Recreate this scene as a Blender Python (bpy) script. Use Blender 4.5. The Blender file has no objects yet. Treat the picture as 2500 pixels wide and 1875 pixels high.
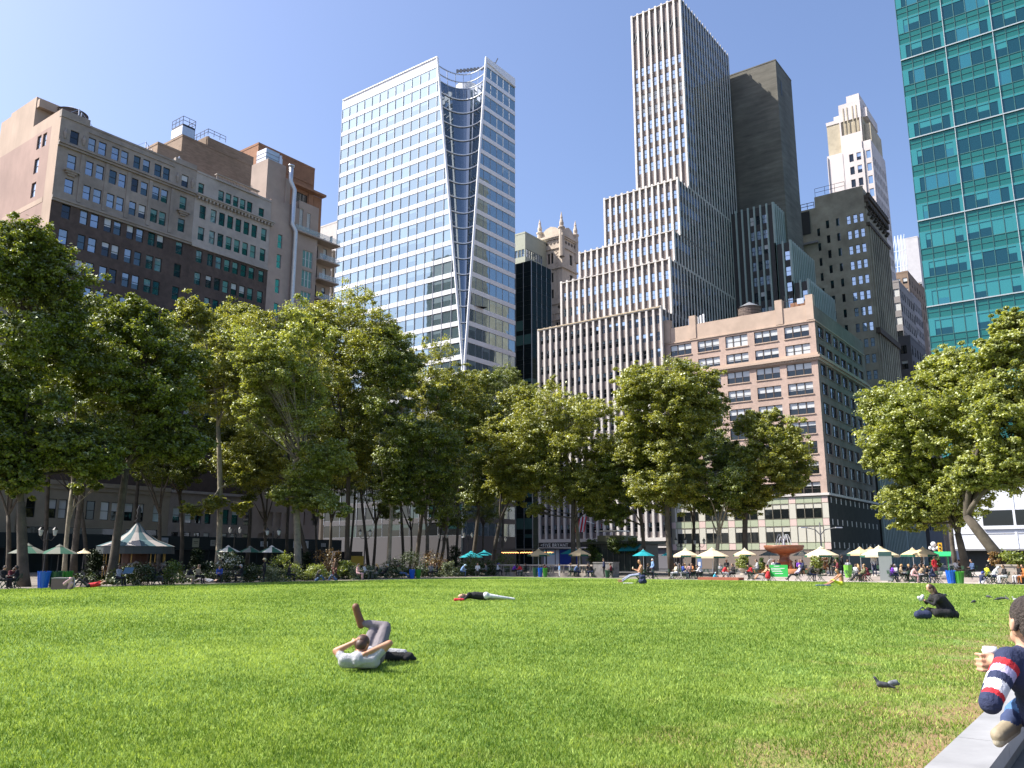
import bpy, math, random
import numpy as np
from math import sin, cos, pi, radians, atan, sqrt, atan2
from mathutils import Vector, Matrix
random.seed(7); NR = np.random.default_rng(7)
SC = bpy.context.scene; COL = SC.collection
# ---------------------------------------------------------------- camera, sky, sun
# world: +Y = west (across the avenue), +X = north, -X = south; metres
F, HY, CX, CY = 2055.0, 1365.0, 1250.0, 937.5
PIT = atan((HY-CY)/F); YAW = radians(36.5); EYE = 1.7
cam = bpy.data.cameras.new('camera'); cam.lens = 36*F/2500; cam.sensor_width = 36
cam.clip_start = .05; cam.clip_end = 3000
co = bpy.data.objects.new('camera', cam); COL.objects.link(co); SC.camera = co
co.location = (0, 0, EYE); co.rotation_euler = (pi/2+PIT, 0, YAW)
SUN_EL = radians(49); SUNV = Vector((-.83*cos(SUN_EL), -.558*cos(SUN_EL), sin(SUN_EL))).normalized()
world = bpy.data.worlds.new('World'); SC.world = world; world.use_nodes = True
wn = world.node_tree; bg = wn.nodes['Background']
sky = wn.nodes.new('ShaderNodeTexSky'); sky.sky_type = 'NISHITA'; sky.sun_disc = False
sky.sun_elevation = SUN_EL; sky.sun_rotation = atan2(SUNV.x, SUNV.y)
sky.air_density = 1.0; sky.dust_density = 2.6; sky.ozone_density = 3.0; sky.altitude = 20
tm = wn.nodes.new('ShaderNodeMix'); tm.data_type = 'RGBA'; tm.blend_type = 'MULTIPLY'; tm.inputs[0].default_value = 1; tm.inputs[7].default_value = (1.0, .99, 1.08, 1)
wn.links.new(sky.outputs[0], tm.inputs[6]); wn.links.new(tm.outputs[2], bg.inputs[0]); bg.inputs[1].default_value = .122
sl = bpy.data.lights.new('sun', 'SUN'); sl.energy = 5.0; sl.angle = radians(.53); sl.color = (1, .95, .87)
so = bpy.data.objects.new('sun', sl); COL.objects.link(so); so.location = (-40, -20, 200)
so.rotation_euler = SUNV.to_track_quat('Z', 'Y').to_euler()
SC.view_settings.view_transform = 'Standard'; SC.view_settings.look = 'None'
SC.view_settings.exposure = 0.92; SC.view_settings.gamma = 1
SC.cycles.max_bounces = 6; SC.cycles.diffuse_bounces = 2; SC.cycles.glossy_bounces = 3
SC.cycles.transmission_bounces = 4; SC.cycles.transparent_max_bounces = 8
SC.cycles.use_denoising = True; SC.cycles.caustics_reflective = False; SC.cycles.caustics_refractive = False

# ---------------------------------------------------------------- measuring helpers
def ray(px, py):
    a, b = (px-CX)/F, -(py-CY)/F
    f = cos(PIT)-b*sin(PIT); z = sin(PIT)+b*cos(PIT)
    return Vector((a*cos(YAW)-f*sin(YAW), a*sin(YAW)+f*cos(YAW), z))
def at_y(px, py, Y): r = ray(px, py); return Vector((0, 0, EYE))+r*(Y/r.y)
def at_x(px, py, X): r = ray(px, py); return Vector((0, 0, EYE))+r*(X/r.x)
def at_d(px, py, d): r = ray(px, py); return Vector((0, 0, EYE))+r*(d/sqrt(r.x**2+r.y**2))
def gy(px, Y, py=1400): p = at_y(px, py, Y); return p.x
def gx(px, X, py=1400): p = at_x(px, py, X); return p.y
LX0, LX1, LY0, LY1 = -51.5, -1.65, -16., 67.
def lawn_z(x, y):
    u = np.clip((x-(LX0+LX1)/2)/((LX1-LX0)/2), -1, 1); v = np.clip((y-(LY0+LY1)/2)/((LY1-LY0)/2), -1, 1)
    return .02+.30*(1-np.abs(u)**2.4)*(1-np.abs(v)**2.4)
def on_lawn(px, py):
    h = .1
    for _ in range(6):
        r = ray(px, py); t = (h-EYE)/r.z; p = Vector((0, 0, EYE))+r*t; h = float(lawn_z(p.x, p.y))
    return Vector((p.x, p.y, h))

# ---------------------------------------------------------------- materials
MATS = {}
def mat(name, col, rough=.8, metal=0, noise=0, scale=1., bump=0, spec=.5, stretch=(1, 1, 1), emit=0, trans=0, col2=None, noise2=0, scale2=.15, alpha=1, coat=0):
    if name in MATS: return MATS[name]
    m = bpy.data.materials.new(name); m.use_nodes = True; nt = m.node_tree; N = nt.nodes; L = nt.links
    b = N['Principled BSDF']; b.inputs['Roughness'].default_value = rough; b.inputs['Metallic'].default_value = metal
    b.inputs['Specular IOR Level'].default_value = spec; c = (*col, 1)
    b.inputs['Base Color'].default_value = c
    if coat: b.inputs['Coat Weight'].default_value = coat
    if trans: b.inputs['Transmission Weight'].default_value = trans
    if alpha < 1: b.inputs['Alpha'].default_value = alpha
    if emit: b.inputs['Emission Color'].default_value = c; b.inputs['Emission Strength'].default_value = emit
    if noise or bump or noise2:
        tc = N.new('ShaderNodeTexCoord'); mp = N.new('ShaderNodeMapping'); mp.inputs['Scale'].default_value = stretch
        L.new(tc.outputs['Object'], mp.inputs[0])
        nz = N.new('ShaderNodeTexNoise'); nz.inputs['Scale'].default_value = scale; nz.inputs['Detail'].default_value = 6; nz.inputs['Roughness'].default_value = .65
        L.new(mp.outputs[0], nz.inputs['Vector'])
        if noise:
            mx = N.new('ShaderNodeMix'); mx.data_type = 'RGBA'
            rm = N.new('ShaderNodeMapRange'); rm.inputs[1].default_value = .3; rm.inputs[2].default_value = .7
            L.new(nz.outputs[0], rm.inputs[0]); L.new(rm.outputs[0], mx.inputs[0])
            d = col2 or tuple(v*(1-noise) for v in col); e = col if col2 else tuple(min(1, v*(1+noise)) for v in col)
            mx.inputs[6].default_value = (*d, 1); mx.inputs[7].default_value = (*e, 1); out = mx.outputs[2]
            if noise2:
                n2 = N.new('ShaderNodeTexNoise'); n2.inputs['Scale'].default_value = scale2; n2.inputs['Detail'].default_value = 4
                L.new(tc.outputs['Object'], n2.inputs['Vector'])
                r2 = N.new('ShaderNodeMapRange'); r2.inputs[1].default_value = .35; r2.inputs[2].default_value = .65
                r2.inputs[3].default_value = 1-noise2; r2.inputs[4].default_value = 1+noise2*.5
                L.new(n2.outputs[0], r2.inputs[0])
                vm = N.new('ShaderNodeVectorMath'); vm.operation = 'SCALE'
                L.new(out, vm.inputs[0]); L.new(r2.outputs[0], vm.inputs['Scale']); out = vm.outputs[0]
            L.new(out, b.inputs['Base Color'])
        if bump:
            bp = N.new('ShaderNodeBump'); bp.inputs['Strength'].default_value = bump; bp.inputs['Distance'].default_value = .05
            L.new(nz.outputs[0], bp.inputs['Height']); L.new(bp.outputs[0], b.inputs['Normal'])
    MATS[name] = m; return m
def leafmat(name, c1, c2, trans=.35, gloss=.12):
    if name in MATS: return MATS[name]
    m = bpy.data.materials.new(name); m.use_nodes = True; nt = m.node_tree; N = nt.nodes; L = nt.links
    N.remove(N['Principled BSDF']); out = N['Material Output']
    at = N.new('ShaderNodeAttribute'); at.attribute_name = 'rnd'
    mx = N.new('ShaderNodeMix'); mx.data_type = 'RGBA'; mx.inputs[6].default_value = (*c1, 1); mx.inputs[7].default_value = (*c2, 1)
    L.new(at.outputs['Fac'], mx.inputs[0])
    d = N.new('ShaderNodeBsdfDiffuse'); t = N.new('ShaderNodeBsdfTranslucent'); g = N.new('ShaderNodeBsdfGlossy'); g.inputs['Roughness'].default_value = .6
    sc = N.new('ShaderNodeMix'); sc.data_type = 'RGBA'; sc.blend_type = 'MULTIPLY'; sc.inputs[0].default_value = 1; sc.inputs[7].default_value = (1.25, 1.2, .5, 1)
    L.new(mx.outputs[2], sc.inputs[6]); L.new(mx.outputs[2], d.inputs[0]); L.new(sc.outputs[2], t.inputs[0])
    g.inputs[0].default_value = (.9, .95, .85, 1)
    m1 = N.new('ShaderNodeMixShader'); m1.inputs[0].default_value = trans; L.new(d.outputs[0], m1.inputs[1]); L.new(t.outputs[0], m1.inputs[2])
    fr = N.new('ShaderNodeFresnel'); fr.inputs[0].default_value = 1.4
    ma = N.new('ShaderNodeMath'); ma.operation = 'MULTIPLY'; ma.inputs[1].default_value = gloss*1.3; L.new(fr.outputs[0], ma.inputs[0])
    m2 = N.new('ShaderNodeMixShader'); L.new(ma.outputs[0], m2.inputs[0]); L.new(m1.outputs[0], m2.inputs[1]); L.new(g.outputs[0], m2.inputs[2])
    L.new(m2.outputs[0], out.inputs[0]); MATS[name] = m; return m
def glassmat(name, col, rough=.03, refl=.5, tint=(.8, .9, 1), wob=.0):
    """window glass seen by day: dark interior behind a partly mirroring sheet"""
    if name in MATS: return MATS[name]
    m = bpy.data.materials.new(name); m.use_nodes = True; nt = m.node_tree; N = nt.nodes; L = nt.links
    N.remove(N['Principled BSDF']); out = N['Material Output']
    d = N.new('ShaderNodeBsdfDiffuse'); d.inputs[0].default_value = (*col, 1)
    oi = N.new('ShaderNodeObjectInfo')
    g = N.new('ShaderNodeBsdfGlossy'); g.inputs[0].default_value = (*tint, 1); g.inputs['Roughness'].default_value = rough
    fr = N.new('ShaderNodeFresnel'); fr.inputs[0].default_value = 1.5
    mr = N.new('ShaderNodeMapRange'); mr.inputs[1].default_value = .04; mr.inputs[2].default_value = 1; mr.inputs[3].default_value = refl; mr.inputs[4].default_value = 1
    L.new(fr.outputs[0], mr.inputs[0]); mx = N.new('ShaderNodeMixShader')
    L.new(mr.outputs[0], mx.inputs[0]); L.new(d.outputs[0], mx.inputs[1]); L.new(g.outputs[0], mx.inputs[2]); L.new(mx.outputs[0], out.inputs[0])
    if wob:
        tc = N.new('ShaderNodeTexCoord'); nz = N.new('ShaderNodeTexNoise'); nz.inputs['Scale'].default_value = .35; nz.inputs['Detail'].default_value = 1
        L.new(tc.outputs['Object'], nz.inputs['Vector']); bp = N.new('ShaderNodeBump'); bp.inputs['Strength'].default_value = wob; bp.inputs['Distance'].default_value = .1
        L.new(nz.outputs[0], bp.inputs['Height']); L.new(bp.outputs[0], g.inputs['Normal'])
    MATS[name] = m; return m

# ---------------------------------------------------------------- mesh helpers
class MB:
    def __init__(s): s.v = []; s.f = []; s.m = []
    def quad(s, a, b, c, d, m=0):
        n = len(s.v); s.v += [tuple(a), tuple(b), tuple(c), tuple(d)]; s.f.append((n, n+1, n+2, n+3)); s.m.append(m); return s
    def box(s, x0, x1, y0, y1, z0, z1, m=0):
        if x0 > x1: x0, x1 = x1, x0
        if y0 > y1: y0, y1 = y1, y0
        n = len(s.v); s.v += [(x, y, z) for z in (z0, z1) for y in (y0, y1) for x in (x0, x1)]
        for q in ((0, 2, 3, 1), (4, 5, 7, 6), (0, 1, 5, 4), (2, 6, 7, 3), (0, 4, 6, 2), (1, 3, 7, 5)):
            s.f.append(tuple(n+i for i in q)); s.m.append(m)
        return s
    def obox(s, c, u, w, d, h, m=0, up=None):
        """box centred at c, width w along unit u (horizontal), depth d, height h"""
        c = Vector(c); u = Vector(u).normalized(); k = Vector(up or (0, 0, 1)).normalized(); v = k.cross(u).normalized(); n = len(s.v)
        for z in (-.5, .5):
            for y in (-.5, .5):
                for x in (-.5, .5): s.v.append(tuple(c+u*x*w+v*y*d+k*z*h))
        for q in ((0, 2, 3, 1), (4, 5, 7, 6), (0, 1, 5, 4), (2, 6, 7, 3), (0, 4, 6, 2), (1, 3, 7, 5)):
            s.f.append(tuple(n+i for i in q)); s.m.append(m)
        return s
    def bar(s, a, b, w=.05, m=0, d=None):
        a, b = Vector(a), Vector(b); k = b-a; L = k.length; u = k.cross(Vector((0, 0, 1)))
        if u.length < 1e-4: u = Vector((1, 0, 0))
        return s.obox((a+b)/2, u, w, d or w, L, m, up=k)
    def tube(s, pts, rad, n=6, m=0, cap=True):
        pts = [Vector(p) for p in pts]; k0 = len(s.v); ref = Vector((0, .3, 1)) if abs((pts[-1]-pts[0]).normalized().z) < .9 else Vector((1, .2, 0))
        for i, p in enumerate(pts):
            t = (pts[min(i+1, len(pts)-1)]-pts[max(i-1, 0)]).normalized(); u = t.cross(ref).normalized(); v = t.cross(u)
            r = rad[i] if hasattr(rad, '__len__') else rad
            for j in range(n): a = 2*pi*j/n; s.v.append(tuple(p+u*cos(a)*r+v*sin(a)*r))
        for i in range(len(pts)-1):
            for j in range(n):
                a = k0+i*n+j; b = k0+i*n+(j+1) % n; s.f.append((a, b, b+n, a+n)); s.m.append(m)
        if cap:
            s.f.append(tuple(k0+j for j in reversed(range(n)))); s.m.append(m)
            s.f.append(tuple(k0+(len(pts)-1)*n+j for j in range(n))); s.m.append(m)
        return s
    def lathe(s, prof, c, n=24, m=0, a0=0, a1=2*pi, mf=None):
        k0 = len(s.v); full = abs(a1-a0-2*pi) < 1e-6; q = n if full else n+1
        for r, z in prof:
            for j in range(q): a = a0+(a1-a0)*j/n; s.v.append((c[0]+r*cos(a), c[1]+r*sin(a), c[2]+z))
        for i in range(len(prof)-1):
            for j in range(n):
                a = k0+i*q+j; b = k0+i*q+(j+1) % q; s.f.append((a, b, b+q, a+q)); s.m.append(mf(i, j) if mf else m)
        return s
    def ball(s, c, r, n=10, m=0, sc=(1, 1, 1)):
        k0 = len(s.v); h = n//2+1
        for i in range(h+1):
            t = pi*i/h
            for j in range(n):
                a = 2*pi*j/n; s.v.append((c[0]+r*sc[0]*sin(t)*cos(a), c[1]+r*sc[1]*sin(t)*sin(a), c[2]-r*sc[2]*cos(t)))
        for i in range(h):
            for j in range(n):
                a = k0+i*n+j; b = k0+i*n+(j+1) % n; s.f.append((a, b, b+n, a+n)); s.m.append(m)
        return s
    def mesh(s, name, mats, origin=(0, 0, 0), smooth=False):
        me = bpy.data.meshes.new(name); o = Vector(origin)
        me.from_pydata([(v[0]-o.x, v[1]-o.y, v[2]-o.z) for v in s.v], [], s.f)
        for k in mats: me.materials.append(k)
        me.polygons.foreach_set('material_index', s.m)
        if smooth: me.polygons.foreach_set('use_smooth', [True]*len(s.f))
        me.update(); return me
def link(name, me, parent=None, loc=(0, 0, 0), rz=0):
    o = bpy.data.objects.new(name, me); COL.objects.link(o); o.location = loc; o.rotation_euler = (0, 0, rz)
    if parent is not None: o.parent = parent
    return o
def tag(o, label=None, cat=None, group=None, kind=None):
    if label: o['label'] = label
    if cat: o['category'] = cat
    if group: o['group'] = group
    if kind: o['kind'] = kind
    return o
def thing(name, label, cat, loc, group=None):
    return tag(link(name, None, None, loc), label, cat, group)
def part(root, name, mb, mats, smooth=False, parent=None):
    """part given in world coordinates; root unrotated"""
    return link(name, mb.mesh(name, mats, root.location, smooth), parent or root)
def solo(name, mb, mats, loc, label, cat, group=None, smooth=False):
    return tag(link(name, mb.mesh(name, mats, loc, smooth), None, loc), label, cat, group)
def struct(name, mb, mats, smooth=False):
    return tag(link(name, mb.mesh(name, mats, (0, 0, 0), smooth)), kind='structure')
def fastmesh(name, V, Fq, m, rnd=None, smooth=False, origin=(0, 0, 0)):
    """numpy vertices (n,3) and faces (k,3 or 4)"""
    me = bpy.data.meshes.new(name); V = (V-np.array(origin)).astype(np.float32); k = Fq.shape[1]
    me.vertices.add(len(V)); me.vertices.foreach_set('co', V.ravel())
    me.loops.add(Fq.size); me.loops.foreach_set('vertex_index', Fq.astype(np.int32).ravel())
    me.polygons.add(len(Fq)); me.polygons.foreach_set('loop_start', np.arange(0, Fq.size, k, dtype=np.int32))
    me.polygons.foreach_set('loop_total', np.full(len(Fq), k, dtype=np.int32))
    me.materials.append(m)
    if rnd is not None:
        a = me.attributes.new('rnd', 'FLOAT', 'POINT'); a.data.foreach_set('value', rnd.astype(np.float32))
    me.update(calc_edges=True); return me

# ---------------------------------------------------------------- facades and windows
G = dict(dark=glassmat('glass_dark', (.012, .015, .016), refl=.06), blue=glassmat('glass_blue', (.05, .10, .13), refl=.55, tint=(.75, .9, 1)),
         blind=glassmat('glass_blind', (.58, .59, .57), refl=.05), half=glassmat('glass_curtain', (.16, .19, .19), refl=.25, wob=.3),
         teal=glassmat('glass_teal', (.008, .035, .036), refl=.1), wav=glassmat('glass_wavy', (.05, .06, .07), refl=.35, wob=1.0),
         tower=glassmat('glass_tower', (.075, .13, .15), refl=.32, tint=(.78, .92, .97), wob=.15), towerlight=glassmat('glass_tower_blind', (.20, .28, .31), refl=.30, tint=(.75, .9, .95), wob=.15),
         sky=glassmat('glass_sky', (.25, .32, .42), refl=.45, tint=(.8, .9, 1)))
FR = dict(dark=mat('frame_dark', (.02, .025, .025), .5), white=mat('frame_white', (.6, .6, .58), .5), grey=mat('frame_grey', (.22, .22, .22), .5), brown=mat('frame_brown', (.06, .045, .035), .6))
ROT = dict(E=0, N=pi/2, S=-pi/2)
def P3(ax, pl, u, z, d=0):
    return (u, pl+d, z) if ax == 'E' else ((pl-d, u, z) if ax == 'N' else (pl+d, u, z))
def fquad(mb, ax, pl, u0, u1, z0, z1, d=0, m=0):
    q = [P3(ax, pl, u0, z0, d), P3(ax, pl, u1, z0, d), P3(ax, pl, u1, z1, d), P3(ax, pl, u0, z1, d)]
    if ax == 'S': q.reverse()
    mb.quad(*q, m)
def fbox(mb, ax, pl, u0, u1, z0, z1, d0, d1, m=0):
    a = P3(ax, pl, u0, z0, d0); b = P3(ax, pl, u1, z1, d1); mb.box(a[0], b[0], a[1], b[1], a[2], b[2], m)
def skin(mb, ax, pl, u0, u1, z0, z1, holes, depth=.3, m=0):
    H = [h for h in holes if h[0] >= u0-1e-6 and h[1] <= u1+1e-6 and h[2] >= z0-1e-6 and h[3] <= z1+1e-6]
    zs = sorted({z0, z1, *[h[2] for h in H], *[h[3] for h in H]})
    for a, b in zip(zs, zs[1:]):
        if b-a < 1e-5: continue
        hs = sorted((h[0], h[1]) for h in H if h[2] <= a+1e-6 and h[3] >= b-1e-6); u = u0
        for p, q in hs:
            if p-u > 1e-5: fquad(mb, ax, pl, u, p, a, b, 0, m)
            u = q
        if u1-u > 1e-5: fquad(mb, ax, pl, u, u1, a, b, 0, m)
    for p, q, a, b in H:
        for A, B in (((p, a), (q, a)), ((q, a), (q, b)), ((q, b), (p, b)), ((p, b), (p, a))):
            mb.quad(P3(ax, pl, *A), P3(ax, pl, *A, depth), P3(ax, pl, *B, depth), P3(ax, pl, *B), m)
WSTY = {}
def wingeo(mb, w, h, sty, var, T=None, base=0):
    """window geometry, local: x across, -y outward, z up from the sill; slots 0 frame 1 glass 2 blind"""
    k0 = len(mb.v); f = {'sash': .07, 'pane': .035, 'tri': .06, 'sky': .07, 'teal': .03, 'slit': .04}[sty]
    bl = (0, 0, .32, .5, .62, 1)[var % 6]
    mb.box(-w/2, -w/2+f, -.06, .02, 0, h, base); mb.box(w/2-f, w/2, -.06, .02, 0, h, base)
    mb.box(-w/2+f, w/2-f, -.06, .02, 0, f, base); mb.box(-w/2+f, w/2-f, -.06, .02, h-f, h, base)
    a, b, c, d = -w/2+f, w/2-f, f, h-f; zm = d-(d-c)*bl
    if bl < 1: mb.quad((a, 0, c), (b, 0, c), (b, 0, zm), (a, 0, zm), base+1)
    if bl > 0: mb.quad((a, 0, zm), (b, 0, zm), (b, 0, d), (a, 0, d), base+2)
    if sty in ('sash', 'sky'): mb.box(a, b, -.05, .01, h*.48, h*.48+.07, base)
    if sty == 'tri':
        for t in (.333, .667): mb.box(-w/2+w*t-.09, -w/2+w*t+.09, -.07, .015, f, h-f, base)
        mb.box(a, b, -.045, .012, h*.46, h*.46+.06, base)
    if T is not None:
        for i in range(k0, len(mb.v)): mb.v[i] = tuple(T @ Vector(mb.v[i]))
WM = {}
class Wins:
    def __init__(s, root, cap=100): s.r = root; s.L = []; s.cap = cap
    def add(s, ax, pl, win, sty='sash', mats=None, var=None, pri=0, d=.2, name='window'):
        s.L.append((pri, ax, pl, win, sty, tuple(mats), random.randrange(6) if var is None else var, d, name))
    def done(s):
        s.L.sort(key=lambda t: -t[0])
        for i, (pri, ax, pl, (u0, u1, z0, z1), sty, mats, var, d, name) in enumerate(s.L[:s.cap]):
            w, h = round(u1-u0, 2), round(z1-z0, 2); key = (w, h, sty, var, tuple(m.name for m in mats))
            if key not in WM:
                mb = MB(); wingeo(mb, w, h, sty, var); WM[key] = mb.mesh('window', mats)
            p = Vector(P3(ax, pl, (u0+u1)/2, z0, d))-s.r.location; link(name, WM[key], s.r, p, ROT[ax])
        rest = s.L[s.cap:]
        if rest:
            mb = MB(); allm = []
            for pri, ax, pl, (u0, u1, z0, z1), sty, mats, var, d, name in rest:
                if mats not in allm: allm.append(mats)
                T = Matrix.Translation(Vector(P3(ax, pl, (u0+u1)/2, z0, d))) @ Matrix.Rotation(ROT[ax], 4, 'Z')
                wingeo(mb, u1-u0, z1-z0, sty, var, T, allm.index(mats)*3)
            tag(part(s.r, 'window', mb, [k for t in allm for k in t]), kind='stuff')
MD = (FR['dark'], G['dark'], G['blind']); MW = (FR['dark'], G['wav'], G['half']); MT = (FR['dark'], G['teal'], G['half'])
MBL = (FR['grey'], G['blue'], G['sky']); MSK = (FR['dark'], G['sky'], G['sky']); MTR = (FR['brown'], G['dark'], G['blind'])
def rows_of(top, pitch, n, h): return [(top-pitch*k-h, top-pitch*k) for k in range(n)]
def grid(cols, rows): return [(a, b, c, d) for c, d in rows for a, b in cols]
def even(u0, u1, n, w, mg=None):
    mg = (u1-u0)/n/2 if mg is None else mg; st = (u1-u0-2*mg)/max(1, n-1)
    return [(u0+mg+i*st-w/2, u0+mg+i*st+w/2) for i in range(n)]
def tower(name, label, x0, x1, y0, y1, z1, m, E=None, N=None, mats=MD, sty='sash', roofm=None, z0=0, depth=.25, cap=100, par=.6, group=None, Emats=None, cat='building', zpri=0):
    """plain masonry block with recessed windows on its east and north faces"""
    r = thing(name, label, cat, ((x0+x1)/2, y0, z0), group); mb = MB(); W = Wins(r, cap)
    for ax, pl, u0, u1, H in (('E', y0, x0, x1, E or []), ('N', x1, y0, y1, N or [])):
        skin(mb, ax, pl, u0, u1, z0, z1, H, depth)
        for h in H: W.add(ax, pl, h, sty, (Emats or mats) if ax == 'E' else mats, pri=h[3] if h[3] > zpri else -h[3], d=depth-.06)
    mb.box(x0, x1-depth, y0+depth, y1, z0, z1-.02); part(r, 'wall', mb, [m])
    if par:
        pb = MB(); t = .3
        pb.box(x0, x1+.06, y0-.06, y0+t, z1+.005, z1+par); pb.box(x1-t, x1+.06, y0+t+.003, y1, z1+.005, z1+par); pb.box(x0, x0+t, y0+t+.003, y1, z1+.005, z1+par)
        part(r, 'parapet', pb, [roofm or m])
    W.done(); return r

BR = mat('brick_dark', (.10, .072, .06), .9, noise=.25, scale=1.2, noise2=.25, scale2=.12, bump=.3)
LS = mat('limestone_grey', (.32, .275, .235), .85, noise=.15, scale=.9, noise2=.2, scale2=.15, bump=.2)
LSW = mat('limestone_pale', (.42, .375, .335), .85, noise=.12, scale=.8, noise2=.15, scale2=.1)
PK = mat('stucco_pink', (.37, .25, .205), .9, noise=.1, scale=.5, noise2=.18, scale2=.08, stretch=(1, 1, .5))
TN = mat('stucco_tan', (.46, .345, .26), .9, noise=.1, scale=.5, noise2=.15, scale2=.1, stretch=(1, 1, .3))
CB = mat('base_stone_cream', (.33, .28, .20), .85, noise=.12, scale=.7, noise2=.15)
# --- dark brick apartment block (left)
def apartment():
    r = thing('apartment_building', 'dark brick apartment block with grey limestone top floors and a bare pink side wall', 'building', (-121, 62, 0))
    W = Wins(r); cols = [(52.85, 54.1), (55.55, 56.65), (57.1, 58.3), (59.15, 60.3), (60.65, 61.8), (62.7, 63.8), (64.25, 65.4), (66.2, 67.4), (67.7, 68.85), (71.0, 72.2)]
    tops = [(61.65, 63.7), (57.7, 59.9), (53.85, 56.05)]; br = [(52.15-3.85*k-2.2, 52.15-3.85*k) for k in range(11)]
    H = grid(cols, tops+br); low = []
    for a, b in [(52.7, 53.9), (55.5, 56.7), (57.0, 58.1), (59.3, 60.5), (60.8, 62.1), (62.9, 64.15), (64.5, 65.8), (66.5, 67.8), (68.2, 69.5), (71.0, 72.2)]:
        low.append((a, b, 7.2, 9.8))
    for a, b in [(53, 57), (58.5, 65.5), (67, 72)]: low.append((a, b, 4.4, 6.0))
    a = MB(); skin(a, 'N', -120, 51.3, 73.6, 52.6, 65.2, H); part(r, 'limestone_wall', a, [LS])
    a = MB(); skin(a, 'N', -120, 51.3, 73.6, 12, 52.6, H); a.box(-141, -120.32, 51.62, 73.55, 0, 65); part(r, 'brick_wall', a, [BR])
    a = MB(); skin(a, 'N', -120, 51.3, 73.6, 0, 12, low); part(r, 'base_wall', a, [CB])
    for h in H: W.add('N', -120, h, 'sash', random.choice([MW, MW, MD, MT]) if h[0] < 62 else random.choice([MT, MT, MD]), pri=h[3] if h[3] > 25 else -h[3])
    for h in low: W.add('N', -120, h, 'sash' if h[3] > 9 else 'pane', MD, pri=60, var=0 if h[3] < 9 else None)
    # east side wall
    EW = [(-127.0, -125.5, 61.9, 64.1), (-125.5, -124.1, 61.8, 63.9)] ; EW = [(-127.0, -125.75, 61.9, 64.1), (-125.2, -124.0, 61.8, 63.95), (-127.0, -125.6, 57.95, 60.35), (-127.0, -125.6, 54.1, 56.5)]
    a = MB(); skin(a, 'E', 51.3, -141, -122.7, 0, 64.5, EW, .35); part(r, 'pink_side_wall', a, [PK])
    a = MB(); skin(a, 'E', 51.3, -122.7, -120, 0, 66.4, []); fquad(a, 'E', 51.3, -129, -122.7, 64.5, 66.4); fquad(a, 'E', 51.3, -141, -129, 64.5, 71.0)
    fquad(a, 'E', 51.3, -137.6, -129, 71.0, 71.5); a.box(-141, -129.02, 51.32, 55.2, 66, 70.98); a.box(-137.6, -129.02, 51.32, 55.2, 70.98, 71.48)
    a.box(-136, -122.8, 51.27, 51.299, 52.5, 53.3); a.box(-129, -122.7, 51.32, 51.7, 64.6, 66.38); part(r, 'tan_side_wall', a, [TN])
    a = MB(); a.box(-128.98, -128.1, 51.4, 55.1, 69.6, 70.9); part(r, 'parapet_overhang', a, [TN])
    for h in EW: W.add('E', 51.3, h, 'sash', (FR['dark'], G['sky'], G['blind']), var=1, pri=99, d=.22)
    W.done()
    a = MB()
    for z, d, h in ((61.25, .55, .25), (60.95, .35, .3), (61.5, .3, .12)): a.box(-120.0+.002, -120+d, 51.25, 73.55, z-h, z)
    part(r, 'cornice', a, [LS])
    a = MB(); a.box(-119.998, -119.6, 51.25, 73.55, 52.45, 52.8); a.box(-119.998, -119.75, 51.25, 73.55, 52.1, 52.45); part(r, 'cornice', a, [LS])
    a = MB(); a.box(-119.998, -119.7, 51.25, 73.55, 11.8, 12.4); a.box(-119.998, -119.85, 51.25, 73.55, 11.2, 11.8); part(r, 'cornice', a, [CB])
    a = MB(); a.box(-120.5, -119.85, 51.25, 55.45, 65.2, 66.3); a.box(-120.5, -119.85, 69.6, 73.5, 65.2, 66.1); a.box(-120.4, -119.9, 55.45, 69.6, 65.2, 65.5); a.box(-119.99, -119.85, 55.45, 69.6, 64.3, 64.45)
    part(r, 'parapet', a, [LS])
    for y in (55.0, 58.75, 62.25, 65.85, 69.6):
        part(r, 'pilaster', MB().box(-119.995, -119.87, y-.28, y+.28, 53, 60.6), [LS])
    a = MB()
    for y in (53.5, 71.6):
        a = MB(); a.box(-119.99, -119.4, y-1.1, y+1.1, 57.1, 57.35); a.box(-119.99, -119.55, y-.8, y+.8, 56.8, 57.1); a.box(-119.99, -119.7, y-.5, y+.5, 56.5, 56.8); part(r, 'pediment', a, [LS])
        for dy in (-1.35, 1.35):
            u = MB(); u.lathe([(0, 0), (.18, .1), (.12, .3), (.3, .8), (.32, 1.1), (.15, 1.3), (.1, 1.6), (0, 1.9)], (-119.95, y+dy, 61.9), 8); part(r, 'urn_ornament', u, [LS], True)
apartment()
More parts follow.
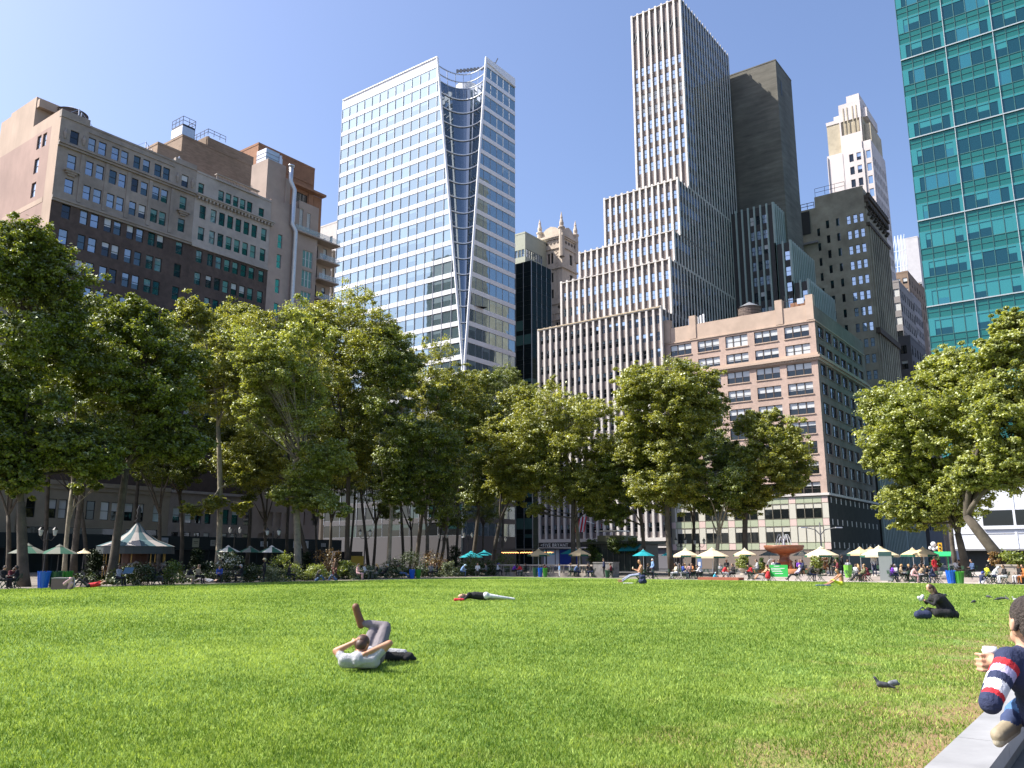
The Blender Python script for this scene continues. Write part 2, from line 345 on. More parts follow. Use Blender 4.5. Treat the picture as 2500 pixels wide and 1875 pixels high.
def apartment2():
    r = thing('apartment_building', 'pale limestone block with bracketed cornice and roof balustrade above dark brick floors', 'building', (-121, 81, 0))
    W = Wins(r); c8 = [(74.7, 75.85), (76.8, 77.9), (78.4, 79.55), (80.05, 81.2), (81.7, 82.85), (83.35, 84.5), (85.0, 86.15), (87.05, 88.2)]
    H = grid(c8, [(57.3, 59.6), (53.5, 55.8)]+[(51.7-3.8*k-2.1, 51.7-3.8*k) for k in range(10)])
    T = [(74.1, 75.15, 61.6, 63.4)]+grid([(77.95, 79.05), (79.4, 80.5), (80.9, 81.95), (82.3, 83.4), (83.75, 84.85)], [(61.5, 63.5)])+[(86.25, 87.35, 61.5, 63.2)]
    low = grid([(74.3, 75.5), (76.4, 77.6), (78.2, 79.3), (79.9, 81.0), (83.2, 84.3), (84.9, 86.1), (87.1, 88.4)], [(7.2, 9.6), (4.6, 5.8)])
    a = MB(); skin(a, 'N', -120, 73.62, 88.85, 52.3, 65, H+T); part(r, 'limestone_wall', a, [LSW])
    a = MB(); skin(a, 'N', -120, 73.62, 88.85, 12, 52.3, H); a.box(-134, -120.32, 73.6, 88.8, 0, 64.8); part(r, 'brick_wall', a, [BR])
    a = MB(); skin(a, 'N', -120, 73.62, 88.85, 0, 12, low); part(r, 'base_wall', a, [LS])
    for h in H+T: W.add('N', -120, h, 'sash', MT if h[3] > 53 else random.choice([MT, MD]), pri=h[3])
    for h in low: W.add('N', -120, h, 'sash', MD, pri=70)
    W.done()
    a = MB(); a.box(-119.998, -119.2, 73.65, 89.3, 61.0, 61.25); a.box(-119.998, -119.4, 73.65, 89.2, 60.8, 61.0)
    for i in range(22): y = 74+i*.7; a.box(-119.998, -119.45, y, y+.3, 60.4, 60.8)
    part(r, 'cornice', a, [LSW]); part(r, 'belt_course', MB().box(-119.998, -119.75, 73.65, 88.9, 52.05, 52.4), [LSW]); part(r, 'belt_course', MB().box(-119.998, -119.7, 73.65, 88.9, 11.8, 12.2), [LSW])
    a = MB(); a.box(-120.4, -119.9, 73.62, 77.2, 65, 65.35); a.box(-120.4, -119.7, 77.2, 86, 65, 65.3); a.box(-120.4, -119.7, 77.2, 86, 66.0, 66.15)
    for i in range(28): y = 77.35+i*.31; a.lathe([(.05, 0), (.09, .2), (.05, .55), (.07, .7)], (-119.9, y, 65.3), 6)
    a.box(-120.4, -119.9, 86, 88.8, 65, 65.4); part(r, 'balustrade', a, [LSW])
apartment2()
BE = mat('stucco_beige', (.42, .33, .275), .9, noise=.08, scale=.4, noise2=.12, scale2=.1)
OR = mat('brick_orange', (.30, .155, .09), .9, noise=.15, scale=1, noise2=.15)
TB = mat('brick_tan', (.30, .215, .15), .9, noise=.22, scale=.8, noise2=.25, scale2=.12, stretch=(1, 1, 4))
STEEL = mat('galvanised_steel', (.55, .57, .6), .35, .7, noise=.1, scale=2); DSTEEL = mat('dark_steel', (.03, .03, .032), .5, .4)
def hotel():
    r = thing('apartment_building', 'pinkish beige stucco block with outside exhaust duct and glass balconies', 'building', (-121, 96, 0)); W = Wins(r)
    tall = [(96.5, 98.9, z, z+3.2) for z in (55.2, 51.3, 47.2, 42.9, 38.8)]+[(95.2, 96.1, 62.6, 66.2), (97.0, 97.9, 62.3, 65.9)]
    nar = [(90.7, 91.7, z, z+2.6) for z in (57, 53.2, 48.5, 44, 39)]; low = grid(even(90, 104, 8, 1.2), [(7.2, 9.6), (3.5, 6)])
    a = MB(); skin(a, 'N', -120, 88.9, 95, 0, 66, nar+low); skin(a, 'N', -120, 95, 99.8, 0, 67.7, tall+low); a.box(-133, -120.32, 88.9, 99.75, 0, 65.9); a.box(-133, -120.32, 95, 99.75, 65.9, 67.6)
    a.box(-126, -121.2, 88.4, 92.5, 65.9, 73.9); a.box(-126, -121.0, 92.5, 93.6, 65.9, 71.5); skin(a, 'N', -121.5, 99.8, 104.7, 0, 61.6, grid([(100.4, 101.3), (102.6, 103.5)], [(61.5-3.9*k-3.1, 61.5-3.9*k-.7) for k in range(14)])); a.box(-133, -121.85, 99.8, 104.6, 0, 61.4)
    part(r, 'wall', a, [BE])
    for h in tall: W.add('N', -120, h, 'tri', (FR['white'], G['half'], G['half']), var=1, pri=h[3])
    for h in nar: W.add('N', -120, h, 'sash', MBL, var=1, pri=h[3])
    for k in range(7):
        for u in ((100.4, 101.3), (102.6, 103.5)): W.add('N', -121.5, (*u, 61.5-3.9*k-3.1, 61.5-3.9*k-.7), 'pane', MD, pri=60-k)
    W.done(); gl = mat('balcony_glass', (.5, .6, .62), .05, alpha=.35)
    for k in range(8):
        z = 61.5-3.9*k; y0 = 93.9 if k == 0 else 99.9
        a = MB(); a.box(-121.45, -119.2, y0, 104.9, z-.25, z); a.box(-119.28, -119.22, y0+.05, 104.85, z, z+1.0, 1)
        part(r, 'balcony', a, [BE, gl])
    y1, y2 = 92.3, 94.0; a = MB()
    a.tube([(-119.4, y1, 73.3), (-119.4, y1, 70.4), (-119.4, 93.3, 69.0), (-119.4, 93.3, 62.9), (-119.4, 93.2, 62.2), (-119.4, 94.1, 61.0), (-119.4, 94.1, 42), (-119.4, 96.4, 37.5)], .42, 10)
    a.lathe([(.42, 0), (.6, .1), (.6, .3), (.3, .4)], (-119.4, y1, 73.2), 10)
    part(r, 'exhaust_duct', a, [STEEL], True)
hotel()
a = MB(); a.box(-125, -122.2, 88.6, 91.6, 73.95, 76.4); a.box(-124.6, -122.5, 91.62, 92.6, 73.95, 75.8); a.tube([(-122.1, 91.8, 74.1), (-122.1, 91.8, 76)], .25, 8)
for z in (74.7, 75.5): a.box(-125.05, -122.15, 88.55, 91.65, z, z+.06, 1)
solo('ventilation_unit', a, [STEEL, FR['grey']], (-123.5, 90, 73.95), 'white metal ventilation unit on the beige stucco roof', 'ventilation unit')
oc = at_x(400+1020/4.609, 280+465/4.609, -140)
r = tower('apartment_building', 'orange brick tower rising behind the beige stucco block', -158, -140, 99.5, 114.7, 87.2, OR, N=grid([(103, 107.5), (109, 113)], [(76, 80.5)]), mats=MD, sty='tri', par=.5)
a = MB(); a.box(-139.99, -138.6, 101, 117.2, 81.3, 81.8); a.box(-157, -139.98, 114.72, 117.1, 60, 81.28); part(r, 'setback', a, [OR])
a = MB(); a.box(-139.98, -139.8, 107.2, 108.6, 60, 81); a.box(-139.98, -139.8, 113.2, 114.5, 60, 81); a.box(-139.99, -139.9, 101, 114.6, 83.4, 84.2); part(r, 'pilaster', a, [OR])
r = tower('apartment_building', 'tan brick penthouse tower behind the limestone block, blank towards the park', -152, -135, 79.3, 95.3, 78.8, TB, N=grid(even(80.5, 94.5, 12, .5), [(63.4, 65)]), sty='slit', par=.4)
a = MB(); a.box(-151, -135.3, 84.4, 95.2, 78.85, 81.1); a.box(-150, -134.99, 84.5, 84.9, 79, 81.1); part(r, 'penthouse', a, [TB])
a = MB(); a.box(-135.02, -133.5, 81, 88, 66, 70.5); a.box(-133.6, -133.3, 79.5, 87.9, 70.4, 71.0, 1); part(r, 'stair_bulkhead', a, [TB, BR])
def railing(pts, h=1.1, name='roof_railing', label='', m=DSTEEL, w=.07, step=1.2):
    a = MB()
    for p, q in zip(pts, pts[1:]):
        p, q = Vector(p), Vector(q); n = max(1, int((q-p).length/step))
        for k in range(n+1): c = p+(q-p)*k/n; a.bar(c, c+Vector((0, 0, h)), w)
        for z in (h*.5, h): a.bar(p+Vector((0, 0, z)), q+Vector((0, 0, z)), w)
    return solo(name, a, [m], pts[0], label, 'railing')
a = MB(); a.box(-139, -135.4, 79.4, 82, 78.9, 81.6); a.box(-139, -135.38, 79.35, 81.9, 79.4, 81.2, 1); solo('roof_tank_housing', a, [DSTEEL, STEEL], (-137, 80.6, 78.85), 'dark box with steel side panels on the tan brick roof', 'roof unit')
railing([(-139, 79.4, 81.6), (-135.4, 79.4, 81.6), (-135.4, 82, 81.6), (-139, 82, 81.6)], 1.5, label='steel railing around the top of the dark roof box')
railing([(-144, 84.6, 81.5), (-135.2, 84.6, 81.5), (-135.2, 88.5, 81.5)], 1.2, label='thin railing on the tan brick penthouse roof edge')
r = tower('apartment_building', 'brown roof house with stepped parapet standing between brick and limestone roofs', -138, -128, 70.8, 75.5, 71.5, TB, N=[(71.6, 72.3, 67.8, 69.2)], par=.4)
def water_tank(x, y, z, r_, h, label, m, legs=2.0, crosses=False):
    t = thing('water_tank', label, 'water tank', (x, y, z)); a = MB(); a.lathe([(0, legs), (r_, legs), (r_*.97, legs+h*.5), (r_*.95, legs+h), (0, legs+h)], (x, y, z), 28)
    brl = part(t, 'barrel', a, [m]); a = MB(); a.lathe([(r_*1.03, legs+h), (.1, legs+h+r_*.55), (0, legs+h+r_*.6)], (x, y, z), 28); part(t, 'roof', a, [STEEL])
    a = MB()
    for k in range(7): q = legs+.15+h*k/7; a.lathe([(r_+.02, q), (r_+.05, q), (r_+.05, q+.07), (r_+.02, q+.07)], (x, y, z), 28)
    part(t, 'hoop', a, [DSTEEL], parent=brl)
    for k in range(4):
        b = MB(); c = pi/4+k*pi/2; b.bar((x+r_*.8*cos(c), y+r_*.8*sin(c), z), (x+r_*.8*cos(c), y+r_*.8*sin(c), z+legs), .18); part(t, 'leg', b, [DSTEEL])
    return t
WOOD = mat('weathered_wood', (.17, .13, .11), .9, noise=.3, scale=3, stretch=(3, 3, .3))
p = at_x(40+120, 250, -128.5); water_tank(-128.5, 56.4, 65.0, 2.4, 3.6, 'round wooden water tank behind the limestone parapet', WOOD, 2.0)
def mast(c, label, s=1.0):
    a = MB(); c = Vector(c); a.bar(c, c+Vector((0, 0, 3.4*s)), .14); a.bar(c+Vector((0, .4, 0)), c+Vector((0, .4, 3*s)), .12)
    a.bar(c+Vector((0, -2.6*s, 1.2*s)), c+Vector((0, 2.6*s, 1.2*s)), .22); a.bar(c+Vector((2.4*s, -1.5*s, .3)), c+Vector((-2.4*s, 1.8*s, 2.4*s)), .2)
    a.bar(c+Vector((0, 0, 3.3*s)), c+Vector((0, -2.6*s, 1.2*s)), .05); a.bar(c+Vector((0, 0, 3.3*s)), c+Vector((0, 2.6*s, 1.2*s)), .05)
    return solo('roof_mast', a, [STEEL], c, label, 'roof mast')
mast((-124, 55.5, 65.2), 'crossed steel poles and ladder beside the wooden water tank', 1.3); mast((-123, 66, 65.2), 'crossed white steel poles on the middle of the brick block roof', .9); mast((-123, 72.0, 65.4), 'small crossed poles at the right end of the brick block roof', .8)
DK = mat('masonry_dark', (.09, .075, .06), .9, noise=.2); PAL = mat('masonry_pale', (.5, .47, .44), .9, noise=.1)
r = tower('office_building', 'dark narrow office block with rows of small windows left of the white glass tower', -185, -167, 144.5, 160, 83, DK, E=grid(even(-178, -167.2, 6, 1.2), rows_of(82, 3.4, 14, 2.2)), par=.5)
r = tower('office_building', 'pale far block peeping out beside the white glass tower', -215, -183, 165, 180, 104, PAL, E=grid(even(-200, -184, 5, 1.2), rows_of(100, 4, 5, 2.2)), par=.5)
# neighbour at the far left
r = tower('club_building', 'cream stone building at the left edge with dark copper cornice', -140, -118.9, 20, 51.1, 44.6, CB, N=grid(even(24, 50, 7, 1.6), rows_of(41, 4.4, 7, 2.4))+grid(even(24, 50, 5, 2.2), [(4, 6.6)]), par=0)
a = MB(); a.box(-140, -117.9, 19.5, 51.2, 44.61, 46.0); a.box(-118.88, -118.2, 20, 51.2, 43.5, 44.6, 0); part(r, 'cornice', a, [DK])
# construction shed along the street below the apartment blocks
SHED = mat('shed_green', (.012, .022, .024), .7); a = MB()
a.box(-117.5, -114.5, 30, 104, 3.1, 5.0); a.box(-118.9, -118.6, 28, 104.7, 0, 3.1)  # second box is a dark sheet standing in for the shade under the shed
for i in range(26): y = 31+i*2.9; a.box(-114.6, -114.5, y, y+.1, 0, 3.3)
r = solo('sidewalk_shed', a, [SHED], (-116, 70, 0), 'long dark green sidewalk shed in front of the apartment blocks', 'sidewalk shed')
for i, (px, w, h, c) in enumerate([(478, 1.1, 1.3, (.42, .42, .30)), (520, .8, .9, (.4, .4, .36)), (645, 1.4, .8, (.5, .55, .6)), (735, 3.2, 1.2, (.55, .57, .6)), (790, 1.0, .6, (.5, .5, .5)), (400, 1.3, 1.3, (.4, .45, .5))]):
    y = gx(px, -114.45, 1325); a = MB(); a.box(-114.49, -114.42, y-w/2, y+w/2, 4.1-h*.5, 4.1+h*.5); a.box(-114.419, -114.40, y-w*.35, y+w*.35, 4.22, 4.3, 1); a.box(-114.419, -114.40, y-w*.3, y+w*.25, 4.0, 4.06, 1)
    solo('sign_board', a, [mat('sign_face_%d' % i, c, .7), FR['dark']], (-114.45, y, 4.2), ['yellowish notice board on the dark shed, second from left', 'small pale notice board on the dark shed beside the straight tree', 'pale blue notice board on the dark shed near the twin lamp', 'wide white banner on the dark shed behind the leaning tree', 'small white sign at the right of the wide white banner', 'bluish board on the shed right of the striped tent roof'][i], 'sign')

# ---------------------------------------------------------------- glass tower with the scooped corner
WHT = mat('white_metal_cladding', (.80, .81, .82), .35, .0, noise=.03, scale=.3); MUL = mat('mullion_metal', (.42, .45, .48), .35, .5)
def glass_tower():
    r = thing('glass_office_tower', 'white banded glass tower with a scooped glass corner and open crown', 'skyscraper', (-143, 144, 0)); W = Wins(r)
    ed = lambda z: (-(120.4+max(0, z-44)*.1185), 144.1+max(0, z-46)*.0875)    # (x on east face, y on north face)
    tops = [124.3-4.09*k for k in range(30)]; a = MB(); xs = [-165.4+2.93*k for k in range(16)]
    zz = []
    z_hi = 127.0
    for t in tops:
        b = t-2.95
        if b < 3: break
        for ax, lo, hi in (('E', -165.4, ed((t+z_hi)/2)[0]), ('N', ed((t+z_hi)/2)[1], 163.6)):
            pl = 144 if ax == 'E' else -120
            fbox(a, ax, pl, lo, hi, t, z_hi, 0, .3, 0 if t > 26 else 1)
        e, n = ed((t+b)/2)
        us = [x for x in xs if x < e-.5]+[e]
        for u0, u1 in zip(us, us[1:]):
            W.add('E', 144, (u0+.04, u1-.04, b, t), 'pane', (MUL, G['tower'], G['towerlight']) if t > 45 else (MUL, G['dark'], G['teal']), var=random.choice([0, 0, 0, 0, 2, 3, 5]) if t < 119 else 5, pri=b if b > 45 else -1, d=.14)  # low floors take darker panes, shade put into the glass colour
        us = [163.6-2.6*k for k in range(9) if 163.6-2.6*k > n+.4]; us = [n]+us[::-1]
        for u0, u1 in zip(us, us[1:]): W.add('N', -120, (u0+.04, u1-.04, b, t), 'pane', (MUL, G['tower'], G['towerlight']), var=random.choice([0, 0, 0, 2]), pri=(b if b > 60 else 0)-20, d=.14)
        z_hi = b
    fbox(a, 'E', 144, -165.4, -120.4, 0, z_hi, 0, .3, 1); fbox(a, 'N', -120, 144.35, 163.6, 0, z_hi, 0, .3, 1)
    a.box(-165.4, -165.1, 144.31, 163.6, 0, 127); a.box(-165.09, -120.31, 163.3, 163.59, 0, 124); part(r, 'cladding', a, [WHT, mat('cladding_base_shaded', (.085, .08, .08), .4)])  # grey base cladding, with the shade of the low floors put into its colour
    a = MB(); e0 = ed(124)
    for z in (60,): e, n = ed(z); a.v += [(-165, 144.32, z), (e-1, 144.32, z), (e+4, 150.2, z), (-120.35, n+1, z), (-120.35, 163.2, z), (-165, 163.2, z)]; k = len(a.v)-6; a.f.append(tuple(range(k, k+6))); a.m.append(0)
    part(r, 'floor_slab', a, [FR['grey']]); W.done()
    a = MB()
    for k in range(-1, 14):
        x = -165.4+2.93*(k+1)
        for t in (0,): a.box(x-.05, x+.05, 143.93, 144.0, 10, 124) if x < -132 else a.box(x-.05, x+.05, 143.93, 144, 10, min(124, 44+(-x-120.4)/.1185))
    part(r, 'mullion', a, [MUL])
    def arc(z, n=12, k=.36):
        e, m = ed(z); A = Vector((e, 144, z)); B = Vector((-120, m, z)); M = (A+B)/2; d = Vector((-(B-A).y, (B-A).x, 0)); C = M+d*k*2
        return [A*(1-t)**2+C*2*t*(1-t)+B*t*t for t in [i/n for i in range(n+1)]]
    a = MB(); CG = glassmat('glass_scoop', (.045, .065, .08), refl=.26, tint=(.75, .84, .92))
    lv = [t for t in tops if 4 < t < 122]
    for t in lv:
        b = t-4.09; p, q, s_, u = arc(t), arc(b+.85), arc(b+.6), arc(b)
        for i in range(12):
            a.quad(q[i], q[i+1], p[i+1], p[i], 0); a.quad(u[i], u[i+1], s_[i+1], s_[i], 0)
        for i in range(12):
            o = Vector((.2, -.2, 0)); a.quad(s_[i]+o, s_[i+1]+o, q[i+1]+o, q[i]+o, 1); a.quad(s_[i], s_[i+1], s_[i+1]+o, s_[i]+o, 1); a.quad(q[i]+o, q[i+1]+o, q[i+1], q[i], 1)
    part(r, 'curved_glass_corner', a, [CG, WHT])
    a = MB(); rows = [arc(z) for z in (120.2, 122.2, 124.6)]
    for q in rows:
        for i in range(12): a.bar(q[i], q[i+1], .22)
    for i in range(0, 13, 2): a.bar(arc(116.6)[i], rows[2][i], .14)
    for i in range(12): a.quad(arc(116.7)[i], arc(116.7)[i+1], arc(120)[i+1], arc(120)[i], 1)
    part(r, 'crown_frame', a, [MUL, CG])
    a = MB()
    for s_ in (0, -1):
        a.tube([arc(z)[s_] for z in (126.6, 100, 75, 46, 20)], .32, 6)
    a.bar((-165.3, 143.9, 127.1), (ed(126)[0], 143.9, 127.1), .3); a.bar((-119.9, ed(124)[1], 125.6), (-119.9, 163.5, 124.4), .3)
    part(r, 'edge_trim', a, [WHT])
    a = MB(); a.lathe([(3.3, 0), (3.3, 8)], (-131, 157, 116.8), 24); part(r, 'roof_drum', a, [WHT], True)
    a = MB(); a.box(-158, -146, 150, 158, 126, 131.2); a.bar((-144.5, 150, 127), (-144.5, 150, 130.6), .5, 1); part(r, 'roof_plant', a, [FR['grey'], OR])
    a = MB(); P = [Vector((-129+i*.75, 150.5+i*.5, 125.9+.08*i+(.6 if i > 8 else 0)+(.5 if i > 9 else 0))) for i in range(12)]
    for p, q in zip(P, P[1:]): a.bar(p, q, .35); a.obox(p, (1, .8, 0), .6, .5, .8)
    a.bar(P[-1], P[-1]+Vector((.5, .3, 1.4)), .2); a.bar(P[-1], P[-1]-Vector((0, 0, 8)), .08)
    part(r, 'window_washing_arm', a, [FR['grey']])
glass_tower()

# ---------------------------------------------------------------- stepped striped tower
FIN = mat('fin_white_marble', (.62, .575, .53), .6, noise=.08, scale=.5, noise2=.1); SP = mat('spandrel_brown_stone', (.185, .155, .145), .8, noise=.25, scale=3, noise2=.15)
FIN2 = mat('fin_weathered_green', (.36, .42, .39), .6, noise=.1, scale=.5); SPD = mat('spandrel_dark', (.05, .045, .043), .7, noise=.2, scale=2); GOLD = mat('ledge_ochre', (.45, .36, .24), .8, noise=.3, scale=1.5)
def stepped():
    r = thing('stepped_office_tower', 'tall stepped tower with white vertical fins and brown spandrels', 'skyscraper', (-84, 143, 0)); W = Wins(r)
    XE = -69.95
    T = [(143.0, -98.6, 5.6, 49.2), (147.8, -95.8, 49.2, 60.6), (150.1, -92.4, 60.6, 67.4), (153.2, -87.6, 67.4, 79.9), (158.6, -82.2, 79.9, 126.2)]
    R = [[(48.0-3.3*k-1.75, 48.0-3.3*k) for k in range(13)], [(56.6, 58.5), (53.0, 54.9)], [(63.7, 65.6)], [(75.9, 77.8), (72.4, 74.3), (68.9, 70.8)], [(112.6-3.42*k-2.15, 112.6-3.42*k) for k in range(8)]]
    a = MB(); fin = MB(); led = MB(); lou = a
    for (y, x0, z0, z1), rows in zip(T, R):
        n = round((XE-x0)/1.5); p = (XE-x0)/n; H = [(x0+p*i+.27, x0+p*(i+1)-.27, b, t) for i in range(n) for b, t in rows]
        if z1 > 100:
            H2 = [(x0+p*i+.27, x0+p*(i+1)-.27, 119.3+.0*i, 121.9) for i in range(n)]+[(x0+p*i+.27, x0+p*(i+1)-.27, 114.8, 117.2) for i in range(2, 6)]
            for h in H2: fquad(lou, 'E', y, h[0], h[1], h[2], h[3], -.02, 2)
            for h in H2[::2]: lou.bar((h[0], y-.1, h[2]), (h[1], y-.1, h[3]), .12, 3)
        skin(a, 'E', y, x0, XE, z0, z1, H, .2); a.box(x0, XE-.02, y+.25, 186.7, z0, z1-.03)
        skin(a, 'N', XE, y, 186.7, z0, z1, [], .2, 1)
        for i in range(n+1): fbox(fin, 'E', y, x0+p*i-.22, x0+p*i+.22, z0+.02, z1+.5, -.38, -.002)
        m = int((186.7-y)/1.5)
        for i in range(m+1): u = y+.4+i*1.5; fbox(fin, 'N', XE, u-.2, u+.2, z0+.02 if z0 > 6 else 30, z1+.5, -.1, -.002, 0)
        for i in range(m): 
            u = y+.4+i*1.5+.75
            for k in range(int((z1-max(z0, 38))/3.42)):
                t = z1-1.2-3.42*k; fquad(lou, 'N', XE, u-.45, u+.45, t-1.9, t, -.02, 4)
        for h in H:
            if h[3] > 75 or y > 144: v, ms = random.choice([0, 0, 2, 3]), MBL
            else: v, ms = random.choice([0, 0, 2, 3]), (FR['grey'], G['dark'], G['blue'])
            if 102 < h[3] < 107: v, ms = random.choice([4, 5, 3]), (FR['grey'], G['blue'], G['blind'])
            W.add('E', y, h, 'sash', ms, v, pri=(200-h[3] if h[3] > 34 else -h[3]), d=.14)
        part(r, 'roof_ledge', MB().box(x0-.1, XE+.05, y-.42, y+2.5, z1+.0, z1+.14, 0), [FIN])
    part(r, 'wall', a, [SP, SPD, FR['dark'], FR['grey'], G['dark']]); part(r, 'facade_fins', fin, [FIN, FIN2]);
    a = MB(); a.box(-98.7, -69.97, 142.5, 143.9, 49.35, 49.6); part(r, 'terrace_ledge', a, [GOLD]); W.done()
    a = MB(); a.box(-98.6, -69.97, 143.06, 146, 0, 5.55, 0); part(r, 'base_wall', a, [mat('base_grey_panel', (.16, .155, .17), .6)])
    a = MB(); a.box(-98.7, -69.97, 142.45, 143.05, 4.95, 5.6, 0); a.box(-98.7, -69.97, 142.5, 143.05, 3.75, 4.0, 0); part(r, 'base_trim', a, [FIN])
    a = MB(); a.box(-98.65, -69.97, 142.6, 143.05, 4.0, 4.95); part(r, 'sign_band', a, [mat('sign_band_dark', (.035, .034, .034), .5)])
    cu = bpy.data.curves.new('sign_text', 'FONT'); cu.body = '<FIVE BRYANT'; cu.size = .98; cu.extrude = .03; cu.space_character = 1.12
    to = bpy.data.objects.new('tmp', cu); COL.objects.link(to); me = bpy.data.meshes.new_from_object(to.evaluated_get(bpy.context.evaluated_depsgraph_get()))
    bpy.data.objects.remove(to); me.materials.clear(); me.materials.append(mat('sign_letters_white', (.85, .84, .8), .5)); w = max(v.co.x for v in me.vertices)
    o = link('sign_lettering', me, r, Vector((-98.3, 142.56, 4.12))-r.location); o.rotation_euler = (pi/2, 0, 0); o.scale = (6.6/w, .95, 1)
    a = MB()
    for u0, u1, c in ((-97.8, -95.2, 0), (-95, -94.2, 0), (-94, -89, 1)): fquad(a, 'E', 143.06, u0, u1, .2, 3.6, -.03, c)
    part(r, 'shop_window', a, [mat('shop_white', (.62, .66, .72), .3), mat('shop_blue', (.02, .05, .28), .3)])
stepped()
def slab():
    m = mat('dark_render', (.15, .14, .115), .9, noise=.3, scale=.35, stretch=(.5, .5, 3), noise2=.2, bump=.4)
    r = tower('slab_tower', 'windowless dark brown slab tower rising behind the striped tower', -82, -at_y(1, 1, 1).y if False else at_y(1893, 145, 189).x, 189, at_x(1930, 176, at_y(1893, 145, 189).x).y, at_y(1893, 147, 189).z, m, par=.3, cat='skyscraper')
    x = at_y(1893, 145, 189).x; part(r, 'window', MB().box(x-.02, x+.05, 191.6, 192.4, 114, 118), [FR['dark']])
slab()
def wing():
    r = thing('stepped_office_block', 'lower dark stepped block with pale green fins behind the pink brick building', 'office building', (-60, 182, 0)); W = Wins(r)
    T = [(182, -76, -59.75, 30, 82.0, at_x(1922, 533, -59.75).y), (182.0, -59.73, -56.4, 30, 72.0, at_x(1988, 641, -56.4).y), (182.0, -56.38, -53.1, 30, 62.1, at_x(2038, 770, -53.1).y), (182.0, -53.08, -42, 0, 36.3, 202), (202.02, -60, -42, 0, 29.6, 222)]
    a = MB(); fin = MB()
    for i, (y, x0, x1, z0, z1, y1) in enumerate(T):
        n = max(1, round((x1-x0)/1.5)); p = (x1-x0)/n
        rows = [(z1-2.0-3.7*k-2.2, z1-2.0-3.7*k) for k in range(8 if i == 0 else 5)]
        H = [] if i > 2 else [(x0+p*j+.25, x0+p*(j+1)-.25, b, t) for j in range(n) for b, t in rows if (i == 0 and j in (1, 2, 3, 7, 8, 9)) or (i and j == n-1)]
        skin(a, 'E', y, x0, x1, z0, z1, H, .2); a.box(x0, x1-.02, y+.25, y1, z0, z1-.03); skin(a, 'N', x1, y, y1, z0, z1, [], m=0)
        for j in range(n+1): fbox(fin, 'E', y, x0+p*j-.2, x0+p*j+.2, z0, z1+.4, -.3, -.002)
        st = 1.35; m = int((y1-y)/st)
        for j in range(m+1): u = y+.2+j*st; fbox(fin, 'N', x1, u-.2, u+.2, z0, z1+.4, -.28, -.002)
        for h in H: W.add('E', y, h, 'sash', MSK if random.random() < .7 and h[0] > -68 else MD, pri=h[3], d=.14)
    part(r, 'wall', a, [SPD]); part(r, 'facade_fins', fin, [FIN2]); W.done()
wing()

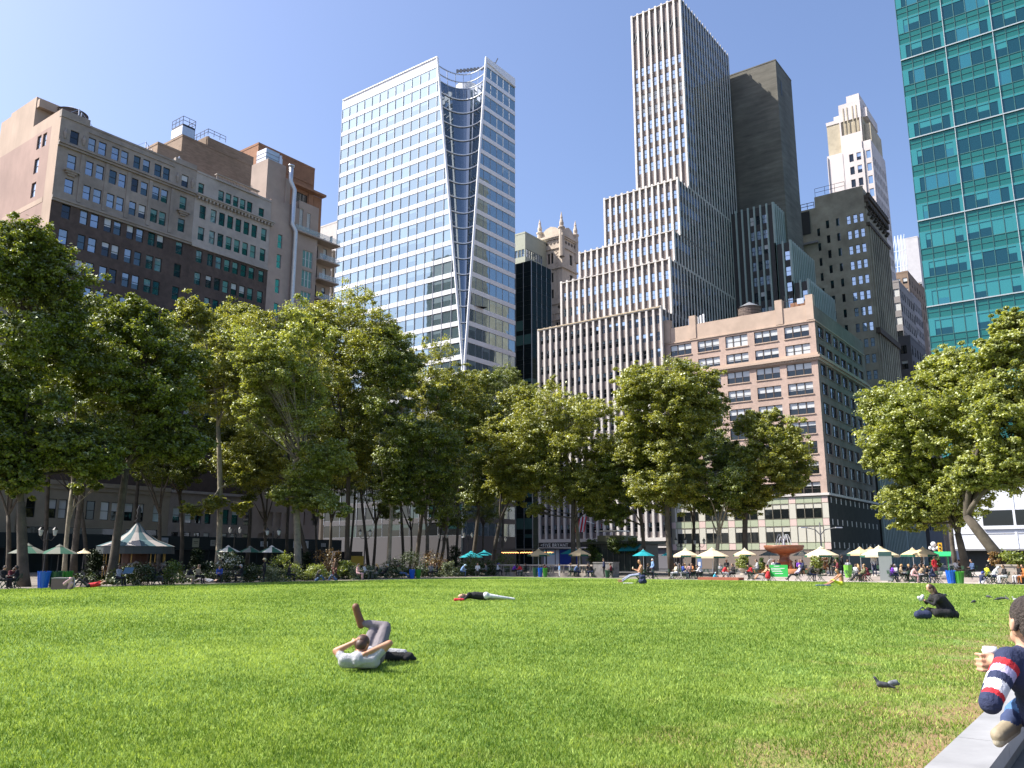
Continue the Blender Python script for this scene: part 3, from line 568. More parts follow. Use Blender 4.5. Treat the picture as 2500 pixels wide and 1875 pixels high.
# ---------------------------------------------------------------- pink brick corner building
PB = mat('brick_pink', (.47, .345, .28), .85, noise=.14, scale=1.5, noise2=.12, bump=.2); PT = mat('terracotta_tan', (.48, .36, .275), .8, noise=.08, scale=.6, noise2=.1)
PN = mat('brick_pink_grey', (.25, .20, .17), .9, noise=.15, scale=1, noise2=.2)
def pink():
    r = thing('brick_corner_building', 'pink brick corner building with triple windows, dentil belt and green glass base', 'office building', (-56, 144, 0)); W = Wins(r)
    E = [(-68.75, -64.45), (-63.2, -58.95), (-57.7, -53.5), (-52.25, -48.0), (-46.8, -42.5)]; N = [(145.5, 149.0), (150.0, 153.6), (154.6, 157.8), (158.8, 162.3), (163.2, 166.2), (167.5, 170.4), (171.4, 174.4)]
    up = [(39.6, 41.75), (36.2, 38.35)]; lo = [(34.95-3.42*k-2.1, 34.95-3.42*k) for k in range(7)]
    XN = -41.42; YB = 176.5
    a = MB(); skin(a, 'E', 144, -69.9, XN, 12.1, 36.0, grid(E, lo)); skin(a, 'E', 144, -69.9, XN, 36.0, 42.1, grid(E, up))
    for h in grid(E, lo+up): a.box(h[0]-.1, h[1]+.1, 143.86, 143.995, h[2]-.18, h[2]-.01, 1)
    for i in range(56): x = -69.7+i*.51; a.box(x, x+.25, 143.55, 143.72, 35.3, 35.6, 1)
    part(r, 'brick_wall', a, [PB, PT])
    a = MB()
    for h in grid(N, lo+up): a.box(XN+.005, XN+.12, h[0]-.05, h[1]+.05, h[2]-.15, h[2]-.01)
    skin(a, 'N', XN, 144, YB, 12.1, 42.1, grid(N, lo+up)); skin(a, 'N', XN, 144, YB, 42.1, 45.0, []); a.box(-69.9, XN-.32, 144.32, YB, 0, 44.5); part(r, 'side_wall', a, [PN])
    a = MB(); skin(a, 'E', 144, -69.9, XN, 42.1, 45.2, []); a.box(-69.9, XN-.01, 144.02, 144.5, 44.4, 45.2); part(r, 'parapet', a, [PT])
    for x in (-69.3, -64.0, -52.0, -47.5, -42.1)[:5]:
        if x in (-52.0,): continue
        part(r, 'parapet_pier', MB().box(x-.65, x+.65, 143.85, 145, 42.4, 46.9), [PT])
    for z0, z1, d, m, nm in ((35.6, 36.0, .6, PT, 'belt_course'), (35.15, 35.6, .3, PT, 'belt_course'), (36.0, 36.5, .2, PT, 'belt_course'), (42.1, 42.3, .15, PT, 'belt_course'), (12.1, 12.5, .35, FIN, 'belt_course')):
        b = MB(); b.box(-69.9, XN+d, 144-d, 144-.004, z0, z1); b.box(XN+.004, XN+d, 144, YB, z0, z1); part(r, nm, b, [m])
    for h in grid(E, up+lo): W.add('E', 144, h, 'tri', MTR, random.choice([2, 3, 3, 4, 5] if h[3] > 27 else [0, 0, 2]), pri=h[3]+30, d=.26)
    for h in grid(N, up+lo): W.add('N', XN, h, 'tri', (FR['dark'], G['dark'], G['half']), random.choice([0, 0, 2]), pri=h[3]+(15 if h[3] > 30 else 0), d=.26)
    W.done()
    GR = mat('spandrel_pale_green', (.40, .44, .30), .4); PS = mat('panel_pink', (.66, .50, .44), .5); TR = mat('trim_bronze', (.30, .27, .20), .5); PALE = mat('blind_cream', (.55, .53, .44), .6)
    a = MB(); g = MB()
    a.box(-69.9, XN-.3, 144.0, 144.3, 0, 3.2, 3); a.box(-69.9, XN, 143.95, 144.3, 3.2, 12.08, 2)
    for z0, z1 in ((10.95, 11.9), (7.2, 8.3), (3.3, 4.35)):
        xs = [-69.9, -69.0]+[v for e in E for v in np.linspace(e[0], e[1], 4)]; xs = sorted(set([round(float(v), 2) for v in xs]+[XN]))
        for e0, e1 in zip(xs, xs[1:]):
            pier = any(abs(e0-E[k][1]) < .02 for k in range(5)) or e0 < -69.1
            fbox(a, 'E', 143.95, e0+.04, e1-.04, z0, z1, -.05, -.003, 1 if pier else 0)
    for z0, z1 in ((8.4, 10.85), (4.45, 7.1)):
        for e in E:
            for k in range(3):
                u0 = e[0]+(e[1]-e[0])*k/3; u1 = e[0]+(e[1]-e[0])*(k+1)/3; o = link('window', (lambda mb: (wingeo(mb, u1-u0-.05, z1-z0, 'teal', 2 if e[0] < -47 or z0 > 8 else 5), mb.mesh('window', (TR, G['dark'], PALE)))[1])(MB()), r, Vector(((u0+u1)/2, 143.93, z0))-r.location)
        for e0, e1 in [(-69.1, -68.8)]+[(E[k][1]+.05, E[k+1][0]-.05) for k in range(4)]+[(-42.4, XN)]: fbox(a, 'E', 143.95, e0, e1, z0, z1, -.06, -.003, 4)
    part(r, 'curtain_wall_base', a, [GR, PS, TR, mat('ground_floor_stone', (.2, .16, .13), .7), PALE])
    a = MB(); a.box(XN-.02, XN+.06, 144.0, YB, 3.2, 12.08, 0)
    for z in (10.9, 7.3, 3.5):
        for i in range(11): u = 145.2+i*2.9; a.box(XN+.062, XN+.09, u, u+.5, z, z+.95, 1)
    a.box(XN-.02, XN+.05, 144, YB, 0, 3.19, 2); part(r, 'side_base_panels', a, [mat('panel_dark_stone', (.03, .03, .024), .9, noise=.3, scale=.8), FIN, FR['dark']])
pink()
water_tank(-57.2, 156, 44.6, 2.3, 3.9, 'conical roofed wooden water tank on the pink brick building', WOOD, 1.6)
a = MB()
for i in range(6): x = -67.6+i*.62; a.box(x, x+.32, 150, 150.25, 46+.3*(i % 2), 48.4+.2*(i % 3), 0)
a.box(-67.8, -63.8, 150.1, 150.2, 45.2, 46.4, 1); solo('antenna_array', a, [WHT, DSTEEL], (-66, 150, 45.0), 'cluster of white panel antennas on the left end of the pink roof', 'antenna')
a = MB(); a.box(-46.8, -43.2, 148.5, 151, 45.0, 47.3, 0)
for i in range(4): a.bar((-47.5+i*.9, 147.6, 45), (-47.5+i*.9, 147.6, 48.6), .06, 1)
a.bar((-48, 147.6, 47.6), (-44.5, 147.6, 47.6), .1, 1); a.box(-45.2, -44, 147.3, 147.6, 46.6, 47.6, 2); solo('roof_hut', a, [OR, DSTEEL, STEEL], (-45, 149, 45), 'orange panelled roof hut with aerials near the pink corner', 'roof hut')

# ---------------------------------------------------------------- buildings behind
OL = mat('stucco_olive', (.44, .40, .30), .95, noise=.35, scale=.35, col2=(.27, .24, .18), noise2=.25, scale2=.08, bump=.4)
def olive():
    x1 = -46.6; E3 = [(-51.15, -50.15), (-49.6, -48.5), (-47.85, -46.95+.15)]
    E = grid([(-51.15, -50.2), (-49.55, -48.55), (-48.0, -47.05)], [(87.0-4.05*k-2.2, 87.0-4.05*k) for k in range(11)])
    D = grid([(-56.3, -55.5), (-53.75, -53.0)], [(87.1-4.05*k-2.1, 87.1-4.05*k) for k in range(11)])+grid([(-58.6, -57.9)], [(85.5-4.05*k-2.1, 85.5-4.05*k) for k in range(10)])
    r = thing('old_office_building', 'grimy olive brown block with three bright window columns and ornate side cornice', 'office building', (-53, 212, 0)); W = Wins(r); a = MB()
    skin(a, 'E', 212, -58.7, x1, 0, 94.2, E+D); skin(a, 'E', 212, -66, -58.7, 0, 91.3, []); a.box(-66, -58.72, 212.3, 233, 0, 91.2); a.box(-58.7, x1-.3, 212.3, 233, 0, 94.1); skin(a, 'N', x1, 212, 233, 0, 91, []); part(r, 'wall', a, [OL])
    for h in E: W.add('E', 212, h, 'sky', MSK, pri=h[3]+50)
    for h in D: W.add('E', 212, h, 'slit', (FR['dark'], G['dark'], G['teal']), pri=h[3])
    W.done(); a = MB()
    for i in range(10): y = 213+i*2.1; a.box(x1+.004, x1+.7, y, y+.8, 20, 84, 0)
    a0_ = a
    for z, d, h in ((91.5, 1.3, .8), (90.6, .9, .9), (88.6, .5, .5), (84.3, .9, .9), (57, 1.1, 1.4), (40, .9, .8)):
        part(r, 'side_cornice', MB().box(x1+.002, x1+d, 212.0, 233.5, z-h, z), [mat('cornice_dark', (.07, .055, .04), .9, noise=.3)])
    for i in range(14): y = 212.4+i*1.5; a.box(x1+.003, x1+1.15, y, y+.7, 88.7, 89.6, 1); a.ball((x1+.8, y+.3, 86.5+(i % 2)), .5, 6, 1); a.ball((x1+.9, y+.3, 91.9), .5, 6, 1)
    a.box(x1+.002, x1+.3, 212.2, 233, 19.5, 92.2, 0); part(r, 'side_columns', a, [OL, MATS['cornice_dark']])
    a = MB(); a.box(-63.6, -60.2, 211.9, 211.99, 84.5, 90.8); a.box(-65.5, -58.5, 211.2, 211.98, 81.6, 82.1, 1); part(r, 'patched_wall', a, [FR['dark'], FR['grey']])
olive()
railing([(-65.8, 212.3, 91.5), (-59, 212.3, 91.5)], 1.6, label='wire railing on the lower left roof of the olive block', w=.12, step=1.7)
railing([(-58.5, 212.3, 94.4), (-51, 212.3, 94.4)], 2.2, name='roof_fence', label='thin rope fence along the top of the olive block', w=.08, step=2)
DW = mat('deco_white_stone', (.62, .56, .53), .8, noise=.08, scale=.3, noise2=.12, scale2=.06); DT = mat('deco_stained_stone', (.45, .39, .28), .9, noise=.2, scale=.3)
def deco():
    r = thing('art_deco_tower', 'white art deco tower with stepped top and stained upper walls', 'skyscraper', (-64, 280, 0)); W = Wins(r); a = MB()
    cE = [(-69.6, -68.3), (-65.0, -63.6), (-62.6, -61.2), (-59.6, -58.3+.1)]; rw = [(136.0-4.6*k-2.8, 136.0-4.6*k) for k in range(10)]
    H = grid(cE[1:], rw); NH = grid([(282+i*2.2, 283.1+i*2.2) for i in range(8)], [(134-4.6*k-3, 134-4.6*k) for k in range(16)])
    skin(a, 'E', 280, -67.2, -60.6, 60, 143.4, grid(cE[1:3], rw), .4); skin(a, 'E', 280.3, -72.2, -67.2, 60, 137.6, []); skin(a, 'E', 280.3, -60.6, -57.8, 60, 139.6, grid(cE[3:], rw), .4)
    skin(a, 'N', -57.8, 280.3, 300, 40, 139.6, NH, .4); a.box(-72.2, -58.25, 280.8, 300, 40, 137.5); part(r, 'wall', a, [DW])
    for h in grid(cE[1:3], rw): W.add('E', 280, h, 'pane', (FR['grey'], G['dark'], G['sky']) if h[0] > -64 else (FR['grey'], G['dark'], G['dark']), random.choice([0, 3]), pri=h[3], d=.35)
    for h in grid(cE[3:], rw): W.add('E', 280.3, h, 'pane', MBL, 0, pri=h[3], d=.35)
    for h in NH: W.add('N', -57.8, h, 'pane', (FR['dark'], G['dark'], G['dark']), 0, pri=-h[3], d=.3)
    W.done(); a = MB(); a.box(-72, -60, 282, 299, 137.5, 149.5); a.box(-60, -58, 283, 298, 137.5, 147.0); part(r, 'upper_wall', a, [DT])
    a = MB(); a.box(-72.1, -67.5, 281.8, 298, 149.5, 150.8); a.box(-67.5, -60.4, 281.6, 298, 149.4, 155.8); a.box(-60.4, -58.6, 282.5, 297, 149.5, 152.8); a.box(-65, -60.8, 283, 296, 155.8, 159.0); a.box(-69.6, -67.5, 282.6, 296, 150.8, 152.6)
    for i in range(5): a.box(-60.39, -59.9+.35*i-.5, 283+3*i, 285+3*i, 152.8, 156.5-.9*i)
    a.box(-67.6, -67.1, 281.5, 282, 138, 149.4); a.box(-61, -60.5, 281.5, 282, 138, 149.4); crn = part(r, 'crown', a, [DW])
    a = MB()
    for x in (-66.2, -65.0, -63.2, -62.0): a.box(x, x+.35, 281.45, 281.59, 144, 154.2)
    part(r, 'crown_flutes', a, [DT], parent=crn); a = MB()
    for x in (-72.2, -67.2, -60.6): a.box(x-.01, x+.2, 279.9, 280.0 if x > -70 else 280.29, 60, 137)
    part(r, 'corner_piers', a, [DW])
deco()
CR = mat('gothic_cream_stone', (.56, .47, .38), .85, noise=.12, scale=.8, noise2=.15)
def gothic():
    r = thing('gothic_tower', 'cream gothic tower with corner pinnacles and lattice cornice', 'tower', (-133, 200, 0)); W = Wins(r); x0, x1, y0, y1 = -137.6, -129.4, 200, at_x(1407, 592, -129.4).y
    a = MB(); H = grid([(-135.8, -135.0), (-134.6, -133.8), (-133.4, -132.6)], [(88.5, 91.8), (82.6, 85.6), (77.6, 80.4)])+grid([(-134.6, -133.6), (-131.8, -131.0), (-130.8, -130.0)], [(66.5, 70), (61.5, 65), (56.5, 60)])
    ym = (y0+y1)/2; NH = [(ym, ym+1.6, 88.5, 91.8), (ym, ym+1.6, 82.3, 85.4), (ym, ym+1.6, 76.5, 79.4)]
    skin(a, 'E', y0, x0, x1, 0, 98, H, .5); skin(a, 'N', x1, y0, y1, 0, 98, NH, .5); a.box(x0, x1-.55, y0+.55, y1, 0, 97.8); part(r, 'wall', a, [CR])
    for h in H: W.add('E', y0, h, 'slit', (FR['brown'], G['dark'], G['dark']), 0, d=.4)
    for h in NH: W.add('N', x1, h, 'slit', (FR['brown'], G['dark'], G['dark']), 0, d=.4)
    W.done()
    for z, d, h in ((97.2, .7, .7), (96.5, .4, .5), (93.2, .35, .3), (87.0, .5, .5), (76, .4, .5), (73, .3, .4), (70.8, .5, .3)):
        b = MB(); b.box(x0-.2, x1+d, y0-d, y0-.003, z-h, z); b.box(x1+.003, x1+d, y0, y1+.1, z-h, z); part(r, 'cornice', b, [CR])
    a = MB()
    for i in range(5): c = Vector((x0+1.6+i*1.25, y0-.06, 95)); a.obox(c, (1, 0, 1), .8, .1, .8, 0, up=(-1, 0, 1))
    for i in range(5): c = Vector((x1+.06, y0+2.2+i*1.6, 95)); a.obox(c, (0, 1, 1), .8, .1, .8, 0, up=(0, -1, 1))
    for i in range(2): c = Vector((x0+3+i*4, y0-.06, 74.6)); a.obox(c, (1, 0, 1), .9, .1, .9, 0, up=(-1, 0, 1))
    part(r, 'lattice_openings', a, [FR['brown']]); a = MB()
    n = len(a.v)
    for (A, B) in (((x0+.8, y0+.1), (x1-.8, y0+.1)), ((x1-.1, y0+1), (x1-.1, y1-1))):
        A, B = Vector(A), Vector(B); pts = [(0, 0), (0, 2), (.25, 3.6), (.5, 4.3), (.75, 3.6), (1, 2), (1, 0)]; k = len(a.v); o = Vector((0, .4)) if A.y == B.y else Vector((-.4, 0))
        for off in (Vector((0, 0)), o):
            for t, z in pts: q = A+(B-A)*t+off; a.v.append((q.x, q.y, 97.3+z*.72))
        a.f.append(tuple(range(k, k+7))); a.m.append(0); a.f.append(tuple(range(k+13, k+6, -1))); a.m.append(0)
        for i in range(6): a.f.append((k+i, k+7+i, k+8+i, k+1+i)); a.m.append(0)
    part(r, 'gable', a, [CR])
    for x, y, h in ((x0+.2, y0, 0), (x1-.1, y0, 2.0), (x1-.1, y1-.3, 1)):
        a = MB(); a.lathe([(.85, 90), (.85, 98.6), (1.1, 98.9), (1.1, 99.3), (.6, 99.6), (.7, 100.6), (.35, 102), (.4, 102.3), (.05, 103.6+h*.3)], (x, y, 0), 8); part(r, 'pinnacle', a, [CR])
    a = MB()
    for x in (x0+.9, x1-2.4):
        for k in range(16): z = 77+k*1.0; a.bar((x, y0-.04, z), (x+.9, y0-.04, z+.7), .14)
    part(r, 'diagonal_ribs', a, [CR]); a = MB()
    for x in (x0+.4, -133.1, -132.2, x1-.4): a.tube([(x, y0-.1, 30), (x, y0-.1, 73)], .22, 6)
    part(r, 'shaft_ribs', a, [CR])
gothic()
def darkglass():
    x1 = -120.1; y0 = at_x(1297, 635, x1).y; y1 = at_x(1345, 668, x1).y; z1 = at_x(1297, 635, x1).z
    r = thing('dark_glass_building', 'narrow black glass block between the white glass tower and the cream gothic tower', 'office building', (-122, y0, 0)); a = MB(); a.box(-126.5, x1, y0, y1, 0, z1)
    part(r, 'glass_wall', a, [glassmat('glass_black', (.006, .01, .012), refl=.01, tint=(.35, .5, .45))]); W = Wins(r)
    for k in range(19):
        z = z1-3.9*(k+1)
        for j in range(4): y = y0+(y1-y0)*j/4; W.add('N', x1, (y+.1, y+(y1-y0)/4-.1, z+.9, z+3.6), 'teal', (FR['dark'], MATS['glass_black'], glassmat('glass_green_blind', (.04, .09, .085), refl=.03, tint=(.4, .6, .55))), random.choice([0, 0, 3, 5]) if k in (6, 7, 8) or k > 11 else 0, d=-.05)
        for j in range(2): W.add('E', y0, (x1-5+j*2.5+.1, x1-5+(j+1)*2.5-.1, z+.9, z+3.6), 'teal', (FR['dark'], MATS['glass_black'], glassmat('glass_green_blind', (.04, .09, .085), refl=.03, tint=(.4, .6, .55))), random.choice([0, 2, 5]) if k in (4, 5, 8) or k > 11 else 0, d=-.05)
    W.cap = 120; W.cap = 100; W.done(); a = MB()
    for j in range(5): y = y0+(y1-y0)*j/4; a.box(x1, x1+.1, y-.04, y+.04, 0, z1)
    for j in range(3): a.box(x1-5+j*2.5-.04, x1-5+j*2.5+.04, y0-.1, y0, 0, z1)
    part(r, 'mullion', a, [MUL])
darkglass()
GC = mat('pale_green_cladding', (.40, .42, .34), .8, noise=.06)
x1 = -135.; y0 = at_x(1282, 569, x1).y
tower('office_building', 'pale green grey block peeping above the black glass block', -148, x1, y0, y0+14, at_x(1282, 569, x1).z, GC, E=grid(even(-140, -135.2, 4, 1.0), [(at_x(1282, 625, x1).z, at_x(1282, 610, x1).z+.4)]), N=grid(even(y0+.5, y0+9, 7, 1.0), [(at_x(1282, 625, x1).z, at_x(1282, 610, x1).z+.6)]), mats=(FR['grey'], G['sky'], G['blue']), par=.5)
# blocks far down the side street
for (pl, pc, pt, Yp, pr, colr, lab, ne, nn, cat) in [
    (2178, 2194, 688, 255, 2226, (.27, .25, .24), 'grey brown block just behind the olive block with light stone edges', 1, 7, 'office building'),
    (2182, 2216, 664, 330, 2258, (.24, .17, .12), 'brown brick block with dark window rows down the side street', 2, 8, 'office building'),
    (2200, 2225, 718, 290, 2246, (.30, .28, .28), 'mid grey stepped block down the side street', 1, 6, 'office building'),
    (2184, 2222, 823, 238, 2256, (.12, .115, .12), 'dark grey blank fronted block down the side street', 1, 6, 'office building'),
    (2228, 2246, 694, 400, 2266, (.22, .15, .10), 'far reddish brown block beside the green glass tower', 1, 5, 'office building'),
    (2240, 2262, 792, 350, 2272, (.42, .34, .28), 'small tan block touching the edge of the green glass tower', 2, 3, 'office building'),
    (2190, 2240, 578, 520, 2330, (.50, .49, .50), 'pale distant skyscraper with glass lattice top', 6, 0, 'skyscraper')]:
    A, B = at_y(pl, pt, Yp), at_y(pc, pt, Yp); D = at_x(pr, pt, B.x).y if B.x < -1 else Yp+30
    D = min(max(D, Yp+8), Yp+120); z = B.z; ff = 4.2
    tower('far_'+('tower' if cat == 'skyscraper' else 'office_block'), lab, A.x, B.x, Yp, D, z, mat('wall_'+lab[:12].replace(' ', '_'), colr, .9, noise=.1, scale=.4),
          E=grid(even(A.x, B.x, ne, 1.6), rows_of(z-2 if ne < 5 else z-28, ff if ne < 5 else 9, 12, 2.3)) if ne else None, N=grid(even(Yp, D, nn, 1.5), rows_of(z-2, ff, 12, 2.6)) if nn else None, sty='pane', cat=cat)
q = at_y(2175, 560, 480); a = MB()
for i in range(5):
    for j in range(13):
        a.bar((q.x+i*1.6, 480, 60+j*9), (q.x+i*1.6, 480, 69+j*9-(3 if i > 3 else 0)), .5)
        if i < 4: a.bar((q.x+i*1.6, 480, 60+j*9), (q.x+(i+1)*1.6, 480, 60+j*9), .4)
        if i < 4: a.bar((q.x+i*1.6, 480, 60+j*9), (q.x+(i+1)*1.6, 480, 69+j*9), .35)
solo('lattice_spire', a, [mat('spire_pale_metal', (.6, .66, .72), .4)], (q.x, 480, 0), 'pale open lattice spire far behind the olive block', 'tower')

# ---------------------------------------------------------------- green glass tower (right)
def green():
    TS = glassmat('glass_spandrel_teal', (.018, .125, .115), refl=.07, tint=(.4, .8, .75)); TB_ = glassmat('glass_blind_teal', (.03, .19, .19), refl=.10, tint=(.5, 1, 1)); TD = glassmat('glass_dark_teal', (.006, .04, .05), refl=.10, tint=(.35, .7, .8)); TM = glassmat('glass_mid_teal', (.01, .11, .13), refl=.2, tint=(.4, .8, .85))
    MT_ = mat('mullion_teal', (.03, .13, .125), .5); WL = mat('mullion_white', (.36, .42, .44), .4)
    r = thing('green_glass_tower', 'huge turquoise glass office tower on the right', 'skyscraper', (-10, 144, 0)); W = Wins(r); a = MB()
    X0 = -23.7; a.box(X0, 24, 144.05, 180, 12, 122); part(r, 'glass_core', a, [TS])
    a = MB(); b = a; top = 114.5; fl = 4.88
    for k in range(22):
        z1 = top-k*fl; zs = z1-1.95; z0 = z1-fl
        if z0 < 11: break
        fbox(a, 'E', 144, X0, 24, z0-.02, z0+.05, -.03, .04); fbox(a, 'E', 144, X0, 24, zs-.03, zs+.03, -.02, .04); fbox(a, 'E', 144, X0, 24, (z1+zs)/2-.02, (z1+zs)/2+.02, -.02, .04)
        for bay in range(7):
            for j in range(4):
                u0 = X0+bay*6.9+(.0 if j else .0)+j*1.725; u1 = u0+1.725
                if z0 > 52: kind = 2 if random.random() < .12 else 0
                elif k % 3 == 1: kind = random.choice([0, 2, 3])
                else: kind = random.choice([5, 5, 4, 5, 3])
                if j == 3 or (bay == 0 and j == 0): kind = max(kind, 0)
                W.add('E', 144, (u0+.03, u1-.03, z0+.05, zs-.03), 'teal', (MT_, TD if random.random() < .8 else TM, TB_), (0, 2, 3, 3, 4, 5)[kind] if kind else 0, pri=-abs(u0+12)-abs(z0-80)*.1-(100 if u0 > 0 else 0), d=.03)
                if j == 3: fquad(b, 'E', 144, u1-.55, u1-.08, z0+.05, zs-.03, -.05, 1)
                if bay == 0 and j == 0: fquad(b, 'E', 144, u0+.1, u0+.95, z0+.05, zs-.03, -.05, 1)
                fquad(b, 'E', 144, u0+.06, u1-.06, zs-.42, zs-.06, -.045, 1)
    for i in range(28): u = X0+i*1.725; fbox(a, 'E', 144, u-.03, u+.03, 12, 122, -.05, .03)
    part(r, 'mullion_grid', a, [MT_, TB_]); a = MB()
    for i in range(1, 7): u = X0+i*6.9; fbox(a, 'E', 144, u-.05, u+.05, 12, 122, -.16, -.06)
    for k in range(0, 22, 3): z = 114.5-k*fl; fbox(a, 'E', 144, X0, 24, z-.09, z+.09, -.2, -.07)
    part(r, 'white_ribs', a, [WL]); W.done()
    a = MB(); x0 = at_y(2332, 1340, 140).x; PW = mat('podium_white', (.72, .74, .78), .4); a.box(x0, 24, 140, 144, 2.9, 12.5, 0)
    fbox(a, 'E', 140, x0+4.0, 24, 6.4, 8.6, -.03, .0, 1); fbox(a, 'E', 140, x0+4, 24, 5.9, 6.4, -.25, 0, 0); fbox(a, 'E', 140, x0, 24, 5.2, 5.3, -.04, 0, 2); fbox(a, 'E', 140, x0, 24, 2.9, 3.15, -.6, 0, 2)
    for i in range(6): u = x0+8+i*4; fbox(a, 'E', 140, u-.15, u+.15, 2.9, 12.5, -.06, 0, 0)
    a.box(x0+.3, 24, 141, 144, 0, 2.89, 3); part(r, 'podium', a, [PW, G['dark'], FR['grey'], FR['dark']])
    a = MB(); fbox(a, 'E', 140.9, x0+4, x0+11, 1.6, 1.75, 0, .1); part(r, 'shop_light_strip', a, [mat('lit_orange', (1, .35, .12), emit=1.5)])
green()

# ---------------------------------------------------------------- ground
def lawn_material():
    m = bpy.data.materials.new('lawn_turf'); m.use_nodes = True; nt = m.node_tree; N = nt.nodes; L = nt.links; b = N['Principled BSDF']; b.inputs['Roughness'].default_value = .85; b.inputs['Specular IOR Level'].default_value = .2
    tc = N.new('ShaderNodeTexCoord')
    def noise(s, d=4, st=None):
        n = N.new('ShaderNodeTexNoise'); n.inputs['Scale'].default_value = s; n.inputs['Detail'].default_value = d; n.inputs['Roughness'].default_value = .6
        L.new(tc.outputs['Object'], n.inputs['Vector']); return n
    def mix(a, c, f, lo, hi):
        r = N.new('ShaderNodeMapRange'); r.inputs[1].default_value = lo; r.inputs[2].default_value = hi; L.new(f, r.inputs[0])
        x = N.new('ShaderNodeMix'); x.data_type = 'RGBA'; L.new(r.outputs[0], x.inputs[0])
        for i, v in ((6, a), (7, c)):
            if isinstance(v, tuple): x.inputs[i].default_value = (*v, 1)
            else: L.new(v, x.inputs[i])
        return x.outputs[2]
    c = mix((.09, .165, .03), (.20, .31, .065), noise(9, 6).outputs[0], .35, .65)
    c = mix(c, (.21, .29, .045), noise(.35, 3).outputs[0], .45, .75)
    c = mix(c, (.05, .12, .015), noise(1.6, 5).outputs[0], .56, .8)
    sx = N.new('ShaderNodeSeparateXYZ'); L.new(tc.outputs['Object'], sx.inputs[0])
    e = N.new('ShaderNodeMapRange'); e.inputs[1].default_value = -6.0; e.inputs[2].default_value = -1.7; e.inputs[3].default_value = 0; e.inputs[4].default_value = .5; L.new(sx.outputs[0], e.inputs[0])
    ad = N.new('ShaderNodeMath'); ad.operation = 'ADD'; L.new(e.outputs[0], ad.inputs[0]); L.new(noise(1.1, 5).outputs[0], ad.inputs[1])
    c = mix(c, (.27, .19, .09), ad.outputs[0], .72, .98)
    L.new(c, b.inputs['Base Color']); bp = N.new('ShaderNodeBump'); bp.inputs['Strength'].default_value = .9; bp.inputs['Distance'].default_value = .06
    L.new(noise(22, 3).outputs[0], bp.inputs['Height']); L.new(bp.outputs[0], b.inputs['Normal']); return m
PAVE = mat('gravel_path', (.20, .175, .145), .95, noise=.2, scale=2.5, noise2=.2, scale2=.3, bump=.2); ASPH = mat('asphalt', (.055, .055, .058), .9, noise=.2, scale=3)
a = MB(); a.quad((-1500, -1500, -.3), (1500, -1500, -.3), (1500, 1500, -.3), (-1500, 1500, -.3)); struct('ground', a, [mat('ground_concrete', (.16, .155, .15), .9, noise=.15, scale=.5)])
a = MB(); a.box(-118, -1.26, -60, 106.9, -.29, 0); a.box(-1.255, 40, -60, 66.9, -.29, -.2); a.box(-1.25, 40, 66.91, 106.9, -.29, 0); struct('gravel_path', a, [PAVE])
a = MB(); a.quad((-400, 107, -.005), (400, 107, -.005), (400, 139, -.005), (-400, 139, -.005)); struct('avenue', a, [ASPH])
xs = np.concatenate([np.linspace(LX0, LX1, 101)]); ys = np.linspace(LY0, LY1, 161); XX, YY = np.meshgrid(xs, ys); ZZ = lawn_z(XX, YY)
V = np.stack([XX, YY, ZZ], -1).reshape(-1, 3); i, j = np.meshgrid(np.arange(100), np.arange(160)); k = (j*101+i).ravel(); Q = np.stack([k, k+1, k+102, k+101], 1)
LM = lawn_material(); o = tag(link('lawn', fastmesh('lawn', V, Q, LM)), kind='structure'); o.data.polygons.foreach_set('use_smooth', [True]*len(Q))
# grass blades: dense near, sparser and coarser far away
def grass():
    n = 900000; fw = Vector((-sin(YAW), cos(YAW))); d = np.exp(NR.uniform(math.log(3.4), math.log(66), n)); az = NR.uniform(-.66, .66, n)
    dx = np.sin(az)*cos(YAW)-np.cos(az)*sin(YAW); dy = np.sin(az)*sin(YAW)+np.cos(az)*cos(YAW); x = dx*d; y = dy*d
    k = (x > LX0) & (x < LX1+.12*NR.random(n)) & (y > LY0) & (y < LY1); x, y, d = x[k], y[k], d[k]; n = len(x); z = lawn_z(x, y)
    bare = (x > -5.5) & (np.sin(x*2.1+1.7*np.sin(y*.9))*np.cos(y*1.3+x)+.35*(x+3.6) > .62+NR.normal(0, .3, n)); keep = ~(bare & (NR.random(n) < .8)); x, y, d, z = x[keep], y[keep], d[keep], z[keep]; n = len(x)
    g = 1+d/13; h = (.016+.024*NR.random(n))*(1+d/50); w = .0038*g; a = NR.uniform(0, 2*pi, n); ln = h*NR.uniform(.2, 1.1, n); la = NR.uniform(0, 2*pi, n)
    P = np.zeros((n, 3, 3)); P[:, 0] = np.stack([x-np.cos(a)*w, y-np.sin(a)*w, z-.005], 1); P[:, 1] = np.stack([x+np.cos(a)*w, y+np.sin(a)*w, z-.005], 1); P[:, 2] = np.stack([x+np.cos(la)*ln, y+np.sin(la)*ln, z+h], 1)
    cl = .5+.5*np.sin(x*1.7+2*np.sin(y*.8))*np.sin(y*2.3+np.sin(x*1.1)*2); c2 = .5+.5*np.sin(x*5.3+3*np.sin(y*3.1))*np.sin(y*6.1+2*np.sin(x*4.3)); c3 = .5+.5*np.sin(x*.45+1.3*np.sin(y*.31))*np.sin(y*.37+x*.12); r = np.clip(-.02+.26*cl+.22*c2+.42*c3*(.6+.4*np.clip((-x-2)/25, 0, 1))+NR.normal(0, .30, n), 0, 1)
    o = link('grass', fastmesh('grass', P.reshape(-1, 3), np.arange(3*n).reshape(-1, 3), leafmat('grass_blades', (.085, .165, .026), (.50, .62, .17), .35, .0), np.repeat(r, 3)))
    tag(o, 'short bright green lawn grass', None, None, 'stuff')
grass()
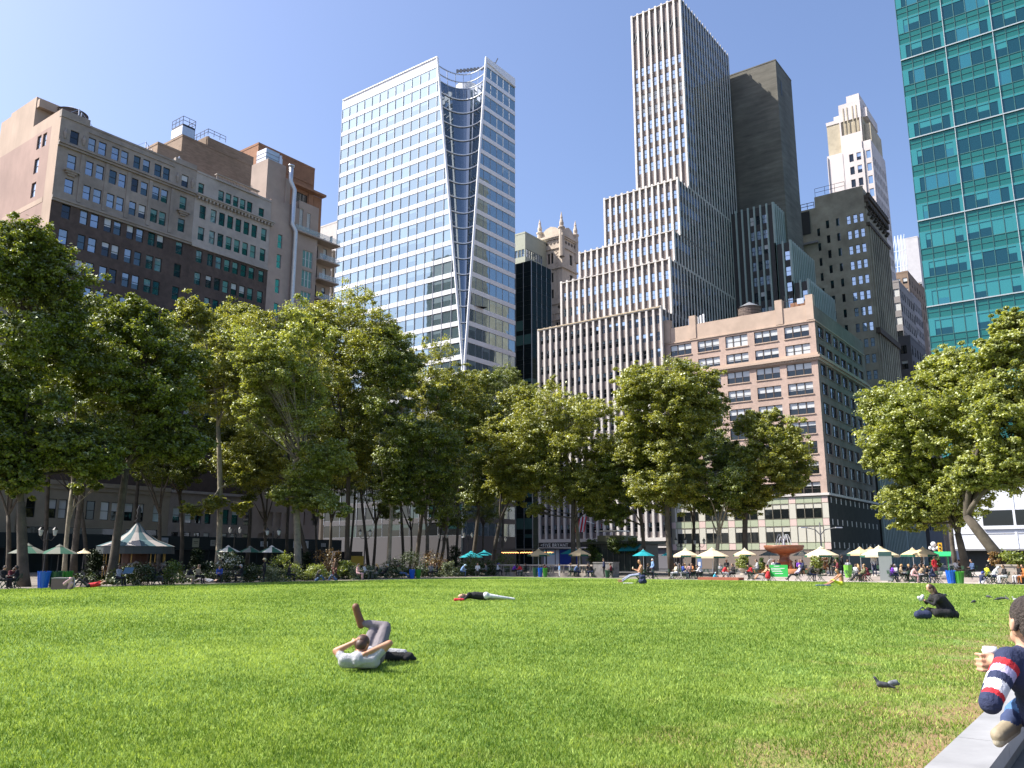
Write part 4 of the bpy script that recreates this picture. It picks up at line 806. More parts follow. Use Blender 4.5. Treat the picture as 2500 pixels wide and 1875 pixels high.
# stone coping along the north edge of the lawn
BS = mat('bluestone', (.30, .30, .30), .75, noise=.12, scale=2.2, noise2=.15, scale2=.8, bump=.1)
for i in range(3, 9):
    y0 = -3+i*2.4; solo('coping_stone', MB().box(-1.6, -1.19, y0, y0+2.385, -.02, .11), [BS], (-1.4, y0+1.2, 0), ['grey coping slab below the photo edge, nearest the camera', 'grey coping slab in the bottom right corner', 'grey coping slab beside the crossed shoe', 'grey coping slab beyond the elbow of the striped sleeve', 'grey coping slab mostly hidden behind the striped sleeve man', 'farthest grey coping slab, beyond the paper cup'][i-3], 'kerb', 'stones of the lawn edging')
# steps and upper plaza at the west end
PL = mat('plaza_bluestone_pink', (.42, .37, .335), .8, noise=.1, scale=1.2, noise2=.1); a = MB()
a.box(-31, 30, 72.0, 104, .0, .17); a.box(-31, 30, 72.5, 104, .171, .34); struct('plaza_steps', a, [PL])
a = MB(); a.quad((-31, 67.05, .006), (30, 67.05, .006), (30, 72, .006), (-31, 72, .006)); struct('plaza_path', a, [PL])

# ---------------------------------------------------------------- trees
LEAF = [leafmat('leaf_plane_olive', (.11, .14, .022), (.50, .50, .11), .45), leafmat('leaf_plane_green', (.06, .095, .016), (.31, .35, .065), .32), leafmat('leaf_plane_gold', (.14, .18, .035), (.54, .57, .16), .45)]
BARK = mat('plane_bark', (.085, .07, .052), .9, noise=.35, scale=2.5, noise2=.3, scale2=.9, bump=.5); BARKL = mat('plane_bark_pale', (.26, .225, .16), .9, noise=.4, scale=2.2, bump=.5)
def leaves(name, cl, nper, size, m, root, flat=.72, upb=.55):
    """cl: (n,4) sub-clump centres and radii"""
    n = len(cl)*nper; C = np.repeat(cl[:, :3], nper, 0); R = np.repeat(cl[:, 3], nper); v = NR.normal(0, 1, (n, 3)); v /= np.linalg.norm(v, axis=1)[:, None]
    P = C+(v*(R*NR.random(n)**.5)[:, None]*.75+NR.normal(0, .34, (n, 3))*R[:, None])*np.array([1, 1, flat]); s = size*NR.uniform(.6, 1.25, n)
    nr = v*.55+NR.normal(0, .55, (n, 3))+np.array([0, 0, upb]); nr /= np.linalg.norm(nr, axis=1)[:, None]
    t = np.cross(nr, NR.normal(0, 1, (n, 3))); t /= np.linalg.norm(t, axis=1)[:, None]; b = np.cross(nr, t)
    Q = np.empty((n, 4, 3)); Q[:, 0] = P-t*s[:, None]*.6; Q[:, 1] = P+b*s[:, None]*.5; Q[:, 2] = P+t*s[:, None]*.7-nr*s[:, None]*.2; Q[:, 3] = P-b*s[:, None]*.5
    cr = np.repeat(NR.normal(0, .16, len(cl)), nper); r = np.clip(.45+cr+NR.normal(0, .2, n), 0, 1)
    return link(name, fastmesh(name, Q.reshape(-1, 3), np.arange(4*n).reshape(-1, 4), m, np.repeat(r, 4), origin=root.location), root)
def curve(a, b, k=5, sag=.12, up=.25):
    a, b = Vector(a), Vector(b); L = (b-a).length; o = Vector((random.uniform(-1, 1), random.uniform(-1, 1), 0))*L*sag; m = (a+b)/2+o-Vector((b.x-a.x, b.y-a.y, 0))*up*.5+Vector((0, 0, 0))
    return [a*(1-t)**2+m*2*t*(1-t)+b*t*t for t in [i/k for i in range(k+1)]]
def tree(label, base, crown, extra=(), fork=.33, r0=.42, bark=None, leaf=None, dens=1.0, lobes=16, thick=.8, group='plane trees around the lawn', lean=None, lsize=.165):
    """base (x,y); crown and extra: list of (px,py,rx_px,ry_px) ellipses seen at the tree's distance"""
    bx, by = base; root = thing('plane_tree', label, 'tree', (bx, by, 0), group); d0 = sqrt(bx*bx+by*by)
    L = []; tot = [crown, *extra]
    for qi, (px, py, rx, ry) in enumerate(tot):
        c = at_d(px, py, d0); s = (c-Vector((0, 0, EYE))).length/sqrt(F*F+(px-CX)**2+(py-CY)**2); A, B = rx*s, ry*s
        n = int(lobes*1.6) if qi == 0 else max(3, int(rx*ry/330)); rl = min(A, B)*.30 if qi == 0 else .42*sqrt(A*B); fw = Vector((c.x, c.y, 0)).normalized(); sd = Vector((fw.y, -fw.x, 0))
        for i in range(n):
            for _ in range(20):
                u = Vector((random.uniform(-1, 1), random.uniform(-1, 1), random.uniform(-1, 1)))
                if .25 < u.length < 1: break
            u *= (.97 if qi == 0 else .75); q = c+sd*u.x*(A-rl*.4)+fw*u.y*min(A, 6.5)*thick+Vector((0, 0, 1))*u.z*(B-rl*.35)
            L.append((q, rl*random.uniform(.75, 1.25)))
        if qi == 0: cc, cb = c, B
    z0 = max(2.5, (cc.z-cb)*fork*2.2) if fork < 1 else fork
    fk = Vector((bx, by, 0)).lerp(Vector((cc.x, cc.y, 0)), .35); fk = Vector((bx+(lean or (fk.x-bx)), by+(fk.y-by), min(z0, cc.z-cb*.3)))
    tb = MB(); tp = curve((bx, by, -.1), fk, 5, .05, 0); r0 *= .78; tb.tube(tp, [r0*1.35, r0*1.02, r0*.94, r0*.88, r0*.82, r0*.72], 10); part(root, 'trunk', tb, [bark or BARK], True)
    lb = MB(); sub = []; low = sorted(L, key=lambda t: random.random())[:5]; M = []
    for q, r in low:
        st = tp[5] if q.z > fk.z else tp[3]; e = st.lerp(q, .62)+Vector((0, 0, abs(q.z-st.z)*.05)); pts = curve(st, e, 6, .13, .35)
        rr = r0*random.uniform(.45, .62); lb.tube(pts, [rr*(1-.11*i) for i in range(7)], 7, cap=False); M += [(p, rr*(1-.11*i)) for i, p in enumerate(pts)][1:]
    for q, r in L:
        tgt = q-Vector((0, 0, r*.2)); c_ = [m for m in M if m[0].z < tgt.z+1.0] or M; st, mr = min(c_, key=lambda m: (m[0]-tgt).length+.25*abs(m[0].z-tgt.z))
        if (tgt-st).length > 7: st = st.lerp(tgt, .02)
        pts = curve(st, tgt, 5, .14, .2); rr = min(mr*.7, .04+.022*(tgt-st).length); lb.tube(pts, [rr, rr*.85, rr*.7, rr*.5, rr*.35, rr*.2], 5, cap=False)
        ns = max(5, int(22*dens))
        for i in range(ns):
            v = Vector((random.gauss(0, 1), random.gauss(0, 1), random.gauss(0, 1))).normalized(); wisp = i % 5 == 0
            c = q+Vector((v.x, v.y, v.z*.8))*r*(random.uniform(1.0, 1.5) if wisp else random.uniform(.3, 1.05)); sub.append((*c, r*(random.uniform(.14, .26) if wisp else random.uniform(.24, .42))))
            if i < 5: lb.tube([pts[3], (pts[4]+c)/2+Vector((0, 0, .2)), c], [rr*.4, rr*.25, .015], 4, cap=False)
    part(root, 'limbs', lb, [bark or BARK], True)
    leaves('crown', np.array(sub), int(84*dens), lsize, leaf or LEAF[0], root, .6, .8); return root
def sx(px, S): return (-S, gx(px, -S))
def wy(px, W): return (gy(px, W), W)
ED = 'plane tree '
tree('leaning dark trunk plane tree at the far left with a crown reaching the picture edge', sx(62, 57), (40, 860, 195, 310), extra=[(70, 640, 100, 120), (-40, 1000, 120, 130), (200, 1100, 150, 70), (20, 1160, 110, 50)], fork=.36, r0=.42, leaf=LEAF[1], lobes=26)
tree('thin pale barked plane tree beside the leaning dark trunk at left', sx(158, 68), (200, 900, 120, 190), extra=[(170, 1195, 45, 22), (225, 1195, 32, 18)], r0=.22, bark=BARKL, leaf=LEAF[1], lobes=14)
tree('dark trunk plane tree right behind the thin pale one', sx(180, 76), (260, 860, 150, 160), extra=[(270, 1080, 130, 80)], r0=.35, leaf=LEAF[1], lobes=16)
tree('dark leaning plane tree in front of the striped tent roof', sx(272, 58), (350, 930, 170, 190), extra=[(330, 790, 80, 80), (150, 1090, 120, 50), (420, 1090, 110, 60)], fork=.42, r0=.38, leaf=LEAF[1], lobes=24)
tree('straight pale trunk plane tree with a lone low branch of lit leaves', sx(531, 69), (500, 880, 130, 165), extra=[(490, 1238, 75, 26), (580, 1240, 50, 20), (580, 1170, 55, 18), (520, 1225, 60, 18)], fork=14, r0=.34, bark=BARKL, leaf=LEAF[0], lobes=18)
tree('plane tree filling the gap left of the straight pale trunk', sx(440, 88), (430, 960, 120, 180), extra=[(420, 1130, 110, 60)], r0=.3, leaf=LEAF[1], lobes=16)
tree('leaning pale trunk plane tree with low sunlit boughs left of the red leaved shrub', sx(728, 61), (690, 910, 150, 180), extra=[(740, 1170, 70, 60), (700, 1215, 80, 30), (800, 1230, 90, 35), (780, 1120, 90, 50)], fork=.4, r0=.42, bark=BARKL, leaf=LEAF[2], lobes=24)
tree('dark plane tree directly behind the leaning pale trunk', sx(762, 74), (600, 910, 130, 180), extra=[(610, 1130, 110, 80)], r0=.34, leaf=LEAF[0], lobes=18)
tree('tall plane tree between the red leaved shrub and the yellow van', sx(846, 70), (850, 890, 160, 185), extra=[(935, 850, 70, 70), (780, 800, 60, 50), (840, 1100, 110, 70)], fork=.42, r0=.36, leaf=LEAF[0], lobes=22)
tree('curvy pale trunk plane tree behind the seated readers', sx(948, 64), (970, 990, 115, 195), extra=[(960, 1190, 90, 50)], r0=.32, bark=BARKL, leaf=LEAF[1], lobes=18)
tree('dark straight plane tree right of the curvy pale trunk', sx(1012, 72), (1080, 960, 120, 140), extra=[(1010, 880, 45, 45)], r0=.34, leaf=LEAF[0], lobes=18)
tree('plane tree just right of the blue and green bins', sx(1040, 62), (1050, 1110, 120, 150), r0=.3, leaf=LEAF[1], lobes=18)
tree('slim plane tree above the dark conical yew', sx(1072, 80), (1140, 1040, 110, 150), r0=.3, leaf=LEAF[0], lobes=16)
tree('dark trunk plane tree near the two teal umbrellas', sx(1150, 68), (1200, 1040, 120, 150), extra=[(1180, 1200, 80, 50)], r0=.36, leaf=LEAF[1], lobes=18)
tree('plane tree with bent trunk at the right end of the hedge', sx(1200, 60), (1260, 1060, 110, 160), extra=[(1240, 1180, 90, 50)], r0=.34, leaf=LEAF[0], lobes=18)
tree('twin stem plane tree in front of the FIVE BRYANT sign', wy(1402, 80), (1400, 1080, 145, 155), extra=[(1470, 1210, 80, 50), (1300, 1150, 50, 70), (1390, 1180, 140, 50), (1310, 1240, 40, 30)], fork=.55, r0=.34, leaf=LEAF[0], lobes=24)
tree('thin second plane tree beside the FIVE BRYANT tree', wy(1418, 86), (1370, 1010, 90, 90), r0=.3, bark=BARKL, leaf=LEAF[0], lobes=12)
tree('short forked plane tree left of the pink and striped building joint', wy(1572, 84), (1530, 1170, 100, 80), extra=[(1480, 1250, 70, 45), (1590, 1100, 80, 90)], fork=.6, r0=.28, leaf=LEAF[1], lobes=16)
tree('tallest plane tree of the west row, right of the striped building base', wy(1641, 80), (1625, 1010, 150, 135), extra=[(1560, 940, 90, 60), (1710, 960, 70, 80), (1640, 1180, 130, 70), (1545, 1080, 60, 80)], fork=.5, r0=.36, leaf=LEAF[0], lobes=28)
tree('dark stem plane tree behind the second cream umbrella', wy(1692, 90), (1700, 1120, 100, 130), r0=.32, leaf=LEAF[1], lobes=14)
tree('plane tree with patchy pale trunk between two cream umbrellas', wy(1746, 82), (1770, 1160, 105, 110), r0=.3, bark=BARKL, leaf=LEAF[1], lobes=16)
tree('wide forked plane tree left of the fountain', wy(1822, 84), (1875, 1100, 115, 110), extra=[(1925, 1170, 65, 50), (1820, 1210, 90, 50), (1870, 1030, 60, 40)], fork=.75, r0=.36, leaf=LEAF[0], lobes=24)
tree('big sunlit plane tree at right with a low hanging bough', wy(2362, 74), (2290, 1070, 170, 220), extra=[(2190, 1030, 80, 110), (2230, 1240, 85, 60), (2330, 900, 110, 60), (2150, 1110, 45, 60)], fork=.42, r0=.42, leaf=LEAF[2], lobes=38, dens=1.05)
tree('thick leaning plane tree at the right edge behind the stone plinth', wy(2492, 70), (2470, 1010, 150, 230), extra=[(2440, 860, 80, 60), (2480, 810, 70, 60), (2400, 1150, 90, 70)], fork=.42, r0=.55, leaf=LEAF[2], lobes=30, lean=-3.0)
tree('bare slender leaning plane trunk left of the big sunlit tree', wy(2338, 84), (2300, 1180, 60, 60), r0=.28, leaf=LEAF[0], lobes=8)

for i, (px, S, c, ex, lf, lab) in enumerate([
    (110, 96, (110, 800, 110, 130), [(90, 960, 110, 110)], 1, 'back row plane tree between the far left trunk and the thin pale tree'),
    (330, 98, (350, 860, 120, 130), [(330, 1010, 110, 90)], 1, 'back row plane tree behind the striped tent'),
    (600, 98, (580, 840, 110, 110), [(600, 990, 120, 90), (610, 1120, 90, 70)], 0, 'back row plane tree right of the straight pale trunk'),
    (700, 100, (740, 850, 110, 110), [(720, 1000, 110, 100)], 0, 'back row plane tree above the wide white banner'),
    (900, 98, (800, 880, 100, 110), [(860, 1040, 110, 90), (890, 1160, 100, 60)], 1, 'back row plane tree behind the yellow van'),
    (985, 94, (940, 960, 90, 100), [(1000, 1080, 110, 90)], 1, 'back row plane tree above the seated readers'),
    (1110, 96, (1130, 960, 90, 80), [(1110, 1100, 110, 90), (1100, 1200, 110, 50)], 1, 'back row plane tree behind the dark conical yew'),
    (1225, 92, (1240, 980, 80, 90), [(1220, 1100, 90, 90)], 1, 'back row plane tree at the street corner')]):
    tree(lab, sx(px, S), c, extra=ex, r0=.3, leaf=LEAF[lf], lobes=16, group='plane trees around the lawn')

for px, S, c, ex, lf, lab in [
    (20, 84, (10, 1080, 110, 120), [], 1, 'low crowned plane tree at the far left edge'), (215, 90, (160, 1090, 120, 100), [], 1, 'low crowned plane tree above the small cream umbrella'),
    (385, 84, (390, 1110, 120, 90), [], 1, 'low crowned plane tree right of the striped tent'), (650, 86, (640, 1120, 110, 110), [(560, 1060, 80, 90)], 1, 'low crowned plane tree above the bright twin lamp'),
    (800, 84, (820, 1110, 110, 120), [], 0, 'low crowned plane tree behind the russet hydrangea'), (910, 88, (930, 1130, 110, 110), [(960, 1240, 80, 30)], 1, 'low crowned plane tree left of the curvy pale trunk'),
    (1095, 84, (1080, 1150, 110, 100), [(1090, 1260, 90, 30)], 1, 'low crowned plane tree right above the rounded yew'), (1180, 100, (1180, 1130, 100, 120), [(1190, 1250, 80, 35)], 1, 'low crowned plane tree behind the teal umbrellas')]:
    tree(lab, sx(px, S), c, extra=ex, r0=.28, leaf=LEAF[lf], lobes=14, dens=.7)

for px, S, c, lab in [(770, 104, (770, 1130, 100, 120), 'low crowned plane tree behind the wide white banner pole'), (850, 102, (890, 1010, 90, 110), 'middle crowned plane tree behind the yellow van'), (1000, 104, (1010, 1150, 100, 110), 'low crowned plane tree right behind the blue and green bins'), (1060, 106, (1120, 1090, 90, 100), 'middle crowned plane tree behind the rounded yew')]:
    tree(lab, sx(px, S), c, r0=.26, leaf=LEAF[1], lobes=12, dens=.7)

# ---------------------------------------------------------------- shrubs and hedges
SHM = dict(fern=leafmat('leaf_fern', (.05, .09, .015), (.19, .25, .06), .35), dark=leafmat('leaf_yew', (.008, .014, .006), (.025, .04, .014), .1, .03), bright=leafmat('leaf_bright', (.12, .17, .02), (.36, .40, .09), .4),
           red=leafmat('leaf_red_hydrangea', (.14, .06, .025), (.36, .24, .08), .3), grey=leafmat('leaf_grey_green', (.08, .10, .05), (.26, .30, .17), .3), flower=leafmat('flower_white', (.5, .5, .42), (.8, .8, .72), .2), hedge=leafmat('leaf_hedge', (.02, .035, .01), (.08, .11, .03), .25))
def shrub(name, label, cat, x, y, w, h, key, ls=.1, z=0, cone=False, group='shrubs along the south side of the lawn', n=34, fl=None):
    r = thing(name, label, cat, (x, y, z), group); cl = []
    for i in range(n):
        t = random.random(); a = random.uniform(0, 2*pi); rr = random.uniform(.2, 1)*w/2*((1-t*.85) if cone else sqrt(max(.05, 1-t*t*.8))); cl.append((x+rr*cos(a), y+rr*sin(a), z+.12+t*h*.88, w*random.uniform(.12, .2)))
    leaves('foliage', np.array(cl), 46, ls, SHM[key], r); a = MB()
    for i in range(6): q = cl[i*5]; a.tube([(x+random.uniform(-.1, .1), y, z), ((x+q[0])/2, (y+q[1])/2, z+q[2]*.5-z*.5), q[:3]], [.03, .02, .008], 4)
    part(r, 'stems', a, [BARK])
    if fl: leaves('blossoms', np.array([(c[0], c[1], c[2]+.05, w*.2) for c in cl[::2]]), fl, .11, SHM['flower'], r)
    return r
def sh(px, S, pt, pw, key, label, **k):
    x = -S; y = gx(px, x); d = sqrt(x*x+y*y); h = at_x(px, pt, x).z; w = pw/2055*d*.98; return shrub(k.pop('name', 'shrub'), label, k.pop('cat', 'shrub'), x, y, w, max(.5, h), key, **k)
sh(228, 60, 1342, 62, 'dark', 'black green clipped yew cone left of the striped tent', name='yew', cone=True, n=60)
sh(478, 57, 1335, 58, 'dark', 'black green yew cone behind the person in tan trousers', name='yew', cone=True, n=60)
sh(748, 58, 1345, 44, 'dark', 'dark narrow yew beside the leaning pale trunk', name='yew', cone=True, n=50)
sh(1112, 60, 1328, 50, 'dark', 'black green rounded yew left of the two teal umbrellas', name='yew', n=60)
for px, S, pt, pw, key, lab, fl in [(345, 54.5, 1378, 70, 'hedge', 'dark low fern bed right of the woman with the newspaper', 0), (417, 54.3, 1370, 62, 'fern', 'feathery mid green fern bush at left', 0),
    (555, 56, 1348, 92, 'hedge', 'dark hydrangea covered in pale flower heads', 22), (612, 54.5, 1380, 60, 'hedge', 'dark shrub behind the person in the straw hat', 0), (692, 55.5, 1353, 84, 'bright', 'large yellow green shrub left of the leaning pale trunk', 0),
    (655, 54.0, 1388, 70, 'grey', 'grey green leafy shrub just right of the straw hat', 0), (802, 56.5, 1340, 86, 'red', 'russet leaved hydrangea behind the standing man in brown', 0), (770, 54.2, 1382, 60, 'bright', 'low light green shrub left of the standing man in brown', 0), (842, 55.2, 1368, 50, 'bright', 'bright green shrub right of the standing man in brown', 0),
    (868, 54.5, 1385, 60, 'grey', 'silvery shrub behind the woman in the pink coat', 0), (905, 55, 1384, 60, 'grey', 'silvery shrub behind the seated blonde reader', 0), (1008, 58, 1345, 90, 'hedge', 'tall dark hedge bush behind the blue and green bins', 0), (1062, 58.5, 1343, 80, 'red', 'dull red brown bush right of the tall dark hedge bush', 0),
    (1093, 54.5, 1370, 40, 'grey', 'pale grey green round bush below the rounded yew', 0), (1140, 56, 1368, 66, 'hedge', 'dark bush behind the person in the pale blue hood', 0), (1186, 56, 1368, 56, 'hedge', 'dark bush under the two teal umbrellas', 0), (1232, 57, 1350, 60, 'fern', 'loose green shrub under the dark pergola frame', 0), (960, 57, 1362, 70, 'hedge', 'dark shrub behind the curvy pale trunk', 0), (300, 57.5, 1380, 60, 'hedge', 'dark shrub below the striped tent', 0), (1150, 60, 1350, 60, 'fern', 'green shrub behind the rounded yew', 0), (505, 58, 1372, 50, 'hedge', 'dark shrub between the yew cone and the flowering hydrangea', 0)]:
    sh(px, S, pt, pw, key, lab, fl=fl)
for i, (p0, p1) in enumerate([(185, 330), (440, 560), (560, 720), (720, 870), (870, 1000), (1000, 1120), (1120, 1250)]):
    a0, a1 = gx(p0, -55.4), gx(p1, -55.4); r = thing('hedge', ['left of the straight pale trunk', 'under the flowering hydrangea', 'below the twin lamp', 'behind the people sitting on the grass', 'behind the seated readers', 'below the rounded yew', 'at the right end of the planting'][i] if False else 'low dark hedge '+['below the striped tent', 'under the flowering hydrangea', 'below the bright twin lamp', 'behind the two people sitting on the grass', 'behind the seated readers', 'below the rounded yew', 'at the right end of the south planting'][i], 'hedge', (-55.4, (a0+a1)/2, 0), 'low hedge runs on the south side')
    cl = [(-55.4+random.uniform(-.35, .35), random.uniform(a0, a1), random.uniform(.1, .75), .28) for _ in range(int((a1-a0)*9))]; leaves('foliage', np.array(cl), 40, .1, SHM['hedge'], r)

# ---------------------------------------------------------------- people
SKIN = mat('skin', (.50, .30, .20), .55, spec=.35); SKD = mat('skin_brown', (.20, .10, .06), .5, spec=.35); SKT = mat('skin_tanned', (.42, .21, .12), .5, spec=.4)
HAIR = dict(dark=mat('hair_dark', (.015, .012, .010), .6), brown=mat('hair_brown', (.06, .03, .018), .55), blonde=mat('hair_blonde', (.42, .27, .11), .55), grey=mat('hair_grey', (.35, .34, .33), .6), white=mat('cap_white', (.7, .7, .7), .7), blue=mat('cap_blue', (.03, .05, .25), .7), straw=mat('straw_hat', (.55, .47, .28), .8), cyan=mat('cap_pale', (.45, .62, .7), .7))
CLO = {k: mat('cloth_'+k, c, .85, noise=.12, scale=7, bump=.8) for k, c in dict(black=(.012, .012, .014), white=(.62, .62, .64), grey=(.17, .17, .18), lgrey=(.38, .38, .40), navy=(.02, .028, .075), blue=(.03, .07, .33), jeans=(.055, .10, .21), sky=(.22, .36, .60), cyan=(.04, .42, .62), red=(.52, .02, .03), maroon=(.14, .02, .03), pink=(.60, .36, .36), lilac=(.42, .38, .56), purple=(.17, .04, .42), brown=(.10, .055, .03), tan=(.38, .28, .17), olive=(.12, .12, .06), yellow=(.60, .66, .04), orange=(.6, .22, .06), cream=(.58, .52, .40), green=(.05, .22, .06), shoe=(.05, .03, .02)).items()}
def caps(mb, a, b, ra, rb, n=10):
    mb.ball(a, ra, n); mb.ball(b, rb, n)
    if (Vector(b)-Vector(a)).length > .005: mb.tube([a, b], [ra, rb], n)
def fuse(segs, name, mats, voxel=.028, smooth=3, origin=(0, 0, 0)):
    """one continuous skin from tapered limbs: segs = (a, b, ra, rb, slot)"""
    mb = MB()
    for a, b, ra, rb, m in segs: caps(mb, a, b, ra, rb)
    o = bpy.data.objects.new('tmp', mb.mesh('tmp', [], (0, 0, 0))); COL.objects.link(o)
    md = o.modifiers.new('r', 'REMESH'); md.mode = 'VOXEL'; md.voxel_size = voxel; md.use_smooth_shade = True
    sm = o.modifiers.new('s', 'SMOOTH'); sm.factor = .5; sm.iterations = smooth
    dg = bpy.context.evaluated_depsgraph_get(); dg.update(); me = bpy.data.meshes.new_from_object(o.evaluated_get(dg)); tmp = o.data; bpy.data.objects.remove(o); bpy.data.meshes.remove(tmp)
    me.name = name; n = len(me.polygons); C = np.empty(n*3); me.polygons.foreach_get('center', C); C = C.reshape(-1, 3); best = np.full(n, 1e9); idx = np.zeros(n, int)
    for a, b, ra, rb, m in segs:
        a, b = np.array(a, float), np.array(b, float); ab = b-a; t = np.clip(((C-a)@ab)/max(1e-9, ab@ab), 0, 1); d = np.linalg.norm(C-a-t[:, None]*ab, axis=1)-(ra+(rb-ra)*t); k = d < best; best[k] = d[k]; idx[k] = m
    me.materials.clear()
    for k in mats: me.materials.append(k)
    me.polygons.foreach_set('material_index', idx.astype(np.int32)); me.polygons.foreach_set('use_smooth', [True]*n)
    if any(origin): me.transform(Matrix.Translation(-Vector(origin)))
    me.update(); return me
def body_segs(J, skirt=False, bare=False, shorts=False, barefoot=False, s=1.0, fing=False, long_sleeve=True, look=(0, 1, 0)):
    V = {k: Vector(v) for k, v in J.items()}; T = 0 if bare else 1; S = []; lk = Vector(look).normalized(); up = (V['head']-V['neck']).normalized()
    S += [(V['pel'], V['chest'], .135*s, .135*s, T), (V['hipL'], V['hipR'], .125*s, .125*s, 2), (V['chest'], (V['shL']+V['shR'])/2, .13*s, .10*s, T), (V['shL'], V['shR'], .072*s, .072*s, T), ((V['shL']+V['shR'])/2, V['neck'], .065*s, .055*s, 0), (V['neck'], V['head'], .052*s, .06*s, 0)]
    h = V['head']; S += [(h-up*.03, h+up*.045, .086*s, .088*s, 0), (h+lk*.03-up*.06, h+lk*.05-up*.07, .055*s, .045*s, 0), (h+lk*.095, h+lk*.105-up*.02, .014, .018, 0)]
    side = up.cross(lk).normalized(); S += [(h+side*.09, h+side*.092-up*.025, .016, .014, 0), (h-side*.09, h-side*.092-up*.025, .016, .014, 0)]
    for q in 'LR':
        md_ = V['sh'+q].lerp(V['el'+q], .55); S += [(V['sh'+q], md_, .062*s, .054*s, T), (md_, V['el'+q], .05*s, .043*s, T if long_sleeve else 0), (V['el'+q], V['wr'+q], .044*s, .031*s, T if long_sleeve else 0)]
        hd = (V['wr'+q]-V['el'+q]).normalized(); S += [(V['wr'+q], V['wr'+q]+hd*.07, .028, .034, 0)]
        if fing:
            ax = hd.cross(lk).normalized() if abs(hd.dot(lk)) < .95 else Vector((1, 0, 0))
            for k, ln in enumerate((.075, .085, .08, .065)): b = V['wr'+q]+hd*.085+ax*(k-1.5)*.021; S += [(b, b+hd*ln*.55, .0105, .0095, 0), (b+hd*ln*.55, b+hd*ln+hd.cross(ax)*.02, .0095, .008, 0)]
            b = V['wr'+q]+hd*.03+ax*.035; S += [(b, b+hd*.04+ax*.03, .013, .010, 0)]
        else: S += [(V['wr'+q]+hd*.07, V['wr'+q]+hd*.14, .03, .016, 0)]
        S += [(V['hip'+q], V['kn'+q], .088*s, .062*s, 2), (V['kn'+q], V['an'+q], .060*s, .040*s, 0 if shorts else 2), (V['an'+q], V['to'+q], .046, .036, 0 if barefoot else 3)]
        if skirt: S.append((V['hip'+q], V['kn'+q], .13, .12, 2))
    return S
def sym(d): 
    o = {}
    for k, v in d.items():
        if k in ('pel', 'chest', 'neck', 'head'): o[k] = v
        elif k[-1] in 'LR' and k[:-1] in ('sh', 'el', 'wr', 'hip', 'kn', 'an', 'to'): o[k] = v
        else: o[k+'L'] = (-v[0], v[1], v[2]); o[k+'R'] = v
    return o
POSE = dict(
    stand=sym(dict(pel=(0, 0, .95), chest=(0, 0, 1.24), neck=(0, 0, 1.46), head=(0, .03, 1.62), sh=(.17, 0, 1.40), el=(.23, -.03, 1.13), wr=(.19, .14, .95), hip=(.09, 0, .92), kn=(.10, .03, .50), an=(.11, -.02, .08), to=(.13, .13, .04))),
    walk=sym(dict(pel=(0, 0, .95), chest=(0, .02, 1.24), neck=(0, .04, 1.46), head=(0, .08, 1.61), sh=(.17, .02, 1.40), elL=(-.22, .16, 1.15), wrL=(-.18, .3, 1.05), elR=(.23, -.14, 1.14), wrR=(.22, -.1, .9), hip=(.09, 0, .92), knL=(-.1, .16, .5), anL=(-.1, .28, .09), toL=(-.1, .44, .07), knR=(.1, -.03, .5), anR=(.1, -.32, .14), toR=(.1, -.2, .04))),
    sit=sym(dict(pel=(0, 0, .56), chest=(0, .0, .84), neck=(0, .03, 1.06), head=(0, .08, 1.21), sh=(.17, .0, 1.0), el=(.23, .08, .77), wr=(.12, .30, .76), hip=(.09, .0, .54), kn=(.12, .43, .53), an=(.12, .42, .09), to=(.13, .56, .04))),
    lean=sym(dict(pel=(0, 0, .56), chest=(0, .12, .82), neck=(0, .26, .99), head=(0, .37, 1.10), sh=(.17, .2, .96), el=(.20, .36, .70), wr=(.08, .52, .72), hip=(.09, .0, .54), kn=(.13, .43, .53), an=(.13, .36, .09), to=(.14, .5, .04))),
    recl=sym(dict(pel=(0, .15, .52), chest=(0, -.08, .78), neck=(0, -.18, .99), head=(0, -.17, 1.15), sh=(.17, -.16, .93), el=(.26, .0, .72), wr=(.12, .2, .68), hip=(.09, .16, .5), kn=(.12, .56, .50), an=(.10, .88, .12), to=(.11, .98, .2))),
    ground=sym(dict(pel=(0, 0, .13), chest=(0, .03, .42), neck=(0, .13, .62), head=(0, .2, .76), sh=(.17, .09, .56), el=(.22, .26, .38), wr=(.08, .44, .42), hip=(.09, .02, .12), kn=(.12, .40, .46), an=(.11, .62, .08), to=(.12, .76, .05))))
BM = {}; HM = {}
SHOE = mat('shoe_dark', (.03, .025, .022), .6)
def hair_mesh(J, kind, look=(0, 1, 0), org=(0, 0, 0), n=14):
    h = Vector(J['head']); up = (h-Vector(J['neck'])).normalized(); lk = Vector(look).normalized(); mb = MB(); c = h-lk*.018+up*.035; mb.ball(c, .098, n, 0, (1, 1.02, .98)); mb.ball(h-lk*.04-up*.02, .085, n)
    if kind == 'long': caps(mb, h-lk*.06, Vector(J['neck'])-lk*.07-up*.12, .08, .06, n)
    if kind == 'hat': k = len(mb.v); mb.lathe([(.05, .0), (.19, -.01), (.2, .0), (.10, .03), (.1, .1), (.0, .12)], (c.x, c.y, c.z+.02), 16)
    if kind == 'cap': caps(mb, c+lk*.07-up*.0, c+lk*.15-up*.01, .05, .03, n)
    return mb
